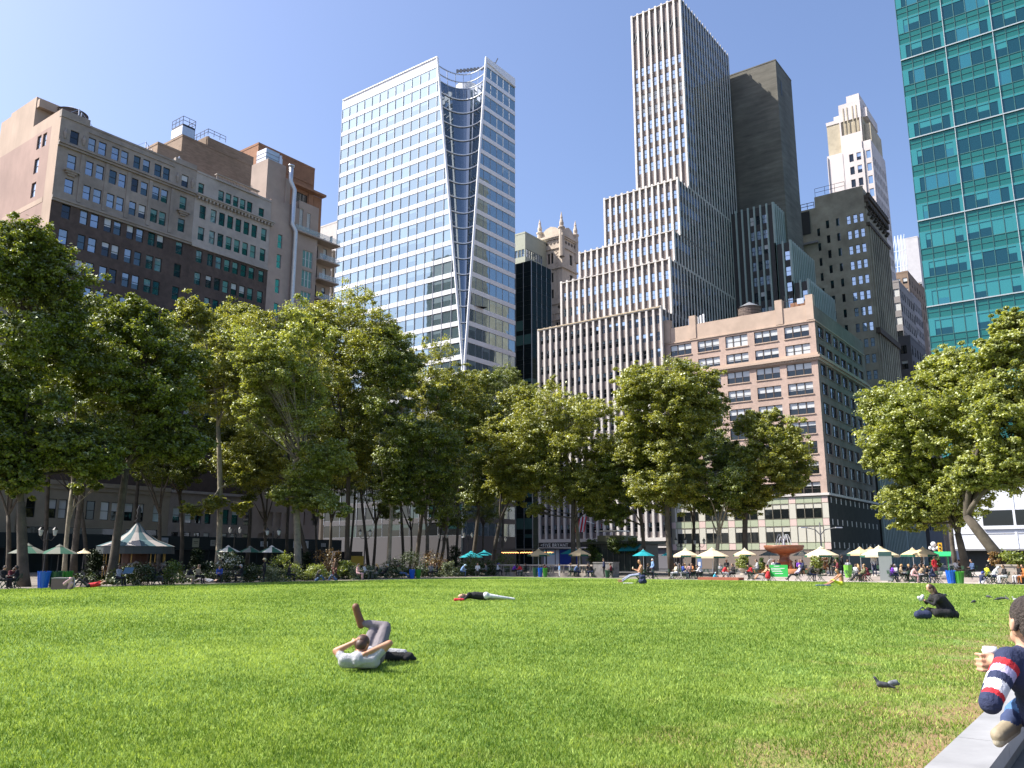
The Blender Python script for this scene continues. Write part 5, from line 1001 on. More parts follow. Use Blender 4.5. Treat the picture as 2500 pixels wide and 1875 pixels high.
def person(pose, x, y, z, rz, top, bot, hair, label, kind='short', skin=None, group=None, shorts=False, bare=False, chair=None):
    key = (pose, shorts, bare); J = POSE[pose]
    if key not in BM: BM[key] = fuse(body_segs(J, shorts=shorts, bare=bare), 'person', [SKIN, CLO['grey'], CLO['black'], SHOE], .03)
    if (pose, kind) not in HM: HM[(pose, kind)] = hair_mesh(J, kind).mesh('hair', [HAIR['dark']], smooth=True)
    o = link('person', BM[key], None, (x, y, z), rz); sl = o.material_slots
    for i, m in ((0, skin or SKIN), (1, CLO[top]), (2, CLO[bot])): sl[i].link = 'OBJECT'; sl[i].material = m
    h = link('hair', HM[(pose, kind)], o); h.material_slots[0].link = 'OBJECT'; h.material_slots[0].material = HAIR[hair]; tag(o, label, 'person', group)
    if chair: place_chair(x, y, z, rz, chair, label)
    return o
# folding bistro chair and table
GRN = mat('painted_metal_green', (.02, .06, .035), .5, spec=.4)
def chair_mesh():
    a = MB()
    for i in range(5): a.box(-.2, .2, -.18+i*.08, -.12+i*.08, .44, .46)
    for i in range(3): a.box(-.19, .19, -.27, -.25, .62+i*.09, .68+i*.09)
    for s in (-.2, .2): a.bar((s, -.27, .86), (s, .22, 0), .03); a.bar((s*.9, .2, .45), (s*.9, -.26, 0), .03)
    return a.mesh('bistro_chair', [GRN])
CHM = chair_mesh(); NCH = [0]
def place_chair(x, y, z, rz, col, who):
    o = link('bistro_chair', CHM, None, (x, y, z), rz); NCH[0] += 1
    return tag(o, 'green chair under the '+who, 'chair', 'folding bistro chairs')
def table_at(x, y, z, lab):
    t = thing('cafe_table', lab, 'table', (x, y, z), 'round green cafe tables'); a = MB(); a.lathe([(0, .70), (.34, .70), (.34, .73), (0, .73)], (x, y, z), 18); part(t, 'tabletop', a, [mat('tabletop_grey', (.25, .27, .26), .4)])
    a = MB()
    for c in (0, 2.1, 4.2): a.bar((x+.05*cos(c), y+.05*sin(c), z+.7), (x+.26*cos(c+.5), y+.26*sin(c+.5), z), .03)
    part(t, 'legs', a, [GRN]); return t
DIR = dict(r=-pi/2+YAW, l=pi/2+YAW, f=pi+YAW, b=YAW)    # facing right, left, front (to camera), back
# px | row (W for the west side, S negative for the south side) | pose | facing | top | bottom | hair,kind | flags | label (at most 12 words)
PEOPLE = '''
8|-54|sit|r|black|black|dark,short|c|person in black at the far left picture edge
22|-55|lean|r|maroon|black|dark,short|c|hunched person in dark maroon second from the left edge
42|-54|sit|l|black|black|dark,short|c|person in black with a white bag, left of the trunk
290|-53.2|sit|r|lgrey|black|brown,long|c|long haired woman in grey cardigan reading a white newspaper
372|-54.6|sit|f|black|black|dark,short|c|dark clothed person left of the fern bush
384|-54.8|lean|r|black|grey|dark,short|c|dark clothed person bent over beside the fern bush
458|-52.6|lean|r|black|tan|dark,short||hunched person in black top and tan trousers
483|-53.4|sit|r|tan|black|brown,short||person in tan beside the hunched one in tan trousers
536|-54|lean|f|blue|black|dark,short|c|person in a bright blue top below the flowering hydrangea
590|-54|sit|l|black|black|grey,cap|c|person in black with a pale cap right of the blue top
645|-53|stand|l|black|black|straw,hat||standing person in black with a wide straw hat
705|-53.5|sit|r|black|black|dark,short|c|dark clothed person right of the straw hat
773|-51.8|ground|r|black|jeans|dark,long||long haired person in black and blue jeans sitting on the grass
817|-53.6|stand|f|brown|maroon|dark,short||standing man in a brown coat before the russet hydrangea
822|-51.8|ground|l|black|jeans|brown,short||person in black and pale jeans sitting left facing on grass
873|-53|sit|r|pink|pink|dark,long|c|woman in a pale pink coat reading
889|-54|sit|r|white|grey|dark,short|c|person in white right of the pink coat
921|-53|sit|l|black|grey|blonde,long|c|blonde reader with a white jacket over the chair
941|-53.6|recl|l|black|black|grey,cap|c|person in black leaning back right of the blonde reader
976|-53|recl|r|olive|jeans|dark,cap|c|man in an olive top left of the blue bin
1052|-54|sit|f|grey|black|dark,short|c|dim seated person right of the green bin
1066|-55|sit|l|black|black|dark,short|c|dim seated person left of the grey green bush
1126|-54|lean|r|sky|jeans|cyan,cap|c|person in a pale blue hood bent over
1166|-54|sit|f|white|black|dark,short|c|person in white between the dark bushes
1187|-54|sit|l|grey|brown|brown,short|c|person in grey under the teal umbrellas
1215|-54|sit|r|white|black|blue,cap|c|person with a blue cap near the purple hood
1252|-52.6|lean|r|purple|black|dark,short||person in a bright purple hooded top at the hedge end
1262|-53|lean|l|navy|black|dark,short|c|navy clothed person beside the purple hood
1274|70|lean|l|red|grey|dark,long|c|person in red left of the dark green bin
1284|70.5|sit|l|black|black|dark,short|c|person in black left of the dark green bin
1337|70|lean|l|maroon|black|dark,short|c|person in maroon right of the central green bin
1366|69|stand|l|sky|white|brown,short||small standing child in pale blue jacket and white trousers
1392|71|sit|r|grey|black|brown,short|c|person in grey left of the two dark figures
1403|71|lean|r|jeans|navy|dark,short|c|person in denim jacket behind the balustrade foot
1434|70.5|sit|r|black|black|dark,short|c|left one of two dark figures before the stone pier
1447|70|lean|l|black|navy|dark,short|c|right one of two dark figures before the stone pier
1475|70|stand|l|navy|black|dark,short||standing man in navy in front of the stone pier
1492|70.6|sit|l|maroon|black|dark,short|c|person in dark red right of the stone pier
1581|67.5|sit|r|black|black|brown,short|c|round faced man in black tee with arm raised
1594|71|stand|l|sky|navy|white,short||standing man in grey blue shirt and white headband
1651|69|sit|l|cream|white|dark,long|c|person in cream near the tree trunk behind a buggy
1654|76|stand|f|black|white|dark,short||standing figure in black and white above the cream seated person
1668|70|sit|r|blue|white|brown,short|c|man in a royal blue polo shirt
1675|71.5|sit|l|tan|white|blonde,short|c|blonde person behind the royal blue polo
1684|69.5|sit|b|pink|navy|dark,short|c|person in a pink checked shirt seen from behind
1692|71.4|sit|l|orange|black|brown,short|c|person with bare shoulders right of the pink checked shirt
1713|70|lean|l|white|black|dark,short|c|man in white shirt right of the small blue poster
1743|68.6|ground|r|cyan|maroon|cyan,short||child in cyan top by the red stage board
1759|72.9|sit|f|lgrey|grey|grey,cap|c|grey hooded person above the child in cyan
1765|69|lean|r|red|lgrey|dark,long|c|woman with red scarf and pale grey jacket
1775|72.9|sit|f|black|tan|dark,short|c|person in black with tan bag on lap
1791|70|sit|l|black|black|dark,short|c|person in black under the big green plant
1839|71|lean|l|red|black|dark,short|c|man in bright red shirt left of the fountain
1850|72.9|sit|l|lgrey|grey|dark,short|c|person in grey right of the bright red shirt
1884|68.6|sit|l|grey|black|brown,short|c|child in grey before the green banner seat
1891|73.4|sit|f|white|grey|brown,short|c|person in white at the fountain rim
1901|73.4|sit|f|navy|navy|dark,short|c|person in navy at the fountain rim
1948|68.3|recl|l|lilac|black|grey,short|c|grey haired man in lilac shirt leaning back
1953|72.9|sit|f|purple|black|dark,short|c|dark purple clothed person behind the lilac shirt
1961|72.9|sit|l|navy|black|brown,long|c|brown haired person in navy beside the big planter
1976|68|lean|r|black|navy|dark,short|c|man in a dark suit bent forward
2027|73.2|stand|l|olive|black|cyan,cap||standing person in olive top with pale cap
2036|72.9|sit|r|black|black|dark,short|c|left dark clothed person under the copper topiary
2046|72.9|sit|l|maroon|black|brown,short|c|maroon clothed person under the copper topiary
2057|74|stand|r|black|black|dark,short||tall standing man in black left of the lime green board
2072|73.2|sit|b|lgrey|black|brown,short|c|brown haired head above the lime green board
2089|70.6|sit|r|white|navy|brown,short|c|man in white shirt and navy vest right of the lime board
2097|71|sit|b|tan|tan|blonde,long|c|red blonde woman with very long hair
2105|67.8|recl|l|olive|black|dark,short|c|man in olive jacket stretched out in his chair
2113|71|sit|l|orange|maroon|blonde,short|c|blonde person behind the stretched out man
2120|70.6|lean|l|maroon|maroon|dark,short|c|person in maroon leaning over the table
2136|73.5|stand|f|white|navy|brown,short||standing waiter in white shirt and dark waistcoat
2152|72.9|sit|r|navy|navy|dark,short|c|dark navy person at left of the grey sign board
2173|76|stand|b|blue|navy|dark,short||standing person in blue shirt behind the grey sign board
2177|69.5|sit|r|purple|navy|dark,long|c|woman in purple with long black hair
2188|70.5|sit|l|lgrey|jeans|grey,short|c|person in pale grey right of the woman in purple
2200|71.5|sit|r|tan|black|blonde,short|c|curly blonde person in tan
2221|71.5|sit|b|black|black|blonde,short|c|strawberry blonde person in black seen from behind
2225|67.8|lean|r|pink|pink|brown,long|c|woman in pink flowered dress on the front row
2233|71|sit|r|orange|navy|brown,long|c|person in orange stripes behind the pink flowered dress
2244|70.3|lean|r|tan|lgrey|dark,short|c|person in tan reaching across the table
2251|71.2|sit|l|black|white|dark,short|c|person in black top and white trousers
2254|76|stand|l|grey|black|dark,short||standing person in grey under the right pair of umbrellas
2261|67.8|sit|l|black|black|dark,long|c|dark haired person in black coat on the front row
2284|72.2|stand|f|red|maroon|dark,short||standing person in bright red patterned shirt
2279|67.9|lean|l|navy|navy|brown,short|c|person in dark stripes below the red patterned shirt
2334|74.5|sit|r|white|tan|brown,short|c|person in white above the blue bin
2346|75|sit|l|brown|black|dark,short|c|person in brown above the lime green bin
2376|73|sit|l|jeans|black|dark,short|c|person in blue grey under the thick tree trunk
2394|68|ground|r|navy|white|blue,cap||person with bright blue cap crouching on the path
2410|70|sit|r|yellow|black|dark,short|c|person in lime yellow vest behind the white shirt
2424|68|lean|r|white|navy|white,cap|c|man in white shirt with white cap leaning forward
2453|67.9|sit|l|black|white|brown,short|c|man in black tee and white trousers before the plinth
2488|69|sit|l|black|white|blonde,long|c|blonde woman in black right of the stone plinth
2499|69|sit|l|orange|orange|brown,short|c|person in orange at the right picture edge
'''
def zat(y): return 0 if y < 72 else (.17 if y < 72.5 else .34)
for ln in PEOPLE.strip().split('\n'):
    px, row, pose, fc, top, bot, hk, fl, lab = ln.split('|'); px = float(px); row = float(row)
    x, y = (row, gx(px, row)) if row < 0 else (gy(px, row), row); z = zat(y) if row > 0 else 0
    if row < 0 and -row < LX0*-1 and y < LY1: z = float(lawn_z(x, y))
    hc, hk_ = hk.split(',')
    o = person(pose, x, y, z, DIR[fc]+random.uniform(-.35, .35), top, bot, hc, lab, hk_, group='people around the lawn', chair='c' if fl else None, skin=random.choice([SKIN, SKIN, SKIN, SKD]) if top != 'sky' else SKIN)
    if 'child' in lab: o.scale = (.72, .72, .72)
for px, W, lab in [(1678, 70.3, 'cafe table between the royal blue polo and the pink check'), (1700, 70.3, 'cafe table in front of the man in white shirt by the poster'), (1830, 71.4, 'cafe table left of the bright red shirt'), (2106, 71.0, 'cafe table of the long haired red blonde woman'), (2183, 70.2, 'cafe table of the woman in purple'), (2212, 71.2, 'cafe table between curly blonde and strawberry blonde'), (2240, 70.8, 'cafe table of the crowded front group'), (2270, 68.4, 'cafe table between the two front row dark figures'), (2438, 68.2, 'cafe table between white cap and black tee men'), (2318, 74.6, 'cafe table behind the blue bin'), (1395, 71.2, 'cafe table before the balustrade'), (1268, 70.6, 'cafe table beside the person in red')]:
    table_at(gy(px, W), W, zat(W), lab)
for px, S, lab in [(905, 53.3, 'cafe table of the blonde reader'), (1176, 54.2, 'cafe table under the teal umbrellas'), (30, 54.8, 'cafe table at the far left'), (1238, 53.6, 'cafe table left of the purple hood')]:
    table_at(-S, gx(px, -S), 0, lab)
for px, W, fc, lab in [(1640, 68, 'r', 'empty green chair left of the cream clothed person'), (1735, 69, 'r', 'empty green chair left of the child in cyan'), (1832, 68, 'l', 'empty green chair before the bright red shirt'), (2004, 68, 'l', 'empty green chair right of the dark suit'), (2075, 68, 'r', 'empty green chair left of the stretched out man'), (2290, 68.6, 'l', 'empty green chair right of the front row'), (2360, 72.5, 'r', 'empty pale chair behind the lime green bin'), (2440, 69.4, 'l', 'empty green chair in front of the plinth'), (1600, 67.8, 'r', 'small green stool with a straw bag on it')]:
    tag(link('bistro_chair', CHM, None, (gy(px, W), W, zat(W)), DIR[fc]), lab, 'chair', 'folding bistro chairs')

# --- main figures, posed from the photograph
def figure(J, label, mats, look=(0, 1, 0), voxel=.016, hair='brown', kind='short', extra=(), T=None, **k):
    """joints J in a local frame placed by the matrix T"""
    Jw = {a: T @ Vector(b) for a, b in sym(J).items()}; lk = T.to_3x3() @ Vector(look); org = T @ Vector((0, 0, 0))
    S = body_segs(Jw, look=lk, **k)+[((T @ Vector(a)), (T @ Vector(b)), ra, rb, m) for a, b, ra, rb, m in extra]
    S = [s for s in S if s is not None]
    o = link('person', fuse(S, 'person', mats, voxel, 3, org), None, org); link('hair', hair_mesh(Jw, kind, lk).mesh('hair', [HAIR[hair]], org, True), o); return tag(o, label, 'person')
def frame_at(p, rz): return Matrix.Translation(p) @ Matrix.Rotation(rz, 4, 'Z')
# man lying with crossed leg (left foreground)
p = on_lawn(876, 1640); figure(sym(dict(pel=(0, .62, .13), chest=(0, .22, .15), neck=(.0, -.03, .23), head=(0.02, .05, .36), shL=(-.2, -.04, .17), shR=(.2, -.04, .17), elL=(-.34, .03, .27), wrL=(-.13, .0, .37), elR=(.42, .0, .38), wrR=(.15, -.07, .27), hip=(.1, .62, .14),
    knL=(-.02, .96, .46), anL=(-.06, 1.3, .1), toL=(-.08, 1.46, .06), knR=(.17, .96, .53), anR=(-.19, .96, .58), toR=(-.27, .92, .80))), 'man lying back with hands behind head and leg crossed, brown shoe raised', [SKT, CLO['lgrey'], mat('trousers_taupe', (.16, .14, .15), .8, noise=.08, scale=8, bump=.4), mat('shoe_brown', (.16, .065, .03), .6)],
    look=(0, .9, -.4), voxel=.013, T=frame_at(p, YAW-.05), long_sleeve=False, fing=True, s=1.14, extra=[((-.2, .0, .14), (.2, 0, .14), .10, .10, 1), ((-.12, .3, .13), (.12, .3, .13), .11, .11, 1), ((-.09, .62, .13), (-.02, .93, .44), .115, .085, 2), ((.12, .62, .13), (.17, .93, .50), .12, .09, 2), ((.17, .96, .53), (-.1, .96, .57), .08, .062, 2), ((-.21, .96, .55), (-.29, .92, .82), .055, .058, 3)])
# his bag
def blob(name, label, cat, p, segs, mats, rz=YAW, voxel=.02, T=None):
    T = T or frame_at(p, rz); S = [(T @ Vector(a), T @ Vector(b), ra, rb, m) for a, b, ra, rb, m in segs]
    return tag(link(name, fuse(S, name, mats, voxel, 2, p), None, p), label, cat)
blob('backpack', 'black and grey bag lying beside the man with the crossed leg', 'bag', on_lawn(960, 1615), [((-.25, 0, .08), (.25, 0, .07), .09, .07, 0), ((-.1, .02, .13), (.16, .02, .13), .07, .05, 1), ((-.28, -.02, .05), (-.1, -.05, .05), .04, .05, 0), ((.2, -.03, .05), (.33, 0, .04), .06, .03, 0)], [CLO['black'], CLO['lgrey']], voxel=.014)
# man lying flat in white trousers
p = on_lawn(1178, 1466); figure(dict(pel=(.08, 0, .14), chest=(-.28, 0, .17), neck=(-.55, .0, .17), head=(-.72, -.02, .14), shL=(-.47, .12, .12), shR=(-.47, -.1, .22), elL=(-.68, .12, .06), wrL=(-.85, 0, .04), elR=(-.62, -.2, .07), wrR=(-.8, -.12, .05), hipL=(.12, .07, .11), hipR=(.12, -.06, .17), knL=(.55, .10, .08), knR=(.53, -.08, .12), anL=(.96, .10, .06), anR=(.96, -.05, .07), toL=(1.1, .12, .05), toR=(1.1, -.06, .05)),
    'man lying flat on the lawn in black shirt and white trousers', [SKIN, CLO['black'], CLO['white'], CLO['white']], look=(0, -.6, .8), T=frame_at(p, YAW+.12), voxel=.018, hair='brown')
blob('red_cushion', 'small red bundle under the head of the man lying flat', 'cushion', on_lawn(1120, 1468), [((-.12, 0, .05), (.15, 0, .05), .06, .05, 0)], [CLO['red']])
# woman in black
p = on_lawn(2298, 1508); figure(dict(pel=(.12, 0, .14), chest=(-.02, 0, .45), neck=(-.16, 0, .66), head=(-.23, 0, .79), shL=(-.12, .17, .58), shR=(-.12, -.17, .58), elL=(-.28, .18, .38), wrL=(-.42, .05, .46), elR=(-.26, -.2, .36), wrR=(-.42, -.06, .46), hipL=(.08, .1, .13), hipR=(.08, -.1, .13), knL=(-.28, .14, .22), knR=(-.28, -.14, .2), anL=(-.1, .1, .07), anR=(-.12, -.24, .07), toL=(.05, .1, .05), toR=(0, -.3, .05)),
    'woman with long brown hair in black coat hunched on the lawn', [SKIN, CLO['black'], CLO['black'], SHOE], look=(-1, 0, -.25), T=frame_at(p, YAW), voxel=.018, hair='brown', kind='long', extra=[((.2, .0, .2), (.0, 0, .48), .20, .20, 1), ((.3, -.15, .09), (.3, .18, .09), .13, .13, 1), ((.1, -.2, .12), (-.2, -.2, .14), .14, .12, 1), ((-.1, .15, .52), (-.1, -.15, .52), .12, .12, 1)])
blob('handbag', 'dark leather handbag in front of the woman in black', 'bag', on_lawn(2253, 1512), [((-.12, 0, .12), (.14, 0, .12), .11, .12, 0), ((-.12, 0, .2), (.02, 0, .32), .02, .02, 0), ((.02, 0, .32), (.14, 0, .22), .02, .02, 0)], [CLO['navy']])
q = on_lawn(2298, 1508)+Vector((-.52*cos(YAW), -.52*sin(YAW), 0)); blob('paper_bag', 'crumpled white wrapper held by the woman in black', 'wrapper', Vector((q.x, q.y, q.z)), [((0, 0, .5), (.06, 0, .58), .06, .05, 0), ((-.05, 0, .54), (.0, .03, .47), .05, .04, 0)], [CLO['white']], voxel=.015)
# shirtless man reading, feet stretched to the left
p = on_lawn(1560, 1426); T = frame_at(p, YAW)
figure(dict(pel=(.02, 0, .55), chest=(.16, 0, .86), neck=(.12, 0, 1.12), head=(.06, 0, 1.27), shL=(.15, .2, 1.03), shR=(.15, -.2, 1.03), elL=(.0, .24, .78), wrL=(-.26, .08, .86), elR=(-.02, -.26, .74), wrR=(-.28, -.06, .84), hipL=(0, .1, .54), hipR=(0, -.1, .54), knL=(-.52, .12, .50), knR=(-.52, -.12, .46), anL=(-1.0, .1, .22), anR=(-1.0, -.1, .14), toL=(-1.22, .1, .24), toR=(-1.22, -.1, .16)),
    'bald shirtless man reading in a chair with legs stretched out', [SKT, SKT, mat('jeans_patterned', (.09, .12, .24), .85, noise=.9, scale=7, col2=(.5, .52, .6)), SKT], look=(-1, 0, -.45), T=T, voxel=.024, hair='dark', bare=True, barefoot=True)
[bpy.data.objects.remove(h) for h in [c for c in bpy.data.objects if c.name.startswith('hair') and c.parent and c.parent.get('label', '').startswith('bald shirtless')]]
place_chair(*(T @ Vector((.05, 0, 0))), pi/2+YAW, 'c', 'bald shirtless man')
blob('book', 'open white book in the hands of the bald shirtless man', 'book', T @ Vector((-.33, 0, 0)), [((0, -.08, .9), (0, .08, .9), .02, .02, 0), ((.0, -.08, .98), (0, .08, .98), .015, .015, 0), ((0, -.05, .94), (0, .05, .94), .03, .03, 0)], [CLO['cream']], voxel=.012)
blob('backpack', 'navy blue backpack hanging on the chair of the bald man', 'bag', T @ Vector((.18, -.25, 0)), [((-.08, 0, .16), (.1, 0, .16), .17, .16, 0), ((-.05, 0, .4), (.07, 0, .42), .15, .13, 0), ((0, -.12, .2), (.04, -.12, .26), .08, .07, 0)], [CLO['navy']], voxel=.024)
blob('towel', 'white towel on the grass under the navy backpack', 'towel', on_lawn(1535, 1425), [((-.3, 0, .02), (.25, 0, .02), .04, .04, 0)], [CLO['white']], voxel=.02)
# sitting shirtless man with yellow shorts
p = on_lawn(2050, 1430); T = frame_at(p, YAW); figure(dict(pel=(.12, 0, .14), chest=(.12, 0, .48), neck=(-.02, 0, .68), head=(-.1, -.03, .84), shL=(.05, .17, .62), shR=(.05, -.19, .62), elL=(-.22, .2, .4), wrL=(-.48, .08, .2), elR=(-.22, -.24, .42), wrR=(-.48, -.1, .2), hipL=(.08, .1, .13), hipR=(.08, -.1, .13), knL=(-.38, .14, .32), knR=(-.36, -.16, .28), anL=(-.72, .1, .08), anR=(-.7, -.12, .08), toL=(-.85, .1, .07), toR=(-.85, -.12, .07)),
    'blond shirtless man in yellow shorts sitting on the lawn edge', [SKT, SKT, CLO['yellow'], SKT], look=(-.4, -.9, 0), T=T, voxel=.022, hair='blonde', bare=True, shorts=True, barefoot=True)
blob('towel', 'dark blue towel in front of the man in yellow shorts', 'towel', on_lawn(2012, 1431), [((-.45, 0, .03), (.35, 0, .03), .06, .06, 0)], [CLO['jeans']], voxel=.025)
# peach shirtless sitter with red bag near the fountain
x, W = gy(1868, 67.6), 67.6; o = person('recl', x, W, 0, DIR['l'], 'orange', 'grey', 'dark', 'dark haired shirtless sunbather left of the green banner seat', 'short', skin=SKT, shorts=True, bare=True, chair='c')
blob('shoulder_bag', 'bright red bag hanging behind the shirtless sunbather', 'bag', Vector((gy(1874, 67.3), 67.3, 0)), [((0, 0, .35), (.05, 0, .6), .2, .15, 0)], [CLO['red']])
# lying person in red, far left, and the boxes
p = on_lawn(222, 1436); T = frame_at(p, YAW+.1); figure(dict(pel=(-.1, 0, .14), chest=(.25, 0, .2), neck=(.5, 0, .24), head=(.66, 0, .30), shL=(.42, .16, .2), shR=(.42, -.16, .2), elL=(.3, .25, .3), wrL=(.5, .1, .4), elR=(.3, -.25, .25), wrR=(.5, -.1, .38), hipL=(-.12, .1, .13), hipR=(-.12, -.1, .13), knL=(-.42, .12, .55), knR=(-.6, -.14, .5), anL=(-.62, .1, .1), anR=(-.9, -.14, .08), toL=(-.78, .1, .06), toR=(-1.08, -.14, .06)),
    'person in bright red top and black trousers lying with knees up', [SKIN, CLO['red'], CLO['black'], SKIN], look=(0, -.2, 1), T=T, voxel=.022, hair='brown')
a = MB(); a.box(-.42, .42, -.3, .3, 0, .55); a.box(-.43, .43, -.31, .31, .55, .6, 1); p = on_lawn(151, 1440); o = link('cool_box', a.mesh('cool_box', [mat('box_mauve', (.16, .10, .10), .7), mat('box_lid', (.3, .27, .28), .6)], (0, 0, 0)), None, p, YAW); tag(o, 'mauve grey box left of the lying person in red', 'box')
blob('tote_bag', 'pink bag leaning on the mauve grey box', 'bag', on_lawn(163, 1440), [((-.1, 0, .3), (.12, 0, .5), .14, .12, 0), ((.1, 0, .1), (.2, 0, .3), .1, .1, 0)], [CLO['pink']])
blob('tote_bag', 'lilac bag at the feet of the lying person in red', 'bag', on_lawn(174, 1438), [((0, 0, .15), (.03, 0, .45), .16, .12, 0)], [CLO['lilac']])
# person in grey lying behind the far edge
p = on_lawn(500, 1424); T = frame_at(p, YAW+.1); figure(dict(pel=(.0, 0, .2), chest=(.35, 0, .18), neck=(.62, 0, .16), head=(.8, 0, .18), shL=(.52, .16, .16), shR=(.52, -.16, .2), elL=(.4, .3, .1), wrL=(.2, .2, .2), elR=(.35, -.25, .12), wrR=(.1, -.2, .2), hipL=(-.02, .1, .2), hipR=(-.02, -.1, .2), knL=(-.42, .1, .32), knR=(-.42, -.1, .28), anL=(-.85, .1, .08), anR=(-.85, -.1, .1), toL=(-.9, .1, .26), toR=(-.9, -.1, .27)),
    'person in taupe lying on the far lawn edge with bare feet', [SKIN, CLO['lgrey'], mat('trousers_taupe', (.16, .14, .15)), SKIN], look=(0, 0, 1), T=T, voxel=.022, hair='dark')
# man with striped sleeve and paper cup (right foreground), seen from behind
def striped_man():
    P = lambda px, py, d: at_d(px, py, d); navy, red, wht, lil = 4, 5, 6, 7
    sh_, el, wr = P(2462, 1612, 5.2), P(2418, 1716, 5.0), P(2436, 1620, 5.45); head, neck = P(2512, 1518, 5.35), P(2508, 1590, 5.35); shr = P(2600, 1625, 5.5); pel = P(2600, 1830, 5.3); ch = P(2560, 1700, 5.35)
    kL, aL, tL = P(2560, 1690, 5.6), P(2474, 1748, 5.35), P(2436, 1790, 5.2); lk = Vector((-.75, .65, 0)).normalized(); up = (head-neck).normalized(); S = []
    S += [(pel, ch, .15, .155, navy), (ch, (sh_+shr)/2, .15, .10, navy), (sh_, shr, .07, .07, navy), (ch, sh_.lerp(ch, .35), .12, .1, navy), ((sh_+shr)/2, neck, .06, .055, 0), (neck, head-up*.03, .055, .06, 0), (head-up*.02, head+up*.03, .092, .095, 0), (head+lk*.03-up*.07, head+lk*.06-up*.08, .055, .045, 0), (head+lk*.1, head+lk*.11-up*.02, .015, .018, 0)]
    sd = Vector((-lk.y, lk.x, 0)); S += [(head+sd*.096+up*.0, head+sd*.1-up*.035, .018, .014, 0), (neck-up*.03+sd*.05, neck-up*.03-sd*.05, .06, .06, navy)]
    cuts = [(0, .12, navy), (.12, .26, red), (.26, .42, lil), (.42, .58, navy), (.58, .80, wht), (.80, .90, red), (.90, 1.0, navy)]
    for a, b, m in cuts: S.append((sh_.lerp(el, a), sh_.lerp(el, b), .066-.014*a, .066-.014*b, m))
    S += [(el, el.lerp(wr, .3), .056, .052, navy), (el.lerp(wr, .3), el.lerp(wr, .62), .052, .045, wht), (el.lerp(wr, .62), el.lerp(wr, .85), .043, .038, red), (el.lerp(wr, .85), wr, .032, .03, 0)]
    hd = P(2424, 1612, 5.5); S += [(wr, hd, .03, .032, 0)]; cup = P(2419, 1606, 5.56); cz = cup.z
    for i, (dz, l) in enumerate([(.042, .07), (.014, .078), (-.014, .074), (-.041, .06)]):
        b = Vector((hd.x, hd.y, cz-.02+dz)); out = Vector((-.50, -.86, 0)); e1 = b+out*.030+Vector((-.035, .0, 0)); e2 = e1+Vector((-.035, .035, 0)); S += [(b, e1, .0105, .0095, 0), (e1, e2, .0095, .008, 0)]
    S.append((Vector((hd.x, hd.y, cz+.0)), Vector((hd.x-.01, hd.y+.06, cz+.045)), .013, .01, 0))
    hL = pel+Vector((-.05, .05, 0)); S += [(hL, kL, .095, .075, 2), (kL, aL.lerp(kL, .1), .074, .062, 2), (aL.lerp(kL, .1), aL.lerp(tL, .25), .046, .046, 8), (aL.lerp(tL, .1)-Vector((0, 0, .03)), tL-Vector((0, 0, .01)), .043, .038, 3), (aL.lerp(tL, .0)-Vector((0, 0, .065)), tL-Vector((0, 0, .04)), .03, .03, 9)]
    kR = P(2620, 1760, 5.9); S += [(pel+Vector((.1, 0, 0)), kR, .095, .07, 2), (kR, kR+Vector((0, .05, -.5)), .066, .045, 2), (kR+Vector((0, .05, -.5)), kR+Vector((-.05, .22, -.53)), .045, .04, 3), (shr, P(2640, 1730, 5.4), .07, .055, navy), (P(2640, 1730, 5.4), P(2600, 1700, 5.8), .05, .035, navy)]
    mats = [SKIN, CLO['navy'], mat('denim_blue', (.07, .17, .36), .8, noise=.2, scale=14, bump=.4), mat('shoe_khaki', (.30, .25, .17), .7, noise=.15, scale=20), CLO['navy'], CLO['red'], CLO['white'], CLO['lilac'], mat('sock_navy', (.04, .06, .14), .9), mat('sole_cream', (.45, .40, .30), .7)]
    o = link('person', fuse(S, 'person', mats, .0075, 2, (pel.x, pel.y, 0)), None, (pel.x, pel.y, 0)); mb = MB(); c = head-lk*.02+up*.035; mb.ball(c, .106, 24); mb.ball(c-lk*.03-up*.05, .092, 20); caps(mb, c+lk*.04+up*.03, c+lk*.07+up*.02, .05, .03, 12); caps(mb, c+sd*.085-up*.02, c+sd*.09-up*.07+lk*.01, .022, .012, 8); part(o, 'hair', mb, [mat('hair_greying', (.06, .045, .038), .6, noise=.5, scale=60, bump=.8)], True)
    tag(o, 'man seen from behind in navy top with striped sleeve, leg crossed', 'person')
    t = thing('paper_cup', 'white paper cup with lid in the hand of the striped sleeve man', 'cup', (cup.x, cup.y, cz-.07)); a = MB(); a.lathe([(.028, 0), (.039, .105)], (cup.x, cup.y, cz-.07), 20); a.lathe([(0, 0), (.028, 0)], (cup.x, cup.y, cz-.07), 20); part(t, 'cup', a, [mat('paper_white', (.75, .73, .74), .6)], True)
    a = MB(); a.lathe([(.0405, .102), (.042, .112), (.038, .116), (.035, .13), (.0, .13)], (cup.x, cup.y, cz-.07), 20); part(t, 'lid', a, [mat('lid_white', (.8, .8, .8), .4)], True)
    a = MB(); A, B = pel+Vector((-.22, .1, -.16)), pel+Vector((.22, .1, -.16)); z0 = pel.z-.17
    c = pel.copy(); r = thing('bistro_chair', 'black metal chair under the man with the striped sleeve', 'chair', (c.x, c.y, 0), 'folding bistro chairs'); T = frame_at((c.x, c.y, 0), atan2(-lk.x, lk.y))
    def bx(x0, x1, y0, y1, z0, z1): 
        a.obox(T @ Vector(((x0+x1)/2, (y0+y1)/2, (z0+z1)/2)), T.to_3x3() @ Vector((1, 0, 0)), x1-x0, y1-y0, z1-z0)
    for i in range(5): bx(-.22, .22, -.2+i*.09, -.13+i*.09, z0-.03, z0)
    part(r, 'seat', a, [DSTEEL]); a = MB()
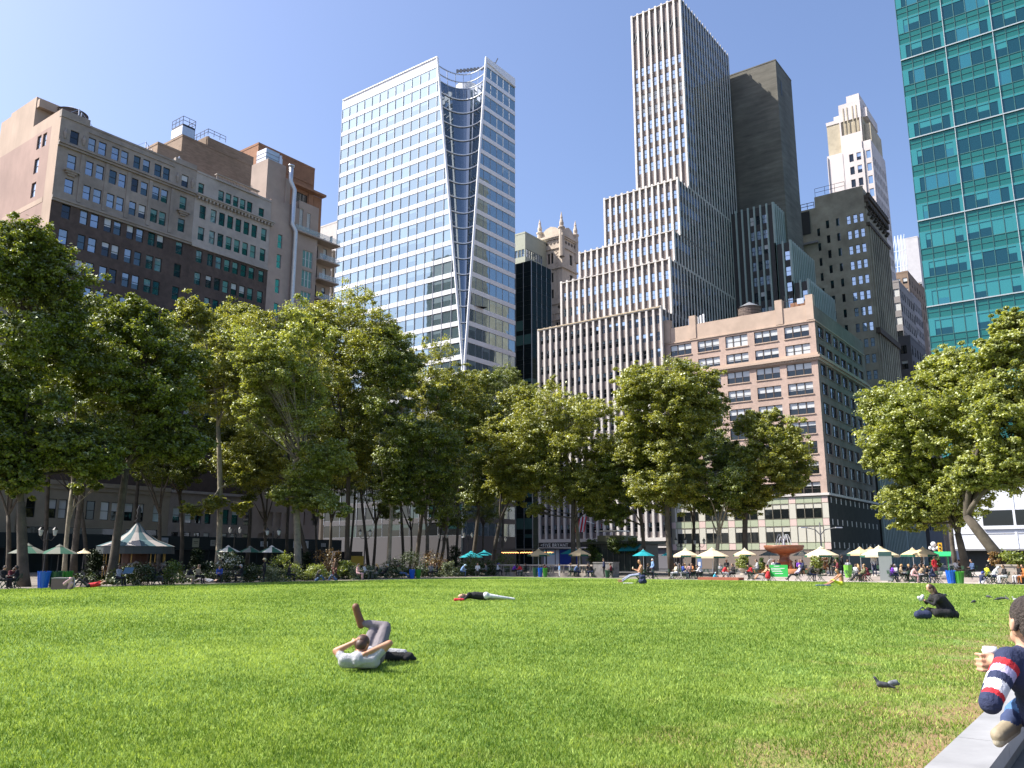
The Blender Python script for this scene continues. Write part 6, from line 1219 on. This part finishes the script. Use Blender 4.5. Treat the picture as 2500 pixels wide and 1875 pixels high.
    for i in range(3): bx(-.22, .22, -.25, -.235, z0+.2+i*.09, z0+.26+i*.09)
    part(r, 'backrest', a, [DSTEEL])
    for s in (-.22, .22):
        a = MB(); a.bar(T @ Vector((s, -.24, z0+.5)), T @ Vector((s, .22, 0)), .025); part(r, 'leg', a, [DSTEEL]); a = MB(); a.bar(T @ Vector((s, .2, z0)), T @ Vector((s, -.25, 0)), .025); part(r, 'leg', a, [DSTEEL])
striped_man()

# ---------------------------------------------------------------- pigeons
PG = mat('pigeon_dark', (.05, .052, .058), .7, noise=.5, scale=30); PGW = mat('pigeon_pale', (.5, .5, .5), .7)
def pigeon(px, py, rz, lab, m=PG, s=1, down=False):
    p = on_lawn(px, py); T = frame_at(p, rz); f = lambda *v: T @ (Vector(v)*s); hz = .09 if down else .22
    S = [(f(-.06, 0, .11), f(.05, 0, .12), .05*s, .055*s, 0), (f(.06, 0, .13), f(.11, 0, hz), .035*s, .024*s, 0), (f(.11, 0, hz), f(.12, 0, hz+.01), .026*s, .024*s, 0), (f(.13, 0, hz), f(.165, 0, hz-.01), .01*s, .005*s, 1), (f(-.08, 0, .105), f(-.2, 0, .07), .035*s, .016*s, 0), (f(0, .02, .08), f(.0, .02, .0), .008*s, .006*s, 1), (f(0, -.02, .08), f(.01, -.02, 0), .008*s, .006*s, 1)]
    return tag(link('pigeon', fuse(S, 'pigeon', [m, SKIN], .008, 1, p), None, p), lab, 'pigeon', 'pigeons on the lawn')
pigeon(2156, 1688, YAW+pi*.9, 'nearest dark pigeon pecking in the right foreground grass', s=.72); pigeon(2182, 1684, YAW+.3, 'grey winged pigeon behind the nearest dark pigeon', mat('pigeon_grey', (.16, .17, .18), .7, noise=.5, scale=25), .72, True)
for px, py, rz, lab, m, dn in [(2306, 1458, 0, 'lone dark pigeon just right of the woman in black', PG, True), (2378, 1475, .5, 'grey pigeon lowest of the far group', PG, True), (2414, 1462, 2, 'leftmost dark pigeon of the far right group', PG, True), (2438, 1468, 0, 'dark pigeon third from the right edge', PG, True), (2448, 1466, 2.5, 'dark pigeon pecking beside the upright one', PG, True), (2459, 1467, 1.5, 'upright dark pigeon second from the right', PG, False), (2480, 1470, 3, 'whitish pigeon at the right edge above the hair', PGW, False)]: pigeon(px, py, YAW+rz, lab, m, .85, dn)

# ---------------------------------------------------------------- umbrellas
UC = {k: mat('canvas_'+k, c, .85, noise=.06, scale=2) for k, c in dict(cream=(.66, .55, .36), tan=(.60, .46, .26), teal=(.0, .26, .30), aqua=(.02, .42, .50), green=(.015, .09, .055), shade=(.16, .17, .14), white=(.55, .53, .46)).items()}  # the shade canvas is pale canvas with shadow put into its colour
def umbrella(px, pt, pw, c1, c2, label, W=None, S=None, val=True, tilt=0):
    x, y = (gy(px, W), W) if W else (-S, gx(px, -S)); z = zat(y) if W else 0; d = sqrt(x*x+y*y); ap = at_d(px, pt, d).z; R = pw/2/2055*d*1.03; h = R*.45; a0 = random.uniform(0, .7)
    r = thing('umbrella', label, 'umbrella', (x, y, z), 'cafe umbrellas'); a = MB(); q = 8
    a.lathe([(.02, ap), (R*.35, ap-h*.30), (R*.7, ap-h*.66), (R, ap-h)], (x, y, 0), q, a0=a0, a1=a0+2*pi, mf=lambda i, j: j % 2 if c1 != c2 else 0); a.lathe([(R, ap-h-.004), (R*.6, ap-h*.56-.03), (.03, ap-.05)], (x, y, 0), q, a0=a0, a1=a0+2*pi)
    a.lathe([(.02, ap+.1), (R*.22, ap-h*.12)], (x, y, 0), q, a0=a0, a1=a0+2*pi); cnp = part(r, 'canopy', a, [UC[c1], UC[c2]])
    if val:
        a = MB(); a.lathe([(R, ap-h), (R*1.01, ap-h-.17)], (x, y, 0), q, a0=a0, a1=a0+2*pi, mf=lambda i, j: j % 2); part(r, 'valance', a, [UC['green'], UC[c1]], parent=cnp)
    part(r, 'pole', MB().bar((x, y, z), (x, y, ap+.15), .05), [WHT if W else DSTEEL]); part(r, 'base', MB().box(x-.25, x+.25, y-.25, y+.25, z, z+.08), [DSTEEL]); return r
for px, pt, pw, c1, c2, W, lab in [(1315, 1342, 52, 'tan', 'tan', 76, 'tan umbrella at left overlapping a small aqua one'), (1334, 1344, 42, 'aqua', 'aqua', 79, 'small bright aqua umbrella behind the leftmost tan one'), (1416, 1341, 52, 'tan', 'tan', 76, 'tan umbrella beside the twin stem tree'), (1400, 1338, 60, 'teal', 'teal', 84, 'flat teal umbrella behind the twin stem tree'),
    (1572, 1344, 54, 'teal', 'teal', 77, 'teal umbrella above the bald shirtless man'), (1634, 1348, 36, 'teal', 'teal', 82, 'smaller darker teal umbrella right of the teal one'), (1676, 1341, 60, 'cream', 'cream', 75, 'cream umbrella over the royal blue polo group'), (1741, 1340, 74, 'cream', 'cream', 75, 'widest cream umbrella above the child in cyan'), (1821, 1341, 52, 'cream', 'cream', 78, 'cream umbrella above the leafy planter left of the fountain'),
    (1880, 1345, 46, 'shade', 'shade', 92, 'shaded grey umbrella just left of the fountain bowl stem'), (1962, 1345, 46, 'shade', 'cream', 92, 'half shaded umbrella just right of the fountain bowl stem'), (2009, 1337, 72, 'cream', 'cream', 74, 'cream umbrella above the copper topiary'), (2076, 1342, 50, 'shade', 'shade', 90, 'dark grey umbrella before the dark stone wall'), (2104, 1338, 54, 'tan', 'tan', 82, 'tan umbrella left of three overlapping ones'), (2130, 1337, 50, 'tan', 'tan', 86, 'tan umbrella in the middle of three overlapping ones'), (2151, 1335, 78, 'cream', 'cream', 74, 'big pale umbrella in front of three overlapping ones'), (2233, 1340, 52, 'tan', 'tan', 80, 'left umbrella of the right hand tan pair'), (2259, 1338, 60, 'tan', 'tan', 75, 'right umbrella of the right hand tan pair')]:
    umbrella(px, pt, pw, c1, c2, lab, W=W, val=c1 in ('cream', 'tan'))
for px, pt, pw, c1, c2, S, lab in [(62, 1330, 76, 'shade', 'green', 60, 'green and white umbrella with painted shade left of the leaning dark trunk'), (139, 1332, 74, 'shade', 'green', 59, 'green and white umbrella with painted shade behind the left bins'), (200, 1342, 34, 'cream', 'cream', 62, 'small sunlit cream umbrella left of the yew cone'), (553, 1334, 54, 'white', 'green', 62, 'green and cream umbrella behind the flowering hydrangea'), (607, 1335, 54, 'shade', 'green', 63, 'green and white umbrella with painted shade between two brighter ones'), (660, 1334, 60, 'white', 'green', 60, 'sunlit cream and green umbrella under the twin lamp'), (1150, 1347, 58, 'aqua', 'teal', 63, 'front teal umbrella of the pair in the shade'), (1182, 1345, 44, 'aqua', 'teal', 67, 'rear teal umbrella of the pair in the shade')]:
    umbrella(px, pt, pw, c1, c2, lab, S=S, val=False)

# ---------------------------------------------------------------- carousel tent
def carousel():
    S = 66; x = -S; y = gx(326, x); d = sqrt(x*x+y*y); zt = at_d(326, 1276, d).z; ze = at_d(326, 1334, d).z; R = 172/2/2055*d*.93
    r = thing('carousel', 'carousel with blue green and white striped pointed tent roof', 'carousel', (x, y, 0)); a = MB(); P = [(.1, zt), (R*.25, zt-(zt-ze)*.42), (R*.55, zt-(zt-ze)*.74), (R, ze)]
    a.lathe(P, (x, y, 0), 32, mf=lambda i, j: (j//2) % 2); part(r, 'tent_roof', a, [mat('canvas_stripe_white', (.33, .30, .28), .8), mat('canvas_stripe_blue', (.045, .10, .115), .8)])
    a = MB(); a.lathe([(.12, zt), (.3, zt+.1), (.1, zt+.35), (.22, zt+.5), (.12, zt+.8), (.2, zt+1.0), (.03, zt+1.4)], (x, y, 0), 12); part(r, 'finial', a, [DSTEEL], True)
    a = MB(); a.lathe([(R*.98, ze+.02), (R, ze-.6)], (x, y, 0), 32); part(r, 'fascia', a, [mat('carousel_fascia', (.035, .045, .045), .6)]); a = MB(); a.lathe([(0, .35), (R*.95, .35), (R*.95, 0)], (x, y, 0), 32); part(r, 'deck', a, [mat('deck_brown', (.06, .04, .03), .7)])
    a = MB(); a.lathe([(1.0, .35), (1.0, ze)], (x, y, 0), 12); part(r, 'centre_drum', a, [mat('drum_dark_red', (.08, .03, .02), .6)])
    for k in range(10):
        t = 2*pi*k/10; c = Vector((x+R*.78*cos(t), y+R*.78*sin(t), 0)); tg = Vector((-sin(t), cos(t), 0)); pl_ = part(r, 'pole', MB().bar((c.x, c.y, .35), (c.x, c.y, ze), .06), [mat('brass', (.3, .2, .06), .4, .8)])
        a = MB(); z = 1.0+.25*(k % 2); a.ball((c.x, c.y, z), .3, 10, 0, (1.0 if abs(tg.x) > .5 else .6, 1.0 if abs(tg.y) > .5 else .6, .6)); n = c+tg*.35+Vector((0, 0, z+.25)); caps(a, (c.x+tg.x*.2, c.y+tg.y*.2, z+.05), n, .12, .08); caps(a, n, n+tg*.22-Vector((0, 0, .08)), .07, .05)
        for s1 in (-.22, .22): q = c+tg*s1; caps(a, (q.x, q.y, z-.1), (q.x+tg.x*s1*.8, q.y+tg.y*s1*.8, z-.5), .06, .03, 6)
        part(r, 'horse', a, [mat('horse_paint', (.22, .19, .16), .4) if k % 2 else mat('horse_brown', (.12, .06, .03), .4)], True, parent=pl_)
carousel()

# ---------------------------------------------------------------- fountain
def fountain():
    W = 81; x = gy(1918, W); y = W; d = sqrt(x*x+y*y); zr = at_d(1918, 1331, d).z; R = 94/2/2055*d*.93
    gr = mat('fountain_granite', (.24, .095, .05), .4, noise=.25, scale=5); g2 = mat('fountain_basin', (.55, .24, .11), .5, noise=.2, scale=4)
    r = thing('fountain', 'pink granite fountain with a wide raised bowl and water jets', 'fountain', (x, y, .34)); a = MB(); a.lathe([(0, zr-.12), (R*.95, zr-.1), (R, zr), (R*1.02, zr-.12), (R*.93, zr-.45), (R*.6, zr-.72), (R*.32, zr-.82)], (x, y, 0), 40); part(r, 'upper_bowl', a, [gr], True)
    a = MB(); a.lathe([(R*.34, zr-.8), (R*.24, zr-1.0), (R*.26, zr-1.3), (R*.42, zr-1.55), (R*.34, zr-1.65), (R*.44, .9), (R*.6, .34)], (x, y, 0), 28); part(r, 'stem', a, [gr], True)
    a = MB(); a.lathe([(R*1.55, .34), (R*1.6, .8), (R*1.5, .82), (R*1.48, .6), (0, .6)], (x, y, 0), 40); part(r, 'lower_basin', a, [g2], True)
    for k in range(4):
        t = pi/4+k*pi/2; c = (x+R*.62*cos(t), y+R*.62*sin(t)); a = MB(); caps(a, (*c, .8), (*c, 1.35), .16, .13); a.ball((*c, 1.55), .11, 10); part(r, 'figure', a, [gr], True)
    wat = mat('water_spray', (.85, .88, .9), .2, alpha=.55); a = MB()
    for k in range(10):
        t = 2*pi*k/10; pts = [(x+cos(t)*u*.75, y+sin(t)*u*.75, zr+1.0*(1-(2*u-1)**2)*(1.0-.2*(k % 3))) for u in np.linspace(0.02, 1, 8)]; a.tube(pts, [.035]*8, 4)
    a.tube([(x, y, zr-.1), (x, y, zr+1.7)], [.07, .015], 6); a.tube([(x, y, zr), (x, y, zr+.5)], [.22, .05], 8); part(r, 'water_jet', a, [wat])
    for k, sgn in enumerate((-1, -1, 1, 1)):
        a = MB(); ux = Vector((cos(YAW), sin(YAW), 0))*sgn; o = Vector((x, y, 0))+ux*R*.55; pts = [o+ux*u*(.9+.2*(k % 2))+Vector((0, (k % 2)*.4, 1.35+.55*(1-(2.2*u-.8)**2)-.2)) for u in np.linspace(0, 1, 8)]; a.tube(pts, [.03]*8, 4); part(r, 'water_arc', a, [wat])
fountain()
# planters, topiaries, plinth
ST = mat('carved_stone', (.36, .31, .26), .85, noise=.2, scale=3, bump=.3); TOPI = leafmat('leaf_topiary', (.03, .07, .012), (.10, .17, .04), .3); COP = leafmat('leaf_copper', (.22, .09, .04), (.45, .25, .12), .3); SHM['topi'] = TOPI; SHM['copper'] = COP
def planter(px, W, pt, pb, pw, key, label, cone=False, urn=True, name='potted_plant'):
    x, y = gy(px, W), W; z = zat(y); d = sqrt(x*x+y*y); zt = at_d(px, pt, d).z; zb = at_d(px, pb, d).z; w = pw/2055*d*.95; zb = max(zb, z+.1)
    if urn and zb-z > .2:
        t = thing('stone_urn', 'stone urn holding the '+label, 'planter', (x, y, z), 'stone urns'); a = MB(); h = zb-z; a.lathe([(.3, 0), (.3, .1), (.14, .16), (.14, h*.4), (w*.3, h*.8), (w*.34, h), (0, h*.95)], (x, y, z), 20); part(t, 'bowl', a, [ST], True)
    return shrub(name, label, 'plant', x, y, w, zt-zb, key, .1, zb, cone, 'potted plants around the plaza')
planter(1815, 72.8, 1356, 1388, 36, 'bright', 'large leafy potted plant left of the fountain'); planter(1995, 72.8, 1360, 1388, 34, 'bright', 'yellow green palm like plant right of the fountain'); planter(1993, 72.9, 1388, 1400, 36, 'hedge', 'dark trailing foliage under the palm like plant', urn=False)
planter(1860, 80, 1362, 1384, 20, 'topi', 'clipped cone topiary left of the fountain', cone=True); planter(2044, 80, 1360, 1382, 16, 'topi', 'clipped cone topiary right of the fountain', cone=True); planter(2013, 79, 1356, 1392, 22, 'copper', 'copper leaved climbing plant under the cream umbrella'); planter(2287, 82, 1362, 1385, 24, 'topi', 'rounded dark green topiary beside the red patterned shirt'); planter(1857, 78, 1378, 1392, 22, 'bright', 'yellow green clump at the fountain edge', urn=False); planter(1464, 79, 1352, 1372, 18, 'topi', 'small round green topiary above the stone pier', urn=False)
x, y = gy(2459, 68.9), 68.9; t = thing('stone_plinth', 'tall rough stone plinth at right topped with overflowing plants', 'plinth', (x, y, 0)); a = MB(); w = .6; zt = at_y(2459, 1378, y).z; a.box(x-w, x+w, y, y+1.0, 0, zt-.12); a.box(x-w-.06, x+w+.06, y-.06, y+1.06, zt-.12, zt); a.box(x-w-.08, x+w+.08, y-.08, y+1.08, 0, .25); part(t, 'block', a, [ST])
shrub('potted_plant', 'yellow green trailing plants on top of the stone plinth', 'plant', x+.3, y+.8, 2.0, at_y(2459, 1345, y).z-zt+.1, 'bright', .13, zt-.15, group='potted plants around the plaza'); shrub('potted_plant', 'dark maroon leaved plant at the left top of the stone plinth', 'plant', x-.7, y+.7, 1.0, .9, 'red', .12, zt-.1, group='potted plants around the plaza')

# ---------------------------------------------------------------- bins, boards, stage
def bin_(px, pt, pb, pw, c, label, W=None, S=None):
    x, y = (gy(px, W), W) if W else (-S, gx(px, -S)); d = sqrt(x*x+y*y); h = (pb-pt)/2055*d*.95; R = pw/2/2055*d*.93; r = thing('litter_bin', label, 'litter bin', (x, y, 0), 'tulip shaped litter bins')
    n = 24; a = MB(); a.lathe([(R*.72, 0), (R*.8, h*.3), (R*.95, h*.75), (R*1.04, h), (R*.9, h-.02), (R*.8, h*.6), (0, h*.55)], (x, y, 0), n); part(r, 'barrel', a, [c]); a = MB()
    for k in range(12): t = 2*pi*k/12; a.bar((x+R*.73*cos(t), y+R*.73*sin(t), .02), (x+R*1.05*cos(t), y+R*1.05*sin(t), h+.06), .05)
    part(r, 'slats', a, [c]); return r
BB, BG, BD = mat('bin_blue', (.01, .12, .55), .35, coat=.3), mat('bin_green', (.05, .26, .03), .35, coat=.3), mat('bin_dark_green', (.02, .09, .04), .4, coat=.3)
bin_(108, 1395, 1431, 25, BB, 'blue slatted bin at far left', S=50.6+1.5); bin_(136, 1395, 1431, 25, BD, 'dark green slatted bin between blue and bright green at far left', S=52.1); bin_(163, 1393, 1428, 24, BG, 'bright green slatted bin behind the lying person in red', S=52.6)
bin_(1006, 1386, 1407, 13, BB, 'blue bin in the shade right of the olive topped man', S=53); bin_(1021, 1387, 1407, 13, BG, 'pale green bin paired with the shaded blue one', S=53.0)
bin_(1307, 1384, 1405, 11, BD, 'dark green bin left in the trio before the balustrade', W=69); bin_(1319, 1384, 1405, 11, BB, 'blue bin in the trio before the balustrade', W=69); bin_(1331, 1384, 1405, 11, BG, 'bright green bin right in the trio before the balustrade', W=69); bin_(1483, 1388, 1406, 11, BD, 'dark green bin at the right side of the stone pier', W=69.4)
bin_(2321, 1396, 1423, 20, BB, 'bright blue bin on the sunny path at right', W=68); bin_(2341, 1397, 1422, 20, BG, 'lime green bin right of the bright blue bin', W=68.1)
W = 67.8; xc = gy(1901, W); a = MB(); t = thing('banner_seat', 'bright green banner board with white lines near the fountain', 'banner', (xc, W, 0)); a.box(xc-.72, xc+.75, W, W+.05, .32, 1.25); brd = part(t, 'board', a, [mat('banner_green', (.02, .38, .07), .6)]); a = MB()
for z, w0, w1 in ((1.12, -.35, .1), (.95, -.6, .5), (.83, -.6, .2), (.71, -.5, .3), (.55, -.3, .35)): a.box(xc+w0, xc+w1, W-.012, W-.004, z, z+.05)
part(t, 'printing', a, [CLO['white']], parent=brd); part(t, 'frame', MB().bar((xc-.72, W, 0), (xc-.72, W, .4), .05).bar((xc+.75, W, 0), (xc+.75, W, .4), .05), [DSTEEL])
W = 69; xc = gy(2071, W); a = MB(); a.lathe([(.22, .3), (.3, .8), (.33, 1.25)], (xc, W, 0), 10); solo('slatted_board', a, [mat('lime_green', (.16, .42, .05), .5)], (xc, W, 0), 'lime green upright slatted board left of the white shirt', 'board')
W = 67.3; x0, x1_ = gy(1703, W), gy(1802, W); solo('low_stage', MB().box(x0, x1_, W, W+1.2, 0, .22), [mat('stage_terracotta', (.30, .10, .06), .8, noise=.15)], ((x0+x1_)/2, W, 0), 'low terracotta red board lying at the lawn edge', 'stage')
W = 71.6; xc = gy(1709, W); t = thing('poster_stand', 'small blue and white poster on a stand', 'poster', (xc, W, 0)); pnl = part(t, 'panel', MB().box(xc-.2, xc+.2, W, W+.04, .95, 1.75), [mat('poster_blue', (.10, .16, .32), .5)]); part(t, 'printing', MB().box(xc-.12, xc+.1, W-.01, W-.003, 1.1, 1.45), [CLO['white']], parent=pnl); part(t, 'stand', MB().box(xc-.03, xc+.03, W+.01, W+.03, 0, .95), [DSTEEL])
W = 69.5; xc = gy(2163, W); t = thing('sign_board', 'tall grey sign board with dark header beneath the big pale umbrella', 'sign', (xc, W, 0)); part(t, 'panel', MB().box(xc-.45, xc+.5, W, W+.06, .1, 1.95), [mat('board_grey', (.20, .22, .22), .5)]); part(t, 'header', MB().box(xc-.46, xc+.51, W-.02, W+.08, 1.95, 2.25), [mat('board_header', (.02, .06, .06), .5)])
# balustrade, pier, pergola, kiosk
def balustrade():
    W = 72.0; x0, x1 = gy(1195, W), gy(1449, W); zt = at_y(1300, 1378, W).z; t = thing('balustrade', 'long stone balustrade behind the central bins', 'balustrade', ((x0+x1)/2, W, 0)); part(t, 'rail', MB().box(x0, x1, W-.2, W+.2, zt-.14, zt), [ST]); part(t, 'plinth', MB().box(x0, x1, W-.25, W+.25, 0, .35), [ST])
    n = int((x1-x0)/1.25)
    for k in range(n+1):
        a = MB(); xx = x0+.3+k*1.25; a.lathe([(.09, .35), (.12, .5), (.06, .75), (.09, zt-.14)], (xx, W, 0), 8); a.lathe([(.09, .35), (.12, .5), (.06, .75), (.09, zt-.14)], (xx+.3, W, 0), 8); part(t, 'baluster', a, [ST], True)
balustrade()
W = 70.8; x0, x1_ = gy(1449, W), gy(1496, W); solo('stone_pier', MB().box(x0, x1_, W, W+1.2, 0, at_y(1470, 1375, W).z).box(x0-.05, x1_+.05, W-.05, W+1.25, at_y(1470, 1375, W).z, at_y(1470, 1375, W).z+.1), [mat('pier_stone', (.20, .19, .18), .9, noise=.35, scale=2)], ((x0+x1_)/2, W, 0), 'square grey stained stone pier ending the balustrade', 'pier')
def pergola():
    W = 77; x0, x1 = gy(1203, W), gy(1335, W); z = at_y(1260, 1339, W).z; t = thing('pergola', 'dark flat pergola with hanging bulbs behind the balustrade', 'pergola', ((x0+x1)/2, W, 0)); part(t, 'roof_frame', MB().box(x0, x1, W, W+.15, z-.12, z).box(x0, x1, W+4, W+4.15, z-.12, z).box(x0, x0+.15, W+.15, W+4, z-.12, z).box(x1-.15, x1, W+.15, W+4, z-.12, z), [DSTEEL])
    for xx in (x0+.1, (x0+x1)/2, x1-.1): part(t, 'post', MB().box(xx-.06, xx+.06, W, W+.12, 0, z-.12), [DSTEEL])
    a = MB()
    a.bar((x0+.1, W+1.5, z-.42), (x1-.1, W+1.5, z-.42), .03)
    for k in range(40): a.ball((x0+.2+k*(x1-x0-.4)/40, W+1.5, z-.42-.05*(k % 2)), .055, 6)
    part(t, 'light_string', a, [mat('warm_bulb', (1, .45, .15), emit=2)])
pergola()
def kiosk():
    W = 88; x0, x1 = gy(1440, W), gy(1560, W); z = at_y(1500, 1328, W).z; t = thing('kiosk', 'dark green glazed kiosk with vine covered roof and teal awning', 'kiosk', ((x0+x1)/2, W, 0)); part(t, 'walls', MB().box(x0, x1, W, W+5, .34, z), [mat('kiosk_green', (.012, .028, .024), .4)])
    part(t, 'roof', MB().box(x0-.6, x1+.6, W-.6, W+5.6, z, z+.3).box(x0+1, x1-2.2, W+.2, W+4, z+.3, z+1.0, 1), [mat('kiosk_roof', (.06, .07, .05), .6), mat('kiosk_upper', (.22, .22, .15), .6)]); a = MB()
    for k in range(9): u = x0+.3+k*(x1-x0-.6)/8; a.box(u-.05, u+.05, W-.06, W-.001, .34, z)
    part(t, 'mullion', a, [mat('kiosk_frame', (.12, .12, .10), .5)]); part(t, 'skylight', MB().box(x0+.5, x0+3.6, W+.5, W+3.5, z+1.5, z+1.62), [STEEL]); part(t, 'awning', MB().obox(((x1-.7), W-.7, z-.45), (1, 0, 0), 2.2, 1.6, .1, 0, up=(0, -.5, 1)), [UC['teal']])
    cl = [(random.uniform(x1-3.6, x1), W-.5+random.uniform(-.2, .4), random.uniform(z-.9, z+.7), .4) for _ in range(50)]+[(random.uniform(x0, x0+1.2), W-.3, random.uniform(1.5, z+.4), .35) for _ in range(26)]; leaves('vine', np.array(cl), 60, .14, SHM['fern'], t)
kiosk()
# lamps, street lights, signals
def lantern(px, pt, W=None, S=None, lab='', s=1.0, h=None):
    x, y = (gy(px, W), W) if W else (-S, gx(px, -S)); d = sqrt(x*x+y*y); z1 = at_d(px, pt, d).z; t = thing('lamp_post', lab, 'street lamp', (x, y, 0), 'twin lantern lamp posts'); a = MB(); a.lathe([(.22, 0), (.2, .4), (.1, .6), (.06, 1.2), (.05, z1-1.0), (.09, z1-.9), (.04, z1-.4), (.0, z1-.35)], (x, y, 0), 10); part(t, 'pole', a, [DSTEEL], True)
    u = Vector((cos(YAW), sin(YAW), 0)); gl = mat('lantern_glass', (.55, .56, .54), .3, alpha=.85)
    for sg in (-1, 1):
        c = Vector((x, y, z1-.75))+u*sg*.5; part(t, 'arm', MB().tube([(x, y, z1-.95), Vector((x, y, z1-1.05))+u*sg*.3, c-Vector((0, 0, .08))], .03, 6), [DSTEEL]); a = MB(); a.lathe([(.03, 0), (.1, .05), (.17, .42), (.15, .44)], c, 8); ln_ = part(t, 'lantern', a, [gl]); a = MB(); a.lathe([(.2, .43), (.1, .56), (.03, .62), (.03, .72), (0, .75)], c, 8); part(t, 'lantern_cap', a, [DSTEEL], parent=ln_)
for px, pt, W, S, lab in [(661, 1286, None, 61, 'brightest twin lantern lamp above the sunlit cream and green umbrella'), (106, 1282, None, 62, 'twin lantern lamp beside the leaning dark trunk at left'), (567, 1283, None, 74, 'dim twin lantern lamp right of the straight pale trunk'), (888, 1290, None, 64, 'twin lantern lamp above the yellow van'), (1080, 1300, None, 72, 'dim twin lantern lamp above the rounded yew'), (1142, 1298, None, 70, 'glinting twin lantern lamp left of the teal umbrellas'), (1225, 1308, None, 68, 'twin lantern lamp over the left end of the pergola'), (1665, 1311, 84, None, 'twin lantern lamp left in the pair before the green glass base'), (1711, 1312, 86, None, 'twin lantern lamp right in the pair before the green glass base')]:
    lantern(px, pt, W, S, lab)
def street_light():
    W = 106; x = gy(2010, W); z = at_y(2010, 1300, W).z; t = thing('street_light', 'grey double arm street light above the cream umbrella', 'street light', (x, W, 0)); part(t, 'pole', MB().tube([(x, W, 0), (x, W, z+1.2)], [.13, .08], 8), [FR['grey']]); u = Vector((cos(YAW), sin(YAW), 0))
    for sg, px in ((-1, 1976), (1, 2054)):
        e = Vector((x, W, z+.6))+u*sg*(2.0 if sg > 0 else 1.7); am_ = part(t, 'arm', MB().tube([(x, W, z-.3), Vector((x, W, z+.35))+u*sg*.6, e], .06, 6), [FR['grey']]); part(t, 'lamp_head', MB().obox(e+u*sg*.3, u, .8, .25, .12), [WHT], parent=am_)
street_light()
W = 104; x = gy(2302, W); t = thing('traffic_light', 'yellow traffic signal near the white building base', 'traffic light', (x, W, 0)); z = at_y(2300, 1342, W).z; part(t, 'pole', MB().bar((x+.5, W, 0), (x+.5, W, z+3), .12), [DSTEEL]); sbx = part(t, 'signal_box', MB().box(x-.2, x+.2, W-.2, W+.2, z-.5, z+.75), [mat('signal_yellow', (.75, .42, .02), .5)]); a = MB()
for k in range(3): a.ball((x, W-.22, z-.25+k*.38), .12, 8)
part(t, 'signal_lens', a, [FR['dark']], parent=sbx); a = MB(); x2 = gy(2286, W)
for dx, dz in ((0, .9), (-.55, .3), (.55, .3), (0, .1)): a.ball((x2+dx*.65, W, z+dz*.65), .3 if dz > .5 else .2, 12)
t = thing('globe_lamp', 'cluster of white globe lamps beside the yellow traffic signal', 'street lamp', (x2, W, 0)); part(t, 'globes', a, [CLO['white']], True); part(t, 'pole', MB().bar((x2, W, 0), (x2, W, z+.2), .12), [DSTEEL])
W = 86; solo('awning', MB().obox((gy(2305, W), W, at_y(2305, 1353, W).z), (1, 0, 0), 1.5, 1.0, .1, 0, up=(0, -.4, 1)).bar((gy(2318, W), W, 0), (gy(2318, W), W, at_y(2305, 1353, W).z), .07), [mat('awning_green', (.02, .42, .13), .6)], (gy(2305, W), W, 0), 'small bright green awning left of the bare leaning trunk', 'awning')
# flag, van, newspaper
W = 139; x = gy(1412, W); zt = at_y(1412, 1262, W).z; t = thing('flag', 'hanging red and white striped flag with blue canton on the striped building', 'flag', (x, W, zt)); a = MB()
for k in range(9): a.quad((x-1.5+.33*k, W+.1*sin(k), zt-2.9), (x-1.5+.33*(k+1), W+.1*sin(k+1), zt-2.9), (x-.9+.33*(k+1), W+.1*sin(k+1), zt), (x-.9+.33*k, W+.1*sin(k), zt), k % 2)
a.quad((x-1.2, W-.12, zt-1.3), (x+.2, W-.12, zt-1.3), (x+.5, W-.12, zt), (x-.9, W-.12, zt), 2); part(t, 'cloth', a, [CLO['red'], CLO['white'], CLO['navy']]); part(t, 'pole', MB().bar((x-1.0, W, zt+.1), (x+1.5, W+3.6, zt-1.2), .1), [STEEL])
S = 104; y = gx(870, -S); x = -S; d = sqrt(x*x+y*y); t = thing('van', 'dark van with a yellow tail panel parked behind the shrubs', 'van', (x, y, 0)); part(t, 'body', MB().box(x-4, x, y-1.6, y+1.6, .5, 2.1).box(x-3.6, x+.0-.3, y-1.5, y+1.5, 2.1, 2.9), [DSTEEL]); part(t, 'tail_panel', MB().box(x+.002, x+.05, y-1.55, y+1.55, .7, 2.2), [mat('van_yellow', (.65, .42, .04), .5)])
for dx in (-.7, -3.2):
    for dy in (-1.45, 1.45): a = MB(); a.tube([(x+dx, y+dy-.12, .4), (x+dx, y+dy+.12, .4)], .4, 16); part(t, 'wheel', a, [DSTEEL])
y = gx(290, -53.2); solo('newspaper', MB().obox((-52.85, y+.45, .98), (0, 1, 0), .6, .02, .42, 0, up=(.6, 0, 1)), [CLO['sky']], (-52.85, y+.45, .9), 'pale open newspaper held by the woman at left', 'newspaper')
